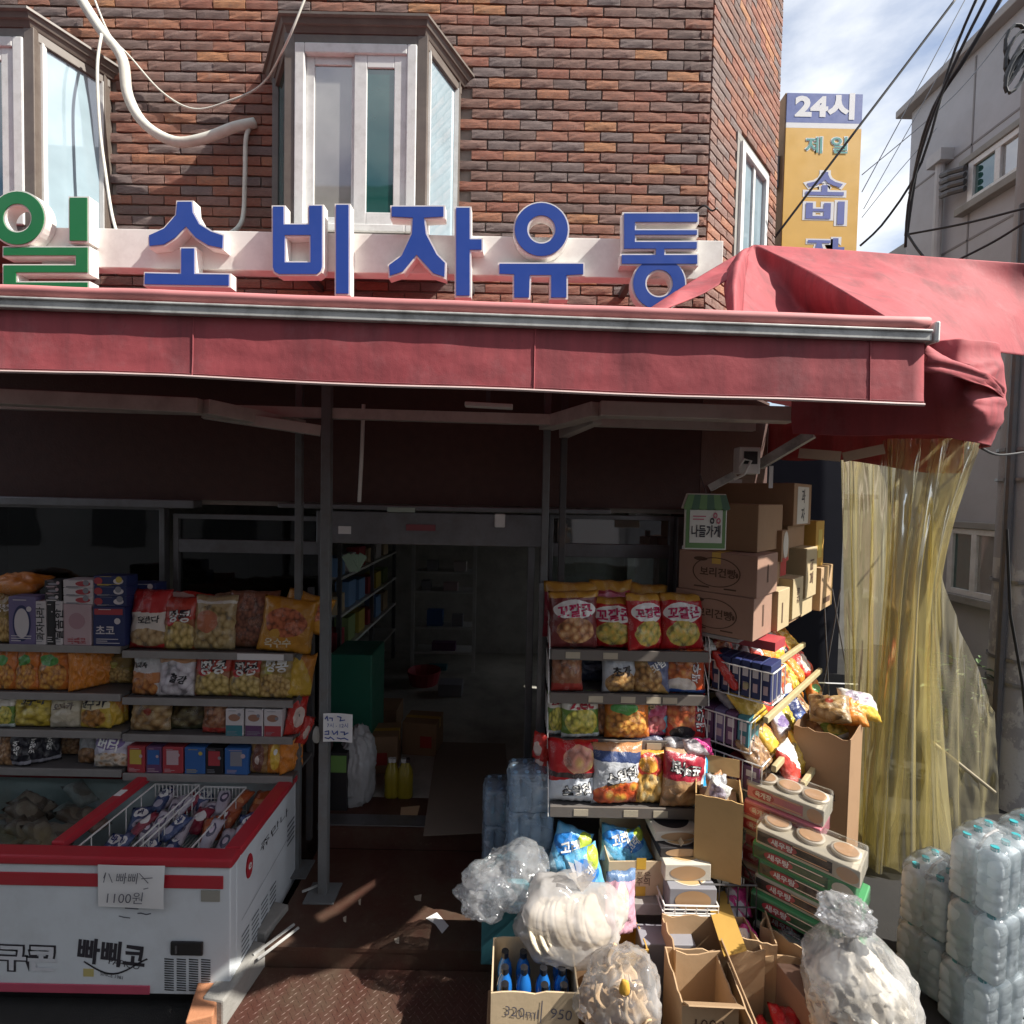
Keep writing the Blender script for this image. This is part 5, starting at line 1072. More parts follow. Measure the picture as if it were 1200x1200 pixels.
pbag(182, 222, 770, 819, k1 - .01, 'white_puff', 'white puffed rice bag with brown top on the second shelf', z2, group=TB)
pbag(224, 266, 768, 820, k1, 'peanut_red', 'red peanut bag, left one of the pair on the second shelf', z2, group=TB)
pbag(265, 304, 770, 820, k1, 'peanut_red', 'red peanut bag, right one of the pair on the second shelf', z2, group=TB)
pbag(300, 338, 770, 821, k1 - .01, 'olive_peanut', 'olive yellow peanut bag at the second shelf end', z2, group=TB)
pbag(332, 360, 765, 812, k1 + .03, 'plain_yellow', 'yellow bag turned sideways at the second shelf end', z2, rz=.6, roll=.2, group=TB)
# third level
z1, z2 = LA[2], LB[2]
pbag(-10, 12, 818, 856, k1, 'zec', 'white and green bag cut by the picture edge on the third shelf', z1, group=TB, text=False)
pbag(12, 54, 818, 857, k1, 'yellow_chip', 'yellow chip bag on the third shelf', z1, group=TB)
pbag(55, 89, 819, 858, k1, 'cream_cookie', 'cream coloured wafer bag between two yellow bags', z1, group=TB)
pbag(89, 124, 819, 859, k1, 'yellow_potato', 'yellow sweet potato snack bag with black title', z1, group=TB)
for i in range(2): pbag(122 + i * 8, 140 + i * 6, 820, 855, k1 + .05 + i * .04, 'plain_yellow', ('first', 'second')[i] + ' yellow bag standing edge on behind the sweet potato bag', z1, 0, rz=.9, group=TB)
pbag(148, 192, 823, 862, k1, 'clear_cookie', 'clear bag of brown cookies on the third shelf', z2, group=TB)
pbag(192, 236, 824, 862, k1 + .03, 'dark_green', 'dark green bag lying beside the cookie bag', z2, .5, group=TB)
pbag(234, 266, 826, 863, k1, 'rust_bag', 'rust brown bag with red foot on the third shelf', z2, group=TB)
for i, (x0, mt, nm) in enumerate(((264, PTEAL, 'teal'), (287, PPLUM, 'plum'), (309, PRED, 'red'))):
    sbox(x0, x0 + 21, 830, 863, z2, k1 - .005, .10, PWHT, 'small white and %s carton on the third shelf' % nm, [('#r', 0, .035, .05, .033, mt), ('#d', 0, .115, .035, .022, pr('cake', (.34, .18, .12)))])
pbag(330, 352, 822, 866, k1 + .02, 'plain_red', 'red bag turned sideways beyond the third shelf end', z2 - .01, rz=.9, roll=.25, group=TB)
# fourth level
z1, z2 = LA[3], LB[3]
pbag(-8, 11, 862, 900, k1, 'brown_snack', 'brown bag cut by the picture edge on the lowest shelf', z1, group=TB)
for i in range(3): pbag(11 + i * 18, 31 + i * 17, 861, 901, k1 + i * .03, 'black_bar', 'black bag with white upright title, %s in its row' % ('first', 'second', 'third')[i], z1, 0, rz=.25 * i, group=TB)
pbag(64, 92, 864, 888, k1 + .14, 'brown_snack', 'brown bag in the shade behind the gap on the lowest shelf', z1, group=TB)
pbag(88, 112, 864, 900, k1 + .04, 'grey_nut', 'grey nut bag left of the white and purple bag', z1, group=TB)
pbag(106, 148, 865, 904, k1 - .01, 'white_purple', 'white and purple biscuit bag on the lowest shelf', z1, group=TB)
for x0, x1, mt, m2, lab in ((149, 170, PRED, PYEL, 'red carton with yellow picture left on the lowest shelf'), (171, 189, PPLUM, PBLUE, 'plum and blue carton between two red cartons'), (190, 214, PRED, PPINK, 'red carton with pale picture, open on top'), (216, 240, PBLUE, PBLUE, 'blue open carton on the lowest shelf'), (241, 262, PBLK, PRED, 'black carton with red front edge on the lowest shelf'), (263, 291, PBLUE, PGREY, 'grey blue carton right of the black one')):
    sbox(x0, x1, 874, 906, z2, k1, .16, mt, lab, [('#r', 0, .10, .036, .045, m2), ('#r', 0, .02, .04, .014, mt)])
pbag(291, 312, 868, 908, k1, 'brown_yel', 'brown bag with a dark oval on the lowest shelf', z2, group=TB)
pbag(311, 332, 868, 909, k1, 'orange_yel', 'orange bag with yellow oval at the lowest shelf end', z2, group=TB)
for i in range(2): pbag(326 + i * 9, 344 + i * 9, 864, 906, k1 + .02 + i * .04, 'plain_orange', ('nearer', 'farther')[i] + ' orange bag standing edge on at the lowest shelf end', z2, 0, rz=.9, group=TB)
for i in range(3): pbag(332 + i * 5, 346 + i * 5, 850 - i * 6, 880 - i * 6, k1 + .06, 'plain_red', ('lower', 'middle', 'upper')[i] + ' red stick pack fanned out beyond the lowest shelf', z2 + .06 + i * .05, 0, rz=1.0, roll=.5, group=TB)

# ================================================================ chest freezer
FYf, FYb = 2.40, 3.19
zt, zb0 = P(266, 1006, FYf).z, P(268, 1167, FYf).z; xr = P(270, 1060, FYf).x; xl = xr - 1.95
M_FW = sol('freezer_white', (.64, .68, .71), .38, var=.10, scale=5, dirt=.4, dirtcol=(.42, .42, .42), coat=.2)
M_FR = sol('freezer_red', (.42, .022, .035), .35, var=.15, scale=6, dirt=.25, dirtcol=(.30, .06, .07))
fz = thing('chest_freezer', 'white ice cream chest freezer with red rim left of the door', 'freezer', ((xl + xr) / 2, 2.8, 0))
t = .055
def fbody(mb):
    mb.box(xl, xr, FYf, FYf + t, zb0, zt - .045); mb.box(xl, xr, FYb - t, FYb, zb0, zt - .045)
    mb.box(xl, xl + t, FYf + t, FYb - t, zb0, zt - .045); mb.box(xr - t, xr, FYf + t, FYb - t, zb0, zt - .045)
    mb.box(xl + t, xr - t, FYf + t, FYb - t, zb0, zb0 + .10)
part('cabinet', M_FW, fbody, fz, bev=.006)
part('liner', sol('frosty_liner', (.44, .50, .50), .7, var=.2, scale=9, bump=.4, bscale=40), lambda mb: (mb.box(xl + t, xr - t, FYf + t + .001, FYf + t + .006, zb0 + .1, zt - .03), mb.box(xl + t, xr - t, FYb - t - .006, FYb - t - .001, zb0 + .1, zt - .03), mb.box(xr - t - .006, xr - t - .001, FYf + t + .007, FYb - t - .007, zb0 + .1, zt - .03), mb.box(xl + t, xr - t, FYf + t + .007, FYb - t - .007, zb0 + .101, zb0 + .11)), fz)
def frim(mb):
    e = .012; q = .075
    mb.box(xl - e, xr + e, FYf - e, FYf + q, zt - .044, zt); mb.box(xl - e, xr + e, FYb - q, FYb + e, zt - .044, zt)
    mb.box(xr - q, xr + e, FYf + q + .0005, FYb - q - .0005, zt - .044, zt - .0005); mb.box(xl - e, xl + q, FYf + q + .0005, FYb - q - .0005, zt - .044, zt - .0005)
part('rim', M_FR, frim, fz, bev=.01)
dvx = P(50, 1003, FYf).x
part('centre_rail', M_FR, lambda mb: mb.box(dvx - .03, dvx + .03, FYf + .076, FYb - .076, zt - .035, zt + .012), fz, bev=.008)
part('rail_sticker', M_PAPER, lambda mb: mb.box(dvx - .02, dvx + .02, 2.86, 2.92, zt + .0122, zt + .0135), fz)
part('sliding_lid', glass_mat('lid_glass', (.80, .84, .83), .0, 1, .06, graze=.12), lambda mb: mb.box(xl + .08, dvx - .031, FYf + .08, FYb - .08, zt - .018, zt - .012), fz)
zs = lambda y: P(150, y, FYf).z
part('red_stripe', M_FR, lambda mb: mb.box(xl, P(262, 1040, FYf).x, FYf - .006, FYf - .0005, zs(1039), zs(1024)), fz, bev=.002)
part('lower_stripe', sol('pinkish_red', (.46, .07, .12), .45), lambda mb: mb.box(xl, P(176, 1160, FYf).x, FYf - .006, FYf - .0005, zs(1164), zs(1154)), fz, bev=.002)
part('rating_plate', sol('grey_plate', (.30, .29, .25), .5), lambda mb: mb.box(P(236, 1049, FYf).x, P(258, 1049, FYf).x, FYf - .004, FYf - .0005, P(247, 1056, FYf).z, P(247, 1043, FYf).z), fz)
c0 = P(220, 1110, FYf)
part('control_panel', M_BLACK, lambda mb: mb.box(c0.x - .078, c0.x + .078, FYf - .012, FYf - .0005, c0.z - .034, c0.z + .034), fz, bev=.012)
part('control_knob', M_STEEL, lambda mb: mb.box(c0.x - .05, c0.x - .043, FYf - .018, FYf - .0125, c0.z - .018, c0.z + .018), fz)
def grille(mb):
    for q in range(4):
        a = P(193 + q * 14.3, 1142, FYf).x; b = P(204 + q * 14.3, 1142, FYf).x
        for i in range(14):
            z = P(220, 1123, FYf).z - i * .0118
            mb.add([(a, FYf - .002, z), (b, FYf - .002, z - .003), (b, FYf - .002, z - .0085), (a, FYf - .002, z - .0065)], [(3, 2, 1, 0)])
tag(part('vent_grille', M_BLACK, grille, fz), kind='stuff')
def ftext(s, px, py, wd, mat, bold, off, rot=0, ht=None):
    c = P(px, py, FYf); lettering(fz, s, mat, plane_fn((c.x, FYf - off, c.z), (1, 0, 0), (0, 0, 1)), width=wd, height=ht, bold=bold, rot=rot, local=False)
ftext('구구콘', 14, 1122, .43, M_INK, .09, .002, -.02, .115); ftext('구구콘', 14, 1122, .43, sol('freezer_print_white', (.62, .63, .66), .5), .03, .003, -.02, .115)
ftext('빠삐코', 131, 1117, .32, M_INK, .03, .002, -.10, .12); ftext('PAPICO', 146, 1129, .15, M_INK, .0, .0022, -.18); ftext('SINCE 1981', 131, 1143, .11, M_INK, .0, .002, -.18)
strokes(fz, [[(-.13 + i * .02, .02 - .045 * math.sin((i - 1) * .28)) for i in range(16)]], M_INK, plane_fn((P(131, 1135, FYf).x, FYf - .002, P(131, 1135, FYf).z), (1, 0, 0), (0, 0, 1)), .008, 'swoosh', local=False)
part('yellow_emblem', sol('dull_yellow', (.50, .42, .16), .6), lambda mb: mb.box(P(98, 1139, FYf).x, P(110, 1139, FYf).x, FYf - .002, FYf - .0005, P(104, 1144, FYf).z, P(104, 1135, FYf).z), fz)
# right side: badge, script, slots
def sidept(y, z, off=.002): return V((xr + off, y, z))
mb = MB(); disc(mb, lambda a, b: sidept(2.575 + a, zt - .165 + b, .004), .032, .06, 24); disc(mb, lambda a, b: sidept(2.575 + a, zt - .165 + b, .0005), .034, .063, 24); mb.build('badge', M_FR, fz)
lettering(fz, 'e', M_WHITE, lambda a, b: sidept(2.575 + a, zt - .165 + b, .006), width=.028, local=False); lettering(fz, '쥬만나', M_INK, lambda a, b: sidept(2.86 + a, zt - .16 + b, .002), width=.34, height=.05, bold=0, local=False)
def slots(mb):
    for i in range(6):
        z = zb0 + .20 - i * .026
        for q in range(4):
            y0 = 2.50 + q * .10; mb.add([sidept(y0, z), sidept(y0 + .075, z), sidept(y0 + .075, z + .009), sidept(y0, z + .009)], [(0, 1, 2, 3)])
    for i in range(5):
        z = zb0 + .42 - i * .03; mb.add([sidept(3.02, z), sidept(3.12, z), sidept(3.12, z + .012), sidept(3.02, z + .012)], [(0, 1, 2, 3)])
    mb.add([sidept(2.5, zb0 + .29), sidept(3.14, zb0 + .36), sidept(3.14, zb0 + .363), sidept(2.5, zb0 + .293)], [(0, 1, 2, 3)])
tag(part('side_slots', sol('slot_grey', (.12, .13, .15), .6), slots, fz), kind='stuff')
part('plinth', M_BLACK, lambda mb: mb.box(xl + .05, xr - .07, FYf + .06, FYb - .05, .012, zb0 - .0005), fz)
# handwritten price note
nz0, nz1 = P(155, 1060, FYf).z, P(155, 1011, FYf).z; nx0, nx1 = P(118, 1035, FYf).x, P(196, 1035, FYf).x
nt_ = thing('price_note', 'white handwritten price note taped to the freezer front', 'note', ((nx0 + nx1) / 2, FYf - .02, nz0))
part('note_paper', M_PAPER, lambda mb: mb.grid(lambda u, v: V((nx0 + (nx1 - nx0) * u, FYf - .016 - .010 * math.sin(v * 2.2 + u) * u, nz0 + (nz1 - nz0) * v)), 10, 8), nt_)
nf = lambda x, y: V(((nx0 + nx1) / 2 + x, FYf - .032, (nz0 + nz1) / 2 + y))
M_PEN = sol('ballpoint', (.10, .10, .13), .7)
lettering(nt_, '1100원', M_PEN, lambda x, y: nf(x - .02, y - .045), width=.17, bold=-.004, slant=.12, local=False); lettering(nt_, '빠삐', M_PEN, lambda x, y: nf(x - .01, y + .05), width=.10, bold=-.004, slant=.15, local=False)
strokes(nt_, [[(-.12, .05), (-.11, .075), (-.12, .03)], [(-.095, .07), (-.08, .03)], [(.05, .075), (.09, .03)], [(.06, .05), (.11, .055)], [(.07, .0), (.09, .005)]], M_PEN, nf, .004, local=False)
strokes(nt_, [[(-.04, -.12), (.02, -.123)], [(.02, -.145), (.035, -.143), (.06, -.150), (.08, -.145)], [(-.07, -.16), (-.05, -.165), (-.02, -.168)]], M_PEN, lambda x, y: V(((nx0 + nx1) / 2 + x, FYf - .002, (nz0 + nz1) / 2 + y)), .005, local=False)
# frozen goods
def wire_basket(label, x0, x1, y0, y1, z0, z1, nx=12, r_=.0032, name='wire_basket', M=None, ny=5, mat=None):
    mb = MB(); f = (lambda p: M @ V(p)) if M else V
    def ln(a, b, k=r_): mb.tube([f(a), f(b)], k, 5)
    for z in (z0, z1): 
        for a, b in (((x0, y0, z), (x1, y0, z)), ((x1, y0, z), (x1, y1, z)), ((x1, y1, z), (x0, y1, z)), ((x0, y1, z), (x0, y0, z))): ln(a, b, r_ * 1.5)
    for i in range(nx + 1):
        x = x0 + (x1 - x0) * i / nx; ln((x, y0, z0), (x, y0, z1)); ln((x, y1, z0), (x, y1, z1)); ln((x, y0, z0), (x, y1, z0))
    for i in range(1, ny):
        y = y0 + (y1 - y0) * i / ny; ln((x0, y, z0), (x0, y, z1)); ln((x1, y, z0), (x1, y, z1))
        z = z0 + (z1 - z0) * i / ny
        if ny > 3 and i % 2: ln((x0, y0, z), (x1, y0, z)); ln((x0, y1, z), (x1, y1, z))
    return tag(mb.build(name, mat or M_WHITE), label, 'basket')
bz = zt - .24
bx0 = dvx + .06
wire_basket('white wire basket, left one in the right freezer bay', bx0, bx0 + .27, FYf + .09, FYb - .10, bz, zt - .05)
wire_basket('white wire basket, right one in the right freezer bay', bx0 + .30, bx0 + .56, FYf + .09, FYb - .10, bz, zt - .06)
r2 = random.Random(11); GI = 'ice cream packs in the right freezer bay'
for i in range(34):
    q = r2.random(); x = bx0 + .04 + q * .74; y = FYf + .17 + r2.random() * .48; key = 'ice_orange' if (x > bx0 + .52 and y > 2.75) else r2.choice(['ice_blue', 'ice_white', 'ice_blue', 'ice_red', 'ice_white'])
    zz_ = zt - .23 + .09 * r2.random()
    make_bag('orange wrapped ice bar in the right freezer bay' if key == 'ice_orange' else {'ice_blue': 'navy wrapped ice cream pack with white oval in the freezer', 'ice_white': 'pale lilac wrapped ice cream pack in the freezer', 'ice_red': 'dark red wrapped ice cream pack in the freezer'}[key], 'ice cream', (x, y, zz_), .075 + .03 * r2.random(), .16, .035, key, (-1.0 + .5 * (r2.random() - .5), .3 * (r2.random() - .5), 1.3 * (r2.random() - .5)), r2.random() * 50, {'ice_orange': 'orange ice bars in the freezer', 'ice_blue': 'navy ice cream packs in the freezer', 'ice_white': 'lilac ice cream packs in the freezer', 'ice_red': 'dark red ice cream packs in the freezer'}[key], 'ice_cream_pack', 6, 8)
for i in range(22):
    x = dvx - .10 - r2.random() * .42; y = FYf + .18 + r2.random() * .45; key = r2.choice(['ice_brown', 'ice_grey'])
    make_bag({'ice_brown': 'brown wrapped ice cream under the left freezer lid', 'ice_grey': 'grey wrapped ice cream under the left freezer lid'}[key], 'ice cream', (x, y, zt - .22 + .08 * r2.random()), .12, .20, .06, key, (-1.1 + .4 * (r2.random() - .5), .3 * (r2.random() - .5), 1.5 + .6 * (r2.random() - .5)), r2.random() * 50, {'ice_brown': 'brown ice creams in the left bay', 'ice_grey': 'grey ice creams in the left bay'}[key], 'ice_cream_pack', 6, 8, False)
# blocks and metal channels beside the freezer
blk = P(255, 1180, 2.42)
tag(part('red_brick_block', sol('orange_block', (.46, .20, .10), .85, bump=.4), lambda mb: mb.box(-.06, .05, -.10, .10, 0, .16, M=rotM((blk.x, 2.33, 0.001), .3)), bev=.006), 'orange red brick block at the freezer corner on the ground', 'brick')
tag(part('concrete_block', M_CONC, lambda mb: mb.box(-.055, .055, -.16, .16, 0, .17, M=rotM((P(285, 1150, 2.5).x - .02, 2.47, 0.001), -.15)), bev=.01), 'dirty concrete block propping the freezer corner', 'block')
tag(part('concrete_block', M_CONC, lambda mb: mb.box(-.05, .05, -.10, .10, 0, .19, M=rotM((P(312, 1120, 2.72).x, 2.76, 0.001), -.2)), bev=.01), 'mossy concrete block behind the freezer corner', 'block')
for k, (a, b) in enumerate((((297, 1119), (345, 1083)), ((302, 1124), (350, 1087)), ((354, 1045), (374, 1037)))):
    tag(part('metal_strip', M_ALU, lambda mb: mb.bar(PZ(*a, .175), PZ(*b, .178), .012, .008)), ('left of two thin metal strips beside the freezer', 'right of two thin metal strips beside the freezer', 'short metal strip by the post foot')[k], 'strip')
# paper notice and mitten on the post
np_ = P(396, 853, 2.9)
pn = thing('paper_notice', 'white handwritten notice taped to the grey post', 'notice', np_)
part('notice_paper', M_PAPER, lambda mb: mb.grid(lambda u, v: V((np_.x + (u - .5) * .17, 2.90 + .006 * math.sin(u * 4), np_.z + (v - .5) * .165)), 8, 6), pn)
nf2 = lambda x, y: V((np_.x + x, 2.892, np_.z + y))
lettering(pn, '7시 - 12시', M_PRBL, lambda x, y: nf2(x, y + .018), width=.12, bold=0, local=False)
strokes(pn, [[(-.07, .055), (-.06, .07), (-.055, .045)], [(-.045, .06), (-.03, .06), (-.03, .045)], [(.0, .07), (.02, .065), (.015, .045), (.04, .05)], [(-.07, -.02), (-.05, -.015), (-.05, -.035), (-.07, -.035)], [(-.03, -.015), (-.02, -.035), (.0, -.015), (.0, -.035)], [(.02, -.02), (.04, -.02), (.04, -.035), (.06, -.025)], [(-.07, -.055), (-.05, -.06), (-.04, -.05), (-.02, -.065)], [(.0, -.055), (.02, -.06), (.04, -.055), (.06, -.065)]], M_PRBL, nf2, .006, local=False)
gp = P(371, 862, 2.95); tag(blob(gp, (.022, .02, .055), 3, .05, .15, 3).build('work_glove', sol('glove_grey', (.34, .33, .30), .9), smooth=True), 'grey cloth glove hanging beside the post', 'glove')

# ================================================================ inside the door
IN = []
gc = carton('green metal cabinet just inside the door', (P(413, 830, 4.1).x, 4.25, ZFL), .34, .4, P(413, 765, 4.1).z - ZFL, 0, sol('cabinet_green', (.03, .17, .11), .45), 'green_cabinet', 'cabinet', bev=.01)
b = P(416, 980, 3.62); mbx = blob((b.x, 3.66, ZFL + .22), (.14, .12, .30), 4, .10, .2, 5); tag(mbx.build('white_sack', sol('grey_white_plastic', (.40, .40, .40), .45, bump=.4, bscale=15), smooth=True), 'crumpled white plastic sack inside the doorway', 'sack')
carton('brown carton behind the bottles in the doorway', (P(440, 930, 4.0).x, 4.15, ZFL), .30, .26, .30, .1, M_KRD, tape=True, prints=[('#r', 0, .12, .07, .05, M_PRR)])
carton('brown carton deeper in the doorway beside the cardboard sheet', (P(492, 890, 4.3).x, 4.45, ZFL), .30, .26, .28, -.1, M_KRD, tape=True, prints=[('#r', .06, .12, .05, .05, M_PRR)])
carton('small dark carton on the doorway floor near the cabinet', (P(445, 850, 4.8).x, 4.9, ZFL), .34, .3, .2, 0, M_KRD)
carton('dark shop carton beside the white sack', (P(398, 950, 3.56).x, 3.6, ZFL), .12, .14, .42, 0, PBLK, 'drink_carton', 'carton', prints=[('#r', 0, .34, .055, .06, pr('leafgreen', (.16, .3, .08)))])
M_OIL = sol('cooking_oil', (.30, .24, .02), .15, var=.2, coat=.5); M_CAPW = sol('cap_white', (.6, .6, .58), .5); M_CAPR = sol('cap_dark', (.04, .02, .02), .5)
for k, (x, y) in enumerate(((444, 965), (446, 972), (466, 950), (470, 944), (476, 938))):
    p = PZ(x, y, ZFL); bo = thing('oil_bottle', ('yellow oil bottle with white cap nearest the sack', 'second yellow oil bottle beside the sack', 'yellow oil bottle in the middle of the doorway group', 'yellow oil bottle with white cap behind the middle one', 'dark bottle farthest right in the doorway group')[k], 'bottle', (p.x, max(3.72, p.y), ZFL), group='bottles on the shop floor')
    mb = MB(); mb.lathe([(0, 0), (.04, 0), (.042, .02), (.040, .10), (.042, .17), (.034, .21), (.015, .25), (.013, .275), (0, .275)], 12); mb.build('bottle_body', M_OIL, bo, True, True)
    mb = MB(); mb.lathe([(.016, .262), (.016, .29), (0, .29)], 10); mb.build('cap', M_CAPW if k < 4 else M_CAPR, bo, False, True)
a = [PZ(512, 870, ZFL + .009), PZ(592, 872, ZFL + .009), PZ(600, 975, ZFL + .009), PZ(496, 980, ZFL + .009)]
tag(part('cardboard_sheet', kraft('grey_card', (.24, .20, .16)), lambda mb: (mb.add(a + [p + V((0, 0, .006)) for p in a], [(0, 1, 2, 3), (4, 5, 6, 7), (0, 4, 5, 1), (1, 5, 6, 2), (2, 6, 7, 3), (3, 7, 4, 0)]))), 'tan cardboard sheet laid on the doorway floor', 'cardboard')
tag(part('paper_scrap', M_KR, lambda mb: mb.add([PZ(470, 946, ZFL + .010), PZ(492, 944, ZFL + .010), PZ(486, 968, ZFL + .010), PZ(468, 965, ZFL + .010)], [(0, 1, 2, 3)])), 'small brown paper scrap beside the oil bottles', 'paper')
M_ISH = sol('light_shelf_paint', (.62, .62, .60), .5)
bs = thing('store_shelf', 'tall narrow metal shelf at the back of the shop', 'shelf', (P(520, 800, 6.4).x, 6.4, ZFL)); xa, xb = P(484, 700, 6.4).x, P(556, 700, 6.4).x
for x in (xa, xb): part('upright', M_ISH, lambda mb: mb.box(x - .02, x + .02, 6.38, 6.42, ZFL, 2.3), bs)
SHZ = [P(520, y, 6.4).z for y in (671, 694, 736, 765, 800)]
for z in SHZ: part('shelf_board', M_ISH, lambda mb: mb.box(xa + .021, xb - .021, 6.38, 6.7, z - .012, z + .012), bs)
for k, (i, f, wd, hh, mt) in enumerate(((1, .2, .12, .12, PGREY), (1, .6, .18, .10, PPINK), (0, .3, .14, .13, PGREY), (0, .75, .16, .12, PWHT), (2, .35, .2, .2, PBLUE), (2, .72, .14, .14, PGREY), (3, .5, .3, .10, PPLUM), (4, .4, .24, .18, PTEAL))):
    carton('dim %s packet on the back shelf, %s' % (('grey', 'pink', 'small grey', 'white', 'blue', 'squat grey', 'plum', 'teal')[k], ('second board', 'second board', 'top board', 'top board', 'third board', 'third board', 'fourth board', 'lowest board')[k]), (xa + (xb - xa) * f, 6.5, SHZ[i] + .013), wd, .12, hh, 0, mt, 'shelf_packet', 'packet', 'packets on the back shelf')
ls = thing('side_shelf', 'long shop shelf along the left side inside the door', 'shelf', (-1.75, 5.2, ZFL))
for z in (.7, 1.05, 1.4, 1.75, 2.1): part('shelf_board', M_ISH, lambda mb: mb.box(-2.15, -1.55 - (z - .7) * .0, 4.7, 6.9, z - .012, z + .012), ls)
for y in (4.7, 5.8, 6.9): part('upright', M_STEEL, lambda mb: mb.box(-1.6, -1.56, y - .02, y + .02, ZFL, 2.35), ls)
r3 = random.Random(5); nm = ['pale', 'brown', 'green', 'blue', 'red', 'yellow']; mts = [PWHT, M_KRL, pr('olive', (.3, .4, .16)), pr('soft_blue', (.2, .35, .6)), PRED, PYEL]
for i in range(18):
    k = r3.randrange(6); y = 4.78 + (i % 6) * .34; z = (1.05, 1.4, 1.75)[i // 6] + .013
    carton('%s packet on the side shelf, %s board, place %s from the door' % (nm[k], ('lower', 'middle', 'upper')[i // 6], ('one', 'two', 'three', 'four', 'five', 'six')[i % 6]), (-1.66, y, z), .14, .22, .16 + .1 * r3.random(), 0, mts[k], 'shelf_packet', 'packet', 'packets on the side shelf')
tag(part('plastic_basket', PRED, lambda mb: mb.lathe([(.0, .0), (.16, 0), (.20, .16), (.19, .16), (.155, .012), (0, .012)], 16, (P(495, 812, 5.9).x, 6.0, ZFL))), 'dark red basin before the back shelf', 'basin')
carton('white crate before the back shelf on the floor', (P(527, 815, 5.6).x, 5.7, ZFL), .26, .2, .14, 0, PGREY, 'small_crate', 'crate')
hk = P(405, 650, 3.6); tag(part('hanging_packs', sol('pale_green_packs', (.30, .40, .30), .5), lambda mb: [mb.box(-.03, .03, -.004, .004, -.12, 0, M=rotM(hk + V((k * .03, k * .006, 0)), 0, 0, -.5 + k * .25)) for k in range(5)]), 'fan of pale green packs hanging inside the door', 'packs')
tag(tag(part('leaf_litter', sol('litter', (.42, .36, .28), .8), lambda mb: [mb.add([PZ(x, y, .163), PZ(x + w_, y - 2, .164), PZ(x + w_ * .9, y + 6, .163), PZ(x + w_ * .2, y + 5, .165)], [(0, 1, 2, 3)]) for x, y, w_ in ((485, 1050, 9), (462, 1100, 6), (420, 1055, 3), (402, 1075, 4))]), 'small paper litter lying on the steps', 'litter'), kind='stuff')
tag(part('paper_scrap', M_PAPER, lambda mb: mb.add([PZ(499, 1076, .164), PZ(512, 1069, .166), PZ(526, 1085, .164), PZ(518, 1094, .165), PZ(510, 1083, .166)], [(0, 1, 2, 3, 4)])), 'white torn paper scrap on the dark step', 'paper')
# ================================================================ houses across the lane (behind the viewer): they close the street
M_GLASS_N = glass_mat('neutral_dark_glass', (.06, .06, .06), .05)
M_OPP = sol('opposite_house_render', (.34, .31, .28), .9, var=.2, scale=1.2)
for k, (xa, xb, hh) in enumerate(((-15, -5.2, 7.5), (-5.0, 4.2, 8.6))):
    oh = thing('opposite_house', ('plain grey house across the lane, the lower one', 'plain grey house across the lane, the taller one')[k], 'house', ((xa + xb) / 2, -6.5, 0))
    part('wall', M_OPP, lambda mb: mb.box(xa, xb, -10, -4.6, 0, hh), oh)
    part('roof_edge', M_CONC, lambda mb: mb.box(xa - .1, xb + .1, -10.1, -4.5, hh + .002, hh + .2), oh)
    for i in range(4):
        x = xa + (xb - xa) * (i + .5) / 4
        for z in (1.2, 4.2): part('window', M_GLASS_N, lambda mb: mb.box(x - .6, x + .6, -4.6, -4.58, z, z + 1.3), oh)

# ================================================================ middle rack of crisps
RY = 2.84; x0, x1 = P(646, 800, RY).x, P(829, 800, RY).x
RZ = [P(738, y, yy).z for y, yy in ((764, RY), (815, RY), (871, RY - .02), (948, RY - .14))]
rk = thing('snack_rack', 'dark wire rack of crisp bags right of the door', 'rack', ((x0 + x1) / 2, 3.0, ZP))
for i, z in enumerate(RZ):
    yf = RY - (.14 if i == 3 else 0)
    bo = part('shelf_board', M_SHELFD, lambda mb: mb.box(x0, x1, yf + .012, 3.22, z - .02, z - .004), rk)
    part('price_rail', sol('rail_brown_grey', (.16, .14, .125), .5, .1), lambda mb: mb.box(x0 - .004, x1 + .004, yf - .002, yf + .011, z - .052, z + .006), bo, bev=.002)
    tg = {0: (662, 706), 1: (690, 728, 758, 777), 2: (685, 720, 760, 782), 3: (676, 735, 770)}[i]
    for q in tg: part('price_label', sol('label_cream', (.46, .40, .30), .7), lambda mb: mb.box(P(q, 800, yf).x, P(q + 17, 800, yf).x, yf - .0045, yf - .0022, z - .042, z - .006), bo)
    for sx, s_ in ((x0, -1), (x1, 1)):       # bent wire side guards
        part('wire_guard', M_WHITE, lambda mb: (mb.tube([(sx + s_ * .012, yf, z - .05), (sx + s_ * .012, yf + .02, z + .06), (sx + s_ * .01, yf + .10, z + .17), (sx + s_ * .01, 3.2, z + .19)], .0035, 5), [mb.tube([(sx + s_ * .011, yf + .06 + k * .05, z), (sx + s_ * .011, yf + .10 + k * .05, z + .172)], .0022, 4) for k in range(5)]), rk)
for x in (x0 - .05, x1 - .02): part('upright', M_STEELD, lambda mb: mb.box(x, x + .035, 3.21, 3.245, ZP, RZ[0] + .32), rk)
part('front_upright', M_STEEL, lambda mb: mb.box(x0 - .07, x0 - .045, 3.0, 3.03, ZP, RZ[0] + .35), rk)
part('back_panel', M_SHELFD, lambda mb: mb.box(x0, x1, 3.246, 3.255, ZP + .3, RZ[0] + .05), rk)
part('base_shelf', M_SHELF, lambda mb: (mb.box(x0, x1 + .03, 2.52, 3.2, .44, .50), mb.box(x0 + .03, x1, 2.58, 3.2, ZP, .439)), rk, bev=.004)
k1 = RY + .012; GM = 'crisp bags on the middle rack'; z = RZ[0]
pbag(646, 700, 698, 762, k1 - .01, 'corn_brown', 'brown corn snack bag with gold top, left on the top shelf', z, group=GM, fat=1.1)
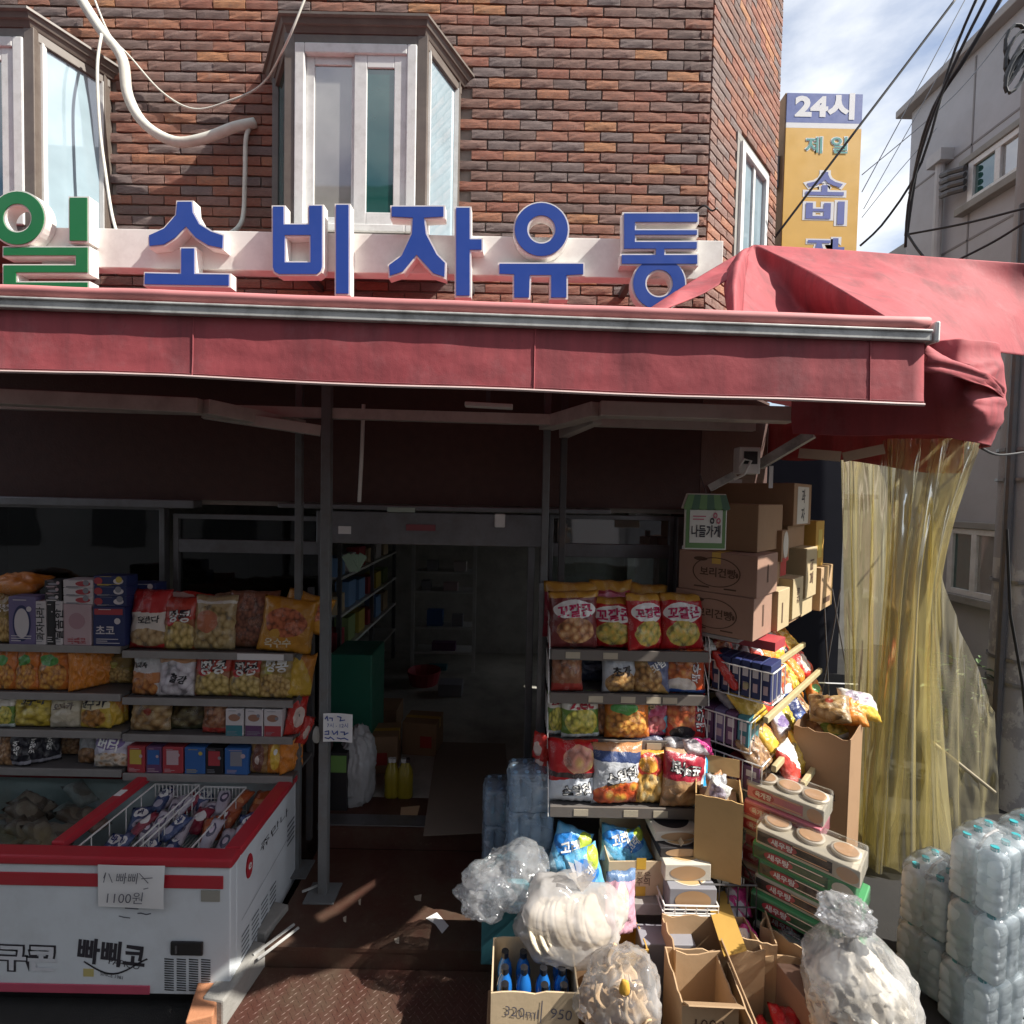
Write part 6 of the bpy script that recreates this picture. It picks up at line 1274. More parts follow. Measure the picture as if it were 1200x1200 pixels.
pbag(694, 746, 706, 763, k1 + .01, 'corn_red', 'red corn snack bag, second on the top shelf', z, rz=-.1, group=GM)
pbag(737, 780, 699, 763, k1 - .015, 'corn_red', 'red corn snack bag turned to the right, third on the top shelf', z, rz=.4, group=GM)
pbag(777, 826, 700, 763, k1, 'corn_red', 'red corn snack bag at the right end of the top shelf', z, group=GM)
pbag(640, 700, 690, 752, k1 + .14, 'corn_back', 'gold topped bag behind the brown corn bag', z + .02, group=GM); pbag(694, 740, 684, 745, k1 + .15, 'corn_back', 'pinkish red bag rising behind the second corn bag', z + .04, group=GM); pbag(734, 778, 686, 745, k1 + .16, 'gold_back', 'gold bag tip showing behind the turned corn bag', z + .03, roll=.08, group=GM)
z = RZ[1]
pbag(648, 682, 766, 815, k1, 'rust_bag', 'red and amber bag at the left of the second shelf', z, group=GM); pbag(681, 712, 772, 806, k1 + .16, 'navy_roll', 'dark bag deep in the gap of the second shelf', z, group=GM)
pbag(708, 748, 770, 814, k1, 'silver_snack', 'silver white bag with nuts on the second shelf', z, rz=.1, group=GM); pbag(742, 784, 767, 815, k1 - .01, 'nut_blue', 'tan and dark blue nut bag on the second shelf', z, rz=-.1, group=GM)
pbag(780, 827, 764, 815, k1, 'shrimp', 'orange red shrimp cracker bag on the second shelf', z, group=GM)
z = RZ[2]
pbag(642, 662, 822, 871, k1 + .03, 'zec', 'green potato stick bag partly hidden at the left end', z, group=GM); pbag(660, 702, 820, 872, k1 - .015, 'zec', 'green potato stick bag with red title on the third shelf', z, rz=.05, group=GM)
pbag(697, 718, 824, 870, k1 + .04, 'brown_plain', 'brown bag squeezed beside the green bag', z, group=GM); pbag(712, 762, 821, 872, k1 - .02, 'orange_noodle', 'orange and red prawn bag in the middle of the third shelf', z, group=GM)
pbag(752, 790, 822, 871, k1 + .02, 'pink_green', 'pink and dark green bag on the third shelf', z, rz=.1, group=GM); pbag(784, 829, 820, 872, k1 - .01, 'shrimp2', 'dark red shrimp cracker bag with upright white title', z, group=GM)
z = RZ[3]; k2 = RY - .125
pbag(644, 699, 879, 947, k2, 'swing_red', 'red and white crisp bag at the left of the lowest shelf', z, group=GM); pbag(696, 754, 880, 947, k2 - .01, 'swing_silver', 'silver crisp bag with navy top on the lowest shelf', z, rz=.1, group=GM)
pbag(743, 780, 888, 946, k2 + .01, 'orange_white', 'yellow orange crisp bag on the lowest shelf', z, group=GM); pbag(776, 830, 886, 950, k2 - .02, 'poca', 'tan and blue crisp bag sagging over the lowest shelf edge', z - .01, rz=.15, roll=.12, group=GM)
pbag(738, 784, 878, 896, k2 + .1, 'navy_roll', 'dark navy bag lying over the yellow orange bag', z + .24, .9, group=GM); pbag(782, 834, 877, 893, k2 + .06, 'silver_grey', 'grey bag lying over the tan and blue bag', z + .25, .9, group=GM)
pbag(806, 838, 868, 886, k2 + .03, 'pink_white', 'white and red bag tip under the third shelf rail', z + .26, .6, group=GM)
for k in range(3): pbag(622 + k * 3, 642 + k * 2, 862 + k * 8, 892 + k * 10, 2.86, 'plain_red', ('upper', 'middle', 'lower')[k] + ' small red bag hooked on the rack side', RZ[3] + .16 - k * .07, rz=-.8, group=GM, text=False)
tag(part('price_board', M_PAPER, lambda mb: mb.box(P(660, 690, 3.2).x, P(702, 690, 3.2).x, 3.195, 3.2, RZ[0] + .20, RZ[0] + .27)), 'white price board behind the gold topped bags', 'board')
# lower deck: blue bags, carton, round-printed boxes
zd = .501
bc = P(742, 1054, 2.56)
open_carton('tan open carton of blue bags below the rack', (P(743, 1050, 2.68).x, 2.70, zd), .335, .26, P(740, 1009, 2.57).z - zd, .03, M_KRL, (('n', .10, .15), ('e', .11, .5)), prints=[('#r', -.0, .17, .025, .03, M_TAPE), ('#r', 0, .025, .025, .025, M_TAPE), ('이 상품은', -.03, .11, .16, M_PRB), ('취급주의', -.03, .075, .15, M_PRB)])
GB = 'blue snack bags below the rack'
pbag(640, 682, 960, 1012, 2.62, 'blue_bag', 'light blue snack bag leaning at the left below the rack', zd + .02, .5, -.2, .3, group=GB); pbag(676, 716, 972, 1030, 2.46, 'blue_bag', 'light blue snack bag hanging in front of the tan carton', zd + .02, .25, .25, -.2, group=GB)
pbag(706, 748, 976, 1014, 2.62, 'blue_bag', 'light blue snack bag inside the tan carton, left', zd + .10, .7, 0, .2, group=GB); pbag(738, 768, 980, 1014, 2.63, 'blue_bag', 'light blue snack bag inside the tan carton, right', zd + .10, .6, .2, -.3, group=GB)
for i, (yt, yb, yy) in enumerate(((1030, 1056, 2.53), (1003, 1029, 2.58), (988, 1002, 2.6), (973, 987, 2.62))):
    pass
zc = zd
for i in range(4):
    hh = (.12, .085, .05, .05)[i]; yy = 2.47 + i * .05
    carton(('lowest', 'second', 'third', 'topmost')[i] + ' cake carton with round picture right of the blue bags', (P(798 - i * 3, 1000, 2.66).x, yy + .12, zc), .235, .24, hh, .02 * i, (PGREY, M_KRW, PBLK, M_KRW)[i], 'cake_carton', 'carton', 'stacked cake cartons', prints=[('#d', 0, hh / 2, .09, hh * .42, pr('pie', (.42, .26, .14)))], top=[('#d', 0, 0, .10, .095, pr('biscuit', (.52, .34, .16)) if i < 3 else PBLK), ('#o', 0, 0, .108, .103, M_KRW)])
    zc += hh + .001
wire_basket('white wire basket holding the cake cartons', P(768, 1050, 2.6).x, P(828, 1050, 2.6).x, 2.45, 2.9, zd + .002, zd + .05, 5, .003)

# ================================================================ water and drink
def bottle_mesh(name, prof, mat, n=12, sq=0.0):
    mb = MB(); mb.lathe(prof, n, sq=sq); return mb.mesh(name, mat, True)
def water_mat(name, tint, body, tr=.55):
    g = G(name); co = g.coord(); nn = g.bump(g.noise(14, 3, .5, g.coord('Object', (1, 1, 4))), .6, .012)
    t = g.n('ShaderNodeBsdfTransparent'); t.inputs['Color'].default_value = c4(tint)
    b0 = g.bsdf(body, .12, 0, nn, .8); tl = g.n('ShaderNodeBsdfTranslucent'); tl.inputs['Color'].default_value = c4(body); mt_ = g.n('ShaderNodeMixShader'); mt_.inputs[0].default_value = .5; g.l(b0, mt_.inputs[1]); g.l(tl.outputs[0], mt_.inputs[2]); b = mt_.outputs[0]; ms = g.n('ShaderNodeMixShader'); lw = g.n('ShaderNodeLayerWeight'); lw.inputs['Blend'].default_value = .3; g.l(nn, lw.inputs['Normal'])
    g.l(g.math('MULTIPLY_ADD', lw.outputs['Facing'], .6, 1 - tr, clamp=True), ms.inputs[0]); g.l(t.outputs[0], ms.inputs[1]); g.l(b, ms.inputs[2]); return g.done(ms.outputs[0])
M_WATER = water_mat('clear_water_bottle', (.95, .98, 1), (.90, .95, .98), .18); M_BLUEB = water_mat('blue_tint_bottle', (.92, .96, .99), (.80, .89, .98), .2); M_DRINK = sol('blue_drink', (.015, .13, .42), .15, var=.15, coat=.6)
M_CAPT = sol('teal_cap', (.04, .36, .40), .4); M_CAPB = sol('black_cap', (.015, .015, .018), .35)
ME_2L = bottle_mesh('bottle', [(0, 0), (.044, 0), (.050, .012), (.050, .05), (.0455, .06), (.050, .07), (.050, .105), (.0455, .115), (.050, .125), (.050, .165), (.0455, .175), (.050, .185), (.050, .245), (.044, .268), (.020, .285), (.014, .289), (.014, .30), (0, .30)], M_WATER, 16, .62)
mbc = MB(); mbc.lathe([(.017, .288), (.017, .308), (0, .308)], 10); ME_2C = mbc.mesh('cap', M_CAPT)
ME_05 = bottle_mesh('bottle', [(0, 0), (.028, 0), (.031, .01), (.031, .05), (.029, .06), (.031, .07), (.031, .12), (.026, .15), (.014, .18), (.011, .19), (.011, .205), (0, .205)], M_BLUEB, 10)
mbc = MB(); mbc.lathe([(.0135, .192), (.0135, .21), (0, .21)], 8); ME_5C = mbc.mesh('cap', sol('sky_cap', (.35, .55, .75), .4))
def pack(label, loc, rz, nx, ny, pitch, me, mc, hh, filmm, group, name='water_pack', handle=False):
    o = thing(name, label, 'water pack', loc, (0, 0, rz), group)
    for i in range(nx):
        for j in range(ny):
            p = ((i - (nx - 1) / 2) * pitch, (j - (ny - 1) / 2) * pitch, .002)
            b = link(me, 'bottle', o, True); b.location = p
            c = link(mc, 'cap', b, True)
    w_, d_ = nx * pitch / 2 + .006, ny * pitch / 2 + .006; sd = rnd.random() * 40
    def f(u, v):                                # shrink film: rounded sleeve drawn in at the top
        a = u * 2 * math.pi; q = 1 / max(abs(math.cos(a)), abs(math.sin(a))); q = 1 + (q - 1) * .62
        tt = max(0, (v - .8) / .2); k = 1 - tt ** 1.7; z_ = (hh + .012) * (v / .8 * .95 if v < .8 else .95 + .05 * math.sin(tt * 1.57))
        rr = 1 + .05 * noise.noise(V((math.cos(a) * 3, math.sin(a) * 3 + sd, v * 6))) + .03 * math.cos(a * 2 * nx) * (v < .8)
        return V((math.cos(a) * q * w_ * k * rr, math.sin(a) * q * d_ * k * rr, z_ + .006 * noise.noise(V((a * 2, v * 9, sd)))))
    mb = MB(); mb.grid(f, 44, 16); mb.build('shrink_film', filmm, o, True, True)
    if handle:
        mb = MB(); mb.tube([(-w_ * .8, 0, hh * .9), (-w_ * .3, 0, hh + .012), (w_ * .3, 0, hh + .012), (w_ * .8, 0, hh * .9)], .007, 6); mb.build('carry_strap', M_FILMW, o, True, True)
    return o
M_PACK = film('pack_film', (.97, .99, 1), (.80, .88, .92), .86, .30, .08, 7, .5, .3); M_PACKB = film('blue_pack_film', (.80, .90, .98), (.76, .87, .97), .70, .30, .08, 9, .5, .3)
GW = 'shrink-wrapped water packs by the kerb'
hp = .312
def wp(px, py, Y): return P(px, py, Y)
sx, sy = wp(1163, 1000, 2.42).x, 2.44
for i in range(3): pack(('bottom', 'middle', 'top')[i] + ' water pack of the tall stack at the right picture edge', (sx + (0, .02, .03)[i], sy + (0, .0, .02)[i], .004 + i * hp), .35 + .05 * i, 3, 2, .106, ME_2L, ME_2C, .302, M_PACK, GW, handle=True)
for i in range(3): pack(('bottom', 'middle', 'top')[i] + ' water pack of the stack cut off behind the tall one', (sx + .36, sy + .12, .004 + i * hp), .3 + .06 * i, 3, 2, .106, ME_2L, ME_2C, .302, M_PACK, GW, handle=True)
sx2 = wp(1100, 1020, 2.66).x
for i in range(2): pack(('lower', 'upper')[i] + ' water pack of the low stack before the curtain', (sx2 + .01 * i, 2.68, .004 + i * hp), .5, 3, 2, .106, ME_2L, ME_2C, .302, M_PACK, GW, handle=True)
for i in range(2): pack(('lower', 'upper')[i] + ' water pack between the low stack and the tall stack', (sx2 + .27, 2.64, .004 + i * hp), .42, 3, 2, .106, ME_2L, ME_2C, .302, M_PACK, GW, handle=True)
pk = P(620, 960, 2.78)
for i in range(4): pack(('bottom', 'second', 'third', 'top')[i] + ' bluish small bottle pack in the stack beside the rack', (pk.x + .004 * i, 2.86, ZP + .003 + i * .2145), .02 * i, 4, 3, .064, ME_05, ME_5C, .203, M_PACKB, 'small bottle packs beside the rack')
for i in range(3): pack(('bottom', 'middle', 'top')[i] + ' bluish small bottle pack standing behind left of the stack', (pk.x - .135, 3.06, ZP + .003 + i * .2145), .05, 4, 3, .064, ME_05, ME_5C, .203, M_PACKB, 'small bottle packs beside the rack')

# ================================================================ foreground cartons and bags
bx = PZ(627, 1160, .50); BW, BD = .365, .265
yb_ = PZ(627, 1162, .50).y
tag(carton('brown carton underneath the drink bottle carton', (bx.x - .005, yb_ + BD / 2 + .01, .03), BW + .03, BD + .02, .19, 0, M_KRD), None)
bxo = open_carton('pale carton of blue drink bottles with a handwritten price', (bx.x, yb_ + BD / 2, .222), BW, BD, .278, 0, M_KRL, (), cut=.012, prints=())
fnb = plane_fn((bx.x, yb_ - .0025, .222), (1, 0, 0), (0, 0, 1))
lettering(bxo, '320ml', M_PEN, plane_fn((-.055, -BD / 2 - .003, .19), (1, 0, 0), (0, 0, 1)), width=.14, bold=-.008, rot=-.1); lettering(bxo, '950', M_PEN, plane_fn((.11, -BD / 2 - .003, .185), (1, 0, 0), (0, 0, 1)), width=.09, bold=-.008, rot=-.12); strokes(bxo, [[(.03, .24), (.025, .15)]], M_PEN, plane_fn((0, -BD / 2 - .003, 0), (1, 0, 0), (0, 0, 1)), .005)
ME_D = bottle_mesh('bottle_body', [(0, 0), (.030, 0), (.034, .012), (.034, .07), (.031, .075), (.031, .13), (.034, .135), (.034, .165), (.028, .195), (.015, .222), (.013, .232), (0, .232)], M_DRINK, 12)
mbc = MB(); mbc.lathe([(.016, .225), (.017, .25), (0, .252)], 10); ME_DC = mbc.mesh('cap', M_CAPB)
mbc = MB(); mbc.lathe([(.0318, .075), (.0318, .128)], 12); mbc.lathe([(.0346, .015), (.0346, .05)], 12); ME_DL = mbc.mesh('label_sleeve', sol('bottle_label', (.45, .55, .68), .4, var=.3, scale=30))
k = 0
for j in range(3):
    for i in range(4):
        if (i, j) in ((2, 2), (1, 0)): continue
        k += 1; o = thing('drink_bottle', 'blue drink bottle with black cap, %s row, place %s from the left' % (('front', 'middle', 'back')[j], ('one', 'two', 'three', 'four')[i]), 'bottle', (bx.x + (i - 1.5) * .083 + .004 * (rnd.random() - .5), yb_ + .05 + j * .078, .232), (0, 0, rnd.random()), 'blue drink bottles in the carton')
        link(ME_D, 'bottle_body', o, True); link(ME_DC, 'cap', o, True); link(ME_DL, 'label_sleeve', o, True)
# support behind the bottles, crumpled clear bag, rice-cracker bag
carton('teal carton under the crumpled clear bag', (P(592, 1090, 2.52).x + .06, 2.62, ZP + .002 if False else .165), .36, .2, .30, 0, PTEAL)
carton('brown carton under the rice cracker bag', (P(680, 1095, 2.46).x, 2.475, .06), .30, .19, .36, 0, M_KRD)
def film_bag(name, label, c, rad, seed, mat, cat='plastic bag', knot=None, wr=.16, low=.22, sub=5):
    o = thing(name, label, cat, (c[0], c[1], c[2] - rad[2] * .72))
    blob(c, rad, seed, wr, low, sub).build('film', mat, o, smooth=True)
    if knot:
        kx, ky, kz = knot; mb = MB(); r_ = random.Random(seed); 
        for q in range(9):
            a = q / 9 * 6.28; tip = V(knot) + V((math.cos(a) * .07, math.sin(a) * .05, .05 + .04 * r_.random())); b2 = V(knot) + V((math.cos(a + .7) * .07, math.sin(a + .7) * .05, .05 + .04 * r_.random()))
            mb.add([V(knot) - V((0, 0, .05)), tip, b2], [(0, 1, 2)])
        mb.build('gathered_neck', mat, o, smooth=True)
    return o
c = P(598, 1030, 2.50); film_bag('clear_bag', 'crumpled empty clear bag spilling off the bottle packs', c, (.19, .15, .15), 3.3, M_FILM, wr=.09, low=.45)
c2 = P(566, 1050, 2.46); film_bag('clear_bag', 'loose clear bag tail hanging over the dark step', c2, (.13, .09, .08), 8.1, M_FILM, wr=.10, low=.5)
c = P(668, 1072, 2.34); RC = c
film_bag('cracker_bag', 'milky bag of round rice crackers above the drink bottles', c, (.245, .17, .175), 5.2, M_FILMW, wr=.06, low=.32, knot=(c[0] + .05, c[1] - .02, c[2] + .17))
M_RICE = sol('rice_cracker', (.72, .62, .46), .85, var=.15, scale=30, bump=.6, bscale=150)
mbd = MB(); mbd.lathe([(0, -.008), (.075, -.008), (.082, 0), (.075, .008), (.05, .005), (0, .006)], 20); ME_R = mbd.mesh('rice_cracker', M_RICE, True)
r_ = random.Random(21)
for i in range(14):
    o = link(ME_R, 'rice_cracker'); tag(o, 'round pale rice cracker inside the milky bag', 'cracker', 'rice crackers in the milky bag')
    o.location = c + V((-.13 + .02 * i, -.05 + .03 * (r_.random() - .5) + .004 * i, -.02 + .03 * (r_.random() - .5))); o.rotation_euler = (.2 * (r_.random() - .5), 1.0 + .12 * (r_.random() - .5), -.5 + .15 * (r_.random() - .5)); o.scale = (1.25, 1.25, 1.1)
c = P(728, 1172, 2.06); film_bag('cracker_bag', 'clear bag of broken snacks beside the drink bottle carton', c, (.17, .15, .19), 7.7, M_FILM, wr=.07, low=.3)
carton('brown carton under the bag of broken snacks', (c.x, c.y + .03, .03), .28, .25, .355, .1, M_KR)
def chip_mesh(sd):
    mb = MB(); r7 = random.Random(sd); a1 = r7.random() * 3
    mb.grid(lambda u, v: V(((u - .5) * .075, (v - .5) * .05 * (1 + .3 * math.sin(u * 3 + a1)), .022 * math.sin(u * 3.1 + a1) + .010 * math.sin(v * 5 + sd))), 8, 6); return mb.mesh('snack_chip', sol('tan_snack', (.62, .44, .26), .8, var=.3, scale=40, bump=.6, bscale=120), True)
CHIPS = [chip_mesh(q) for q in range(3)]
for i in range(34):
    o = link(CHIPS[i % 3], 'snack_chip'); solidify(o, .006); tag(o, 'curved tan snack chip in the clear bag beside the bottle carton', 'chip', 'chips in the lower clear bag')
    o.location = c + V((.21 * (r_.random() - .5), .19 * (r_.random() - .5), -.11 + .22 * r_.random())); o.rotation_euler = (r_.random() * 3, r_.random() * 3, r_.random() * 3)
tag(blob(P(732, 1158, 1.95), (.02, .012, .035), 2, .1, .2, 3).build('snack_piece', sol('amber_snack', (.66, .36, .05), .6), smooth=True), 'yellow snack piece pressed against the clear bag', 'snack')
pbag(708, 744, 1032, 1102, 2.36, 'pink_pack', 'pink snack pack standing behind the rice cracker bag', None, .1, .3, .08, cat='snack pack'); pbag(716, 748, 1040, 1098, 2.44, 'pink_pack', 'second pink pack leaning behind the first', None, .1, .2, -.05, cat='snack pack')
p = PZ(734, 1106, .38); open_carton('low yellowish tray under the pink packs', (p.x, 2.44, .06), .16, .20, .36, .1, M_KRY, cut=.02)
carton('flat grey carton on the ground below the cake cartons', (P(765, 1080, 2.45).x + .06, 2.44, ZP + .003 if False else .055), .26, .12, .36, 0, PGREY)
# open cartons on the right front
rim = .50
def boxpx(label, xl, xr_, ybk, yfr, rim, bot, mat, rz=0, **k):
    a = PZ(xl, ybk, rim); b = PZ(xr_, ybk, rim); f_ = PZ((xl + xr_) / 2, yfr, rim)
    return open_carton(label, ((a.x + b.x) / 2, (a.y + f_.y) / 2, bot), b.x - a.x, a.y - f_.y, rim - bot, rz, mat, **k), V(((a.x + b.x) / 2, (a.y + f_.y) / 2, bot))
boxpx('empty brown carton behind the two front cartons', 776, 872, 1068, 1112, .52, .06, M_KR, 0.02, cut=.03)
o1, p1 = boxpx('narrow brown carton in front with print on its front flap', 778, 836, 1108, 1176, .50, .012, M_KR, -.03, cut=.02, flaps=(('s', .09, .9),), prints=[('1000', 0, .40, .12, M_PRB)])
o2, p2 = boxpx('large open carton of red noodle bags in front', 846, 962, 1116, 1230, .47, .012, M_KR, -.05, cut=.02, flaps=(('w', .06, .25),))
for k in range(3): make_bag(('left', 'middle', 'right')[k] + ' red noodle bag lying in the large front carton', 'noodle bag', (p2.x - .10 + k * .10, p2.y - .10 + .04 * k, .21 + .02 * k), .17, .2, .05, 'red_ramen', (-1.15, .1 * k, .4 - .5 * k), 4 + k, 'red noodle bags', 'noodle_bag')
carton('flat carton filling the large front carton under the noodle bags', (p2.x, p2.y, .022), .3, .3, .185, 0, M_KRD)
# long carton with a printed slanting flap
q0 = PZ(868, 1052, .55); o3 = open_carton('narrow carton with long yellow printed flap', (q0.x + .02, 2.46, .06), .17, .34, .46, -.22, M_KR, cut=.01)
A, B = P(838, 1048, 2.58), P(862, 1118, 2.22); u_ = (B - A).normalized(); sd_ = V((.98, .15, .15)).normalized(); nn_ = sd_.cross(u_).normalized()
def fl(mb):
    w2 = .055; q = [A - sd_ * w2, A + sd_ * w2, B + sd_ * w2, B - sd_ * w2]; mb.add(q + [p - nn_ * .006 for p in q], [(0, 1, 2, 3), (7, 6, 5, 4), (0, 4, 5, 1), (1, 5, 6, 2), (2, 6, 7, 3), (3, 7, 4, 0)])
ff = part('yellow_flap', M_KRY, fl, o3); 
if nn_.z < 0: nn_ = -nn_
lettering(o3, 'CUT · LAST', M_PRO, plane_fn(A.lerp(B, .5) + nn_ * .003, u_, nn_.cross(u_)), width=.30, height=.045, bold=.01, local=False)
for k, (x, y, Y) in enumerate(((872, 1066, 2.5), (868, 1075, 2.47), (890, 1108, 2.33))): 
    pbag(x - 12, x + 12, y - 14, y + 14, Y, 'pink_white', ('upper', 'middle', 'lower')[k] + ' pink and white packet in the narrow carton', None, .8, .3 * k, cat='packet', text=False)
# carton turned on its corner with clear bags, printed carton
q1 = PZ(936, 1085, .50); o4 = open_carton('carton turned cornerwise with clear bags inside', (q1.x, q1.y, .05), .26, .26, .46, .75, M_KR, cut=.02)
for k in range(2): film_bag('clear_bag', ('small clear bag at the left in the cornerwise carton', 'small clear bag at the right in the cornerwise carton')[k], V((q1.x - .05 + .10 * k, q1.y - .02 - .03 * k, .42)), (.06, .05, .06), 5 + k * 3, M_FILM, wr=.25)
carton('stuffing carton inside the cornerwise carton', (q1.x, q1.y, .062), .20, .20, .31, .75, M_KRD)
q2 = PZ(958, 1150, .44); carton('brown carton with printed upper face beside the clear sack', (q2.x + .01, q2.y + .01, .03), .24, .28, .40, .2, M_KRP, top=[('과일', .05, .03, .10, M_PRB, -1.4), ('#o', -.02, .10, .03, .03, M_PRB, .8), ('#o', .08, -.02, .022, .06, M_PRR, .8)])
# tall clear sack of puffed rice
M_PUFF = sol('puffed_rice', (.72, .65, .54), .9, var=.45, scale=30, bump=1.0, bscale=60)
sk = thing('puff_sack', 'tall clear sack of white puffed rice at the front right', 'sack', (1.45, 2.05, 0))
base = V((1.52, 1.98, 0)); top = P(995, 1075, 2.10)
def sack(r0, seed, am, ztop):
    def f(u, v):
        a = u * 2 * math.pi; ax = base.lerp(V((top.x, top.y, top.z)), v * ztop); w_ = r0 * (math.sin(min(1, .25 + v * 1.1) * math.pi / 2) if v < .78 else max(.18, 1 - (v - .78) / .22 * .75)) * (1 - .12 * v)
        q = V((math.cos(a) * 2.2, math.sin(a) * 2.2, v * 5 + seed)); rr = 1 + am * ((1 - abs(noise.noise(q))) ** 3 - .4) + .10 * noise.noise(q * .5) + am * .5 * ((1 - abs(noise.noise(q * 2.6))) ** 3 - .4)
        return ax + V((math.cos(a) * w_ * 1.05 * rr, math.sin(a) * w_ * .85 * rr, 0))
    return f
_sf = sack(.185, 2.0, .10, .86)
def puff_fn(u, v):
    p = _sf(u, v); d = (p - base.lerp(V((top.x, top.y, top.z)), v * .86)); d.z = 0
    return p + d.normalized() * (.022 * (1 - abs(noise.noise(p * 26)) * 2) + .008 * noise.noise(p * 60))
mb = MB(); mb.grid(puff_fn, 150, 110); mb.build('puffed_rice', M_PUFF, sk, smooth=True)
mb = MB(); mb.grid(sack(.21, 6.0, .13, 1.0), 80, 60); mb.build('film', M_FILM, sk, smooth=True)
film_o = blob(top + V((-.02, 0, .015)), (.095, .08, .065), 9.4, .20, .45, 5).build('gathered_neck', M_FILM, sk, smooth=True)
# ================================================================ corner rack along the chamfered wall
TH = math.atan2(CU.y, CU.x)                     # local x runs along the wall (CU), local -y faces out (CN)
def Q(s, n, z): return C0 + CU * s + CN * n + V((0, 0, z))
MQ = lambda s, n, z: rotM(Q(s, n, z), TH)
cr_ = thing('corner_rack', 'tiered display rack with yellowed rails along the building corner', 'rack', Q(.3, .4, 0), (0, 0, 0))
M_RAIL = sol('yellowed_rail', (.48, .40, .22), .5, var=.2, scale=12, dirt=.4, dirtcol=(.25, .18, .09))
RT = [(-.46, .70, .50, 1.53), (-.42, .74, .60, 1.36), (-.46, .72, .66, 1.13), (-.30, .45, .76, 1.02)]
for s0, s1, n, z in RT:
    part('rail', M_RAIL, lambda mb: mb.bar(Q(s0, n, z), Q(s1, n, z), .026, .036), cr_, bev=.006)
    part('tier', M_SHELFD, lambda mb: mb.add([Q(s0, n - .02, z - .03), Q(s1, n - .02, z - .03), Q(s1, .12, z - .16), Q(s0, .12, z - .16)], [(0, 1, 2, 3)]), cr_)
for s in (-.44, .15, .72): part('upright', M_STEELD, lambda mb: (mb.bar(Q(s, .14, .0), Q(s, .14, 2.3), .035, .035), mb.bar(Q(s, .14, .1), Q(s, .78, .1), .03, .03)), cr_)
zt_ = P(880, 742, 2.78).z - .03
part('top_shelf', M_SHELF, lambda mb: mb.box(-.50, 1.45, -.47, -.05, zt_ - .025, zt_ - .002, M=MQ(0, 0, 0)), cr_, bev=.004)
# cartons on top: ends point out to the lane
GT = 'cartons on top of the corner rack'
def tcart(label, s, z, w, h, L, mat, nout=.56, **k):
    c = Q(s + w / 2, nout - L / 2, z); return carton(label, c, w, L, h, TH, mat, 'carton', 'carton', GT, **k)
M_KE = kraft('carton_end_card', (.50, .40, .24))
h1 = .232
# big faces look towards -CU (left); print them there
def leftprint(o, w, L, h):
    f = lambda x, y: V((-w / 2 - .002, -x, y))
    f2 = lambda dx, dy: (lambda x, y: V((-w / 2 - .0022, -(x + dx), y + dy)))
    mb = MB(); disc(mb, f2(.0, h * .5), .135, h * .36, 36, r0=.95); mb.build('printed_ring', M_PRB, o, local=True)
    lettering(o, '보리건빵', M_PRB, f2(.01, h * .5), width=.20, bold=.02, res=2); mb = MB(); disc(mb, f2(.115, h * .47), .008, .014, 12); disc(mb, f2(-.09, h * .80), .04, .012, 12); mb.build('printed_spot', M_PRB, o, local=True)
    strokes(o, [[(-.12, h * .12), (-.04, h * .12)], [(.05, h * .12), (.11, h * .12)]], M_PRB, lambda x, y: V((-w / 2 - .002, -x, y)), .008, 'printed_line')
s_ = -.50
o = tcart('brown carton with oval barley print, lower of the two', s_, zt_, .30, h1, .44, M_KRP, .545, prints=[('#r', 0, .12, .012, .06, M_PRB)]); leftprint(o, .30, .44, h1)
o = tcart('brown carton with oval barley print, upper of the two', s_ + .005, zt_ + h1 + .001, .34, h1 - .005, .44, M_KRP, .555, tape=True, prints=[('#r', 0, .12, .010, .05, M_PRB)]); leftprint(o, .34, .44, h1)
tcart('pale ended carton right of the lower barley carton', -.17, zt_, .22, .235, .40, M_KE, .57, prints=[('#r', -.03, .1, .01, .06, M_PRB)])
tcart('taller pale ended carton third along the rack top', .08, zt_ + .03, .22, .25, .40, M_KE, .58, prints=[('건빵', 0, .14, .10, M_PRB, 1.57)]); tcart('flat base carton under the third pale carton', .08, zt_, .22, .029, .40, M_KRD, .56)
tcart('dark carton between the barley cartons and the far stack', -.13, zt_ + .236, .20, .15, .40, M_KRD, .50)
tcart('carton with cream oval panel near the hanging sign', .0, zt_ + .387, .15, .0 + .19, .40, M_KRD, .53, prints=[('#d', 0, .10, .05, .085, M_KRW), ('#r', 0, .012, .06, .011, M_PRR)]); tcart('red edged flat carton under the cream oval carton', .075, zt_ + .282, .14, .10, .36, M_KRD, .50, prints=[('#r', 0, .05, .06, .045, M_PRR)])
tcart('cream ended carton in the far stack, middle height', .36, zt_ + .12, .26, .33, .40, M_KE, .58, prints=[('보리', 0, .17, .16, M_PRB, 1.57)]); tcart('small pale carton under the far stack', .36, zt_, .26, .119, .40, M_KE, .56)
tcart('large dark carton on top of the far stack', .18, zt_ + .60, .40, .27, .62, M_KRD, .54, prints=[('#r', 0, .13, .13, .12, M_KRW), ('과', .0, .19, .08, M_INK), ('자', .0, .07, .08, M_INK)]); tcart('dark filler carton below the large top carton', .22, zt_ + .452, .38, .147, .40, M_KRD, .50)
tcart('yellow ended carton at the far end of the rack', .66, zt_ + .30, .22, .32, .36, M_KRY, .56, prints=[('#r', 0, .16, .05, .10, PYEL)]); tcart('tan carton at the far end below the yellow one', .66, zt_, .34, .299, .40, M_KR, .60, prints=[('#r', 0, .06, .10, .02, M_PRB)])
tcart('large shaded carton behind the hanging green sign', -.34, zt_ + 2 * h1, .44, .27, .34, M_KRD, .50)  # dark card puts this carton's shade into its colour
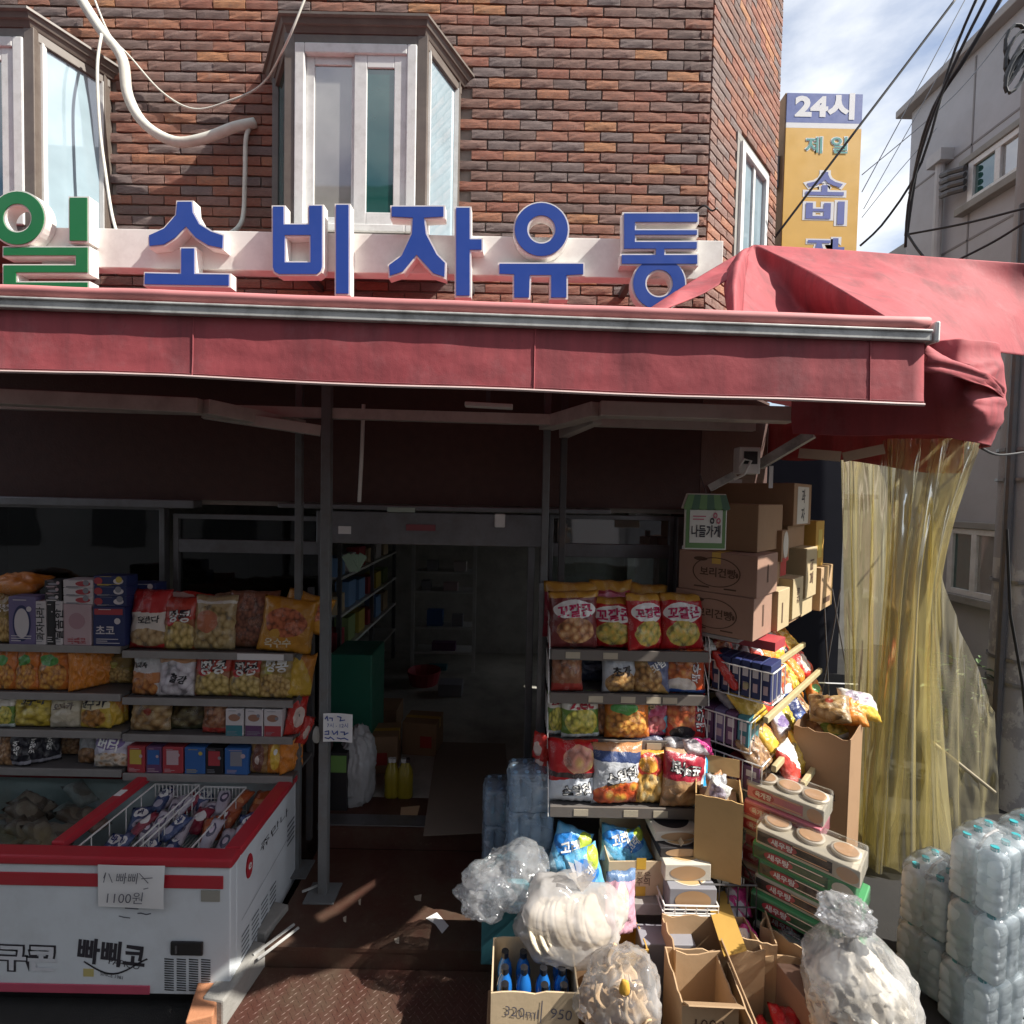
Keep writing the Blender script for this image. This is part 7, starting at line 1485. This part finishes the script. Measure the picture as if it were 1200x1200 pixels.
# wire baskets facing left-front with small cartons
def basket(label, cx, cy, z0, L, dp, hh, cols, labs, zc=.12):
    """front faces -CU; local frame: x along CN (to the right, nearer), y along CU (away)"""
    A_ = math.atan2(CN.y, CN.x); M = rotM((cx, cy, z0), A_)
    wire_basket(label, -L / 2, L / 2, 0, dp, 0, hh, 6, .003, M=M, ny=3)
    n_ = len(cols); w_ = (L - .02) / n_
    for i, mt in enumerate(cols):
        c_ = M @ V((-L / 2 + .01 + w_ * (i + .5), dp * .45, .006)); carton(labs % ('first', 'second', 'third', 'fourth', 'fifth', 'sixth', 'seventh')[i], c_, w_ * .92, dp * .8, zc, A_, mt, 'small_carton', 'carton', 'small cartons in the wire baskets', prints=[('#r', 0, zc * .70, w_ * .28, zc * .13, PWHT), ('#r', 0, zc * .30, w_ * .22, zc * .12, PPINK)])
pb = P(866, 812, 2.80)
basket('wire basket of navy cartons beside the middle rack', pb.x, 2.80, P(866, 818, 2.78).z, .34, .22, .17, [PNAVY, PNAVY, PNAVY, PNAVY, PNAVY, PNAVY], '%s navy carton in the upper wire basket', .20)
pb = P(850, 870, 2.80); basket('wire basket of violet cartons below the navy ones', pb.x, 2.82, P(855, 875, 2.80).z, .28, .2, .17, [PPLUM, PPUR, PPLUM, PTEAL], '%s violet or teal carton in the middle wire basket', .18)
pb = P(862, 920, 2.74); basket('lowest wire basket half hidden by the tan carton', pb.x, 2.78, P(862, 925, 2.74).z, .30, .2, .16, [PBLK, PRED, PPLUM], '%s dark carton in the lowest wire basket', .13)
tag(part('red_flat_pack', PRED, lambda mb: mb.box(-.16, .16, .02, .2, 0, .05, M=rotM((P(875, 755, 2.82).x, 2.86, P(875, 760, 2.82).z), math.atan2(CN.y, CN.x)))), 'dark red flat pack lying under the barley cartons', 'pack')
# bags heaped on the rails
GR = 'snack bags heaped on the corner rack'
def rbag(x0, x1, yt, yb, Y, key, label, rz=0, lean=.5, roll=0, **k):
    cx, cy = (x0 + x1) / 2, (yt + yb) / 2; w_, h_ = (x1 - x0) * .72, (yb - yt) * .72
    return pbag(cx - w_, cx + w_, cy - h_, cy + h_, Y, key, label, None, lean, .75 + rz, roll, group=GR, text=False, **k)
KEYS = [['plain_red', 'silver_grey', 'red_white', 'plain_orange', 'white_yellow', 'shrimp2', 'plain_yellow'], ['plain_yellow', 'red_white', 'white_puff', 'shrimp', 'yellow_chip', 'plain_orange', 'plain_red'],
        ['brown_snack', 'plain_yellow', 'white_purple', 'yellow_chip', 'plain_navy', 'clear_cookie', 'orange_noodle'], ['red_white', 'plain_yellow', 'white_puff', 'yellow_potato', 'brown_snack']]
CN_ = {'plain_red': 'red', 'silver_grey': 'grey', 'red_white': 'red and white', 'plain_orange': 'orange', 'white_yellow': 'white and yellow', 'shrimp2': 'dark red', 'plain_yellow': 'yellow', 'white_puff': 'white', 'shrimp': 'orange red', 'yellow_chip': 'pale yellow', 'brown_snack': 'brown', 'white_purple': 'white and purple', 'plain_navy': 'navy', 'clear_cookie': 'tan', 'orange_noodle': 'bright orange', 'yellow_potato': 'mustard'}
r5 = random.Random(17)
for ti, (s0, s1, n, z) in enumerate(RT):
    ks = KEYS[ti]; m_n = len(ks)
    for i, key in enumerate(ks):
        for lay in range(2):
            ss = s0 + .07 + (s1 - s0 - .1) * i / (m_n - 1) + .03 * (r5.random() - .5) + lay * .04; k2_ = key if lay == 0 else ks[(i * 3 + 2) % m_n]
            make_bag('%s bag, %s tier of corner rack, %s row, %s from front' % (CN_[k2_], ('top', 'second', 'third', 'lowest')[ti], ('front', 'back')[lay], ('first', 'second', 'third', 'fourth', 'fifth', 'sixth', 'seventh')[i]), 'snack bag', Q(ss, n - .05 - lay * .13, z - .05 + lay * .035), .16 + .04 * r5.random(), .19 + .05 * r5.random(), .07, k2_, (-.55 + .5 * (r5.random() - .5), .7 * (r5.random() - .5), TH + .5 * (r5.random() - .5)), r5.random() * 60, GR, text=False)
# tall dark carton with bags on top
b0 = P(982, 905, 2.86)
ct = open_carton('tall brown carton full of snack bags before the yellow curtain', (b0.x, b0.y + .1, .0015), .34, .28, P(982, 860, 2.8).z, TH, M_KRD, cut=.02)
zt2 = P(982, 860, 2.8).z
lettering(ct, '초코', M_INK, lambda x, y: V((-.1725, -x - .04, y + zt2 * .72)), width=.08, bold=.02); strokes(ct, [[(-.10, zt2 * .5), (.02, zt2 * .5)], [(-.10, zt2 * .46), (.06, zt2 * .46)]], M_PRB, lambda x, y: V((-.1725, -x, y)), .008, 'printed_line')
part_fl = MB(); part_fl.box(-.17, .17, -.1435, -.1415, zt2 * .2, zt2 * .24); part_fl.build('packing_tape', M_TAPE, ct, local=True)
for k, (x, y, key, lab) in enumerate(((978, 832, 'clear_cookie', 'pale brown ribbed bag on the tall brown carton'), (1000, 835, 'plain_orange', 'orange bag on the tall brown carton'), (1018, 828, 'white_yellow', 'pale yellow bag farthest right on the tall brown carton'), (998, 852, 'zec', 'green and white bag on the tall brown carton'), (1004, 868, 'blue_bag', 'blue and white bag slipping off the tall brown carton'), (980, 858, 'brown_snack', 'brown bag sunk in the tall brown carton'))):
    pbag(x - 20, x + 20, y - 16, y + 18, 2.9 + .03 * k, key, lab, None, .9, .3 * (k - 2), .2 * (k % 3 - 1), group='bags on the tall brown carton', text=False)
tcz = ct
# open tan carton standing on a wire rack
a = P(850, 1030, 2.52); z0 = P(850, 1032, 2.52).z; z1 = P(850, 936, 2.52).z
open_carton('tall tan carton with folded corner beside the round cake cartons', (a.x, 2.64, z0), .225, .24, z1 - z0, -.35, M_KRL if False else kraft('warm_tan_card', (.50, .32, .14)), cut=.02, flaps=(('n', .09, .2),))
wire_basket('wire rack under the tall tan carton', a.x - .13, a.x + .15, 2.50, 2.80, .17, z0 - .006, 6, .0035, ny=4, mat=M_STEELD)
for k in range(3): make_bag(('white and yellow', 'silver grey', 'pale')[k] + ' packet inside the tall tan carton', 'packet', (a.x - .05 + .05 * k, 2.62 + .03 * k, z1 - .13), .11, .17, .04, ('white_yellow', 'silver_grey', 'white_puff')[k], (-.2, .3 - .3 * k, .5 * k - .6), 7 + k, 'packets in the tall tan carton', text=False)
tag(part('carton_insert', M_KRD, lambda mb: mb.box(-.09, .09, -.09, .09, 0, z1 - .075 - z0, M=rotM((a.x, 2.64, z0 + .01), -.35))), 'cardboard insert inside the tall tan carton', 'insert')
# cup noodle multipacks: long faces look left-front
GN = 'cup noodle multipacks stacked at the corner'
A_ = math.atan2(CN.y, CN.x)
M_WRAP = film('noodle_wrap', (.99, .99, .99), (.85, .85, .86), .96, .22, .08, 9, .6, .1)
def npack(label, px, py, Y, z, L, W, H, body, band, lid, lidc, txt, nl=3):
    c = P(px, py, Y); M = rotM((c.x, c.y, z), A_); o = thing('noodle_multipack', label, 'noodle pack', (c.x, c.y, z), (0, 0, A_), GN)
    mb = MB(); mb.box(-L / 2, L / 2, -W / 2, W / 2, 0, H); mb.build('sleeve', body, o, local=True, bev=.006)
    fr = lambda dx, dz, off=.0015: (lambda x, y: V((x + dx, -W / 2 - off, y + dz)))
    mb = MB(); f = fr(-.02, H * .5); mb.add([f(-L * .44, -H * .32), f(L * .30, -H * .32), f(L * .30, H * .32), f(-L * .44, H * .32)], [(0, 1, 2, 3)]); mb.build('printed_band', band, o, local=True)
    mb = MB(); disc(mb, fr(-.10, H * .5, .0022), L * .15, H * .30, 22); mb.build('printed_oval', PKD if band is not PKD else PK, o, local=True)
    lettering(o, txt, PWHT, fr(-.10, H * .5, .0035), width=L * .22, height=H * .36, bold=.03, res=2)
    mb = MB(); disc(mb, fr(L * .39, H * .5, .002), L * .10, H * .40, 20); mb.build('printed_bowl', lidc, o, local=True)
    mb = MB(); mb.box(-L / 2 - .003, L / 2 + .003, -W / 2 - .003, W / 2 + .003, .002, H - .0005 if not nl else H + .03); mb.build('shrink_wrap', M_WRAP, o, local=True, bev=.012)
    strokes(o, [[(-.05, -H * .22), (L * .22, -H * .22)], [(-.05, H * .28), (L * .2, H * .28)]], lidc, fr(0, H * .5, .0032), .005, 'printed_line')
    for i in range(nl):
        x = -L / 2 + L * (i + .5) / 3; mb = MB(); mb.lathe([(.058, .0), (.062, .012), (.062, .018), (.05, .016), (0, .018)], 22, (x, 0, H)); b = mb.build('cup_lid', lid, o, True, True)
        mb = MB(); disc(mb, lambda p, q: V((x + p, q, H + .0195)), .05, .05, 22); mb.build('lid_print', lidc, b, local=True)
    return o
PK = pr('noodle_pink', (.58, .18, .22)); PKD = pr('noodle_red', (.42, .04, .06)); PGD = pr('noodle_dark_green', (.03, .10, .05)); PGL = pr('noodle_lid_cream', (.70, .62, .50)); PLT = pr('noodle_lid_orange', (.62, .38, .22)); PCR = pr('noodle_cream', (.55, .50, .40)); PGR = pr('noodle_green', (.06, .26, .10))
ORD = ('lowest', 'second', 'third', 'fourth', 'fifth', 'sixth', 'seventh', 'eighth', 'ninth', 'tenth', 'eleventh', 'twelfth', 'thirteenth')
def nstack(px, py, Y, ytop, H, L, name, colsA, txt, lids, jit):
    zA = .004; zt3 = P(px, ytop, Y).z; nlay = int((zt3 - zA) / (H + .002)); H = (zt3 - zA) / nlay - .002
    for i in range(nlay):
        body, band, lc = colsA[i % len(colsA)]
        npack(ORD[i] + ' pack of the %s cup noodle stack' % name, px + jit * (i % 3 - 1), py, Y + .012 * (i % 2), zA, L, .19, H, body, band, PGL, lc, txt, lids if i == nlay - 1 else 0); zA += H + .002
nstack(920, 985, 2.64, 925, .082, .36, 'pink', [(PCR, PKD, PLT), (PK, PKD, PLT), (PCR, PK, PLT)], '육개장', 3, 3)
nstack(948, 1030, 2.44, 982, .078, .44, 'green', [(PGR, PGD, PGL), (PCR, PBLK, PLT), (PGR, PBLK, PGL)], '새우탕', 3, 4)
# ================================================================ hanging shop-association sign
hb = P(827, 612, 2.6)
hs_ = thing('hanging_sign', 'small green awning shaped sign board with a white panel', 'sign', hb); wv, ht = .205, .275
M_SG = sol('sign_leaf_green', (.10, .20, .06), .45); M_SGD = sol('sign_dark_green', (.03, .09, .04), .45); M_SW = sol('sign_cream', (.58, .56, .50), .5)
def hp_(x, z, off=0): return V((hb.x + x, 2.6 - off, hb.z + z))
def rr_box(mb, w_, z0, z1, off, y): mb.box(hb.x - w_ / 2, hb.x + w_ / 2, 2.6 - off, 2.6 - off + y, hb.z + z0, hb.z + z1)
part('board_edge', M_SW, lambda mb: (rr_box(mb, .215, -.14, .075, .0, .012), mb.prism([(hb.x - .125, hb.z + .068), (hb.x + .125, hb.z + .068), (hb.x + .10, hb.z + .145), (hb.x - .10, hb.z + .145)], 2.5985, 2.613)), hs_, bev=.004)
part('green_board', M_SG, lambda mb: rr_box(mb, .20, -.132, .07, .003, .0025), hs_)
part('white_panel', M_SW, lambda mb: rr_box(mb, .165, -.105, .062, .0055, .002), hs_)
for i in range(6):
    a0 = -.118 + i * .0393; part('awning_stripe', M_SGD if i % 2 else M_SG, lambda mb: mb.prism([(hb.x + a0, hb.z + .072), (hb.x + a0 + .010, hb.z + .062), (hb.x + a0 + .029, hb.z + .062), (hb.x + a0 + .0393, hb.z + .072), (hb.x + (a0 + .0393) * .81, hb.z + .140), (hb.x + a0 * .81, hb.z + .140)], 2.588, 2.592), hs_)
lettering(hs_, '나들가게', M_INK, lambda x, y: hp_(x, y - .045, .008), width=.145, height=.06, bold=.02, local=False)
mb = MB()
for cx, cz, m_i in ((.045, .035, 0), (.030, .008, 1), (.062, .008, 0)): disc(mb, lambda x, y: hp_(x + cx, y + cz, .0082), .011, .016, 16, mi=m_i, r0=.45)
mb.build('petal_mark', [sol('petal_pink', (.42, .10, .14), .5), M_INK], hs_)
strokes(hs_, [[(-.065, .03), (-.005, .03)], [(-.065, .015), (-.015, .015)]], sol('petal_pink', (.42, .10, .14), .5), lambda x, y: hp_(x, y, .008), .006, local=False)
part('hanger', M_STEELD, lambda mb: mb.tube([hp_(0, .145, -.006), hp_(.0, .25, -.1)], .003, 5), hs_)
bn = P(809, 670, 3.12); bb = thing('banner_strip', 'white banner with blue swirl behind the hanging sign', 'banner', bn)
part('banner_cloth', M_PAPER, lambda mb: mb.box(bn.x - .055, bn.x + .035, 3.12, 3.124, bn.z - .16, bn.z + .16), bb)
mb = MB(); f = lambda x, y: V((bn.x - .01 + x, 3.1185, bn.z - .03 + y)); disc(mb, f, .036, .08, 24, r0=.6); disc(mb, f, .015, .035, 16); mb.build('swirl_print', M_PRBL, bb)
# odds and ends behind the curtain
pr_ = thing('drying_stand', 'thin wire stand behind the curtain', 'stand', (P(975, 760, 4.0).x, 4.0, 0))
part('stand_frame', M_STEEL, lambda mb: [mb.tube([P(x, 690, 4.3), P(x2, 830, 4.2)], .006, 5) for x, x2 in ((965, 972), (985, 960), (995, 996), (975, 1000))] + [mb.tube([P(955, 800, 4.2), P(1005, 802, 4.2)], .008, 5), mb.tube([P(972, 828, 4.2), V((P(972, 828, 4.2).x, 4.2, 0))], .008, 5), mb.tube([P(998, 828, 4.2), V((P(998, 828, 4.2).x, 4.2, 0))], .008, 5)], pr_)
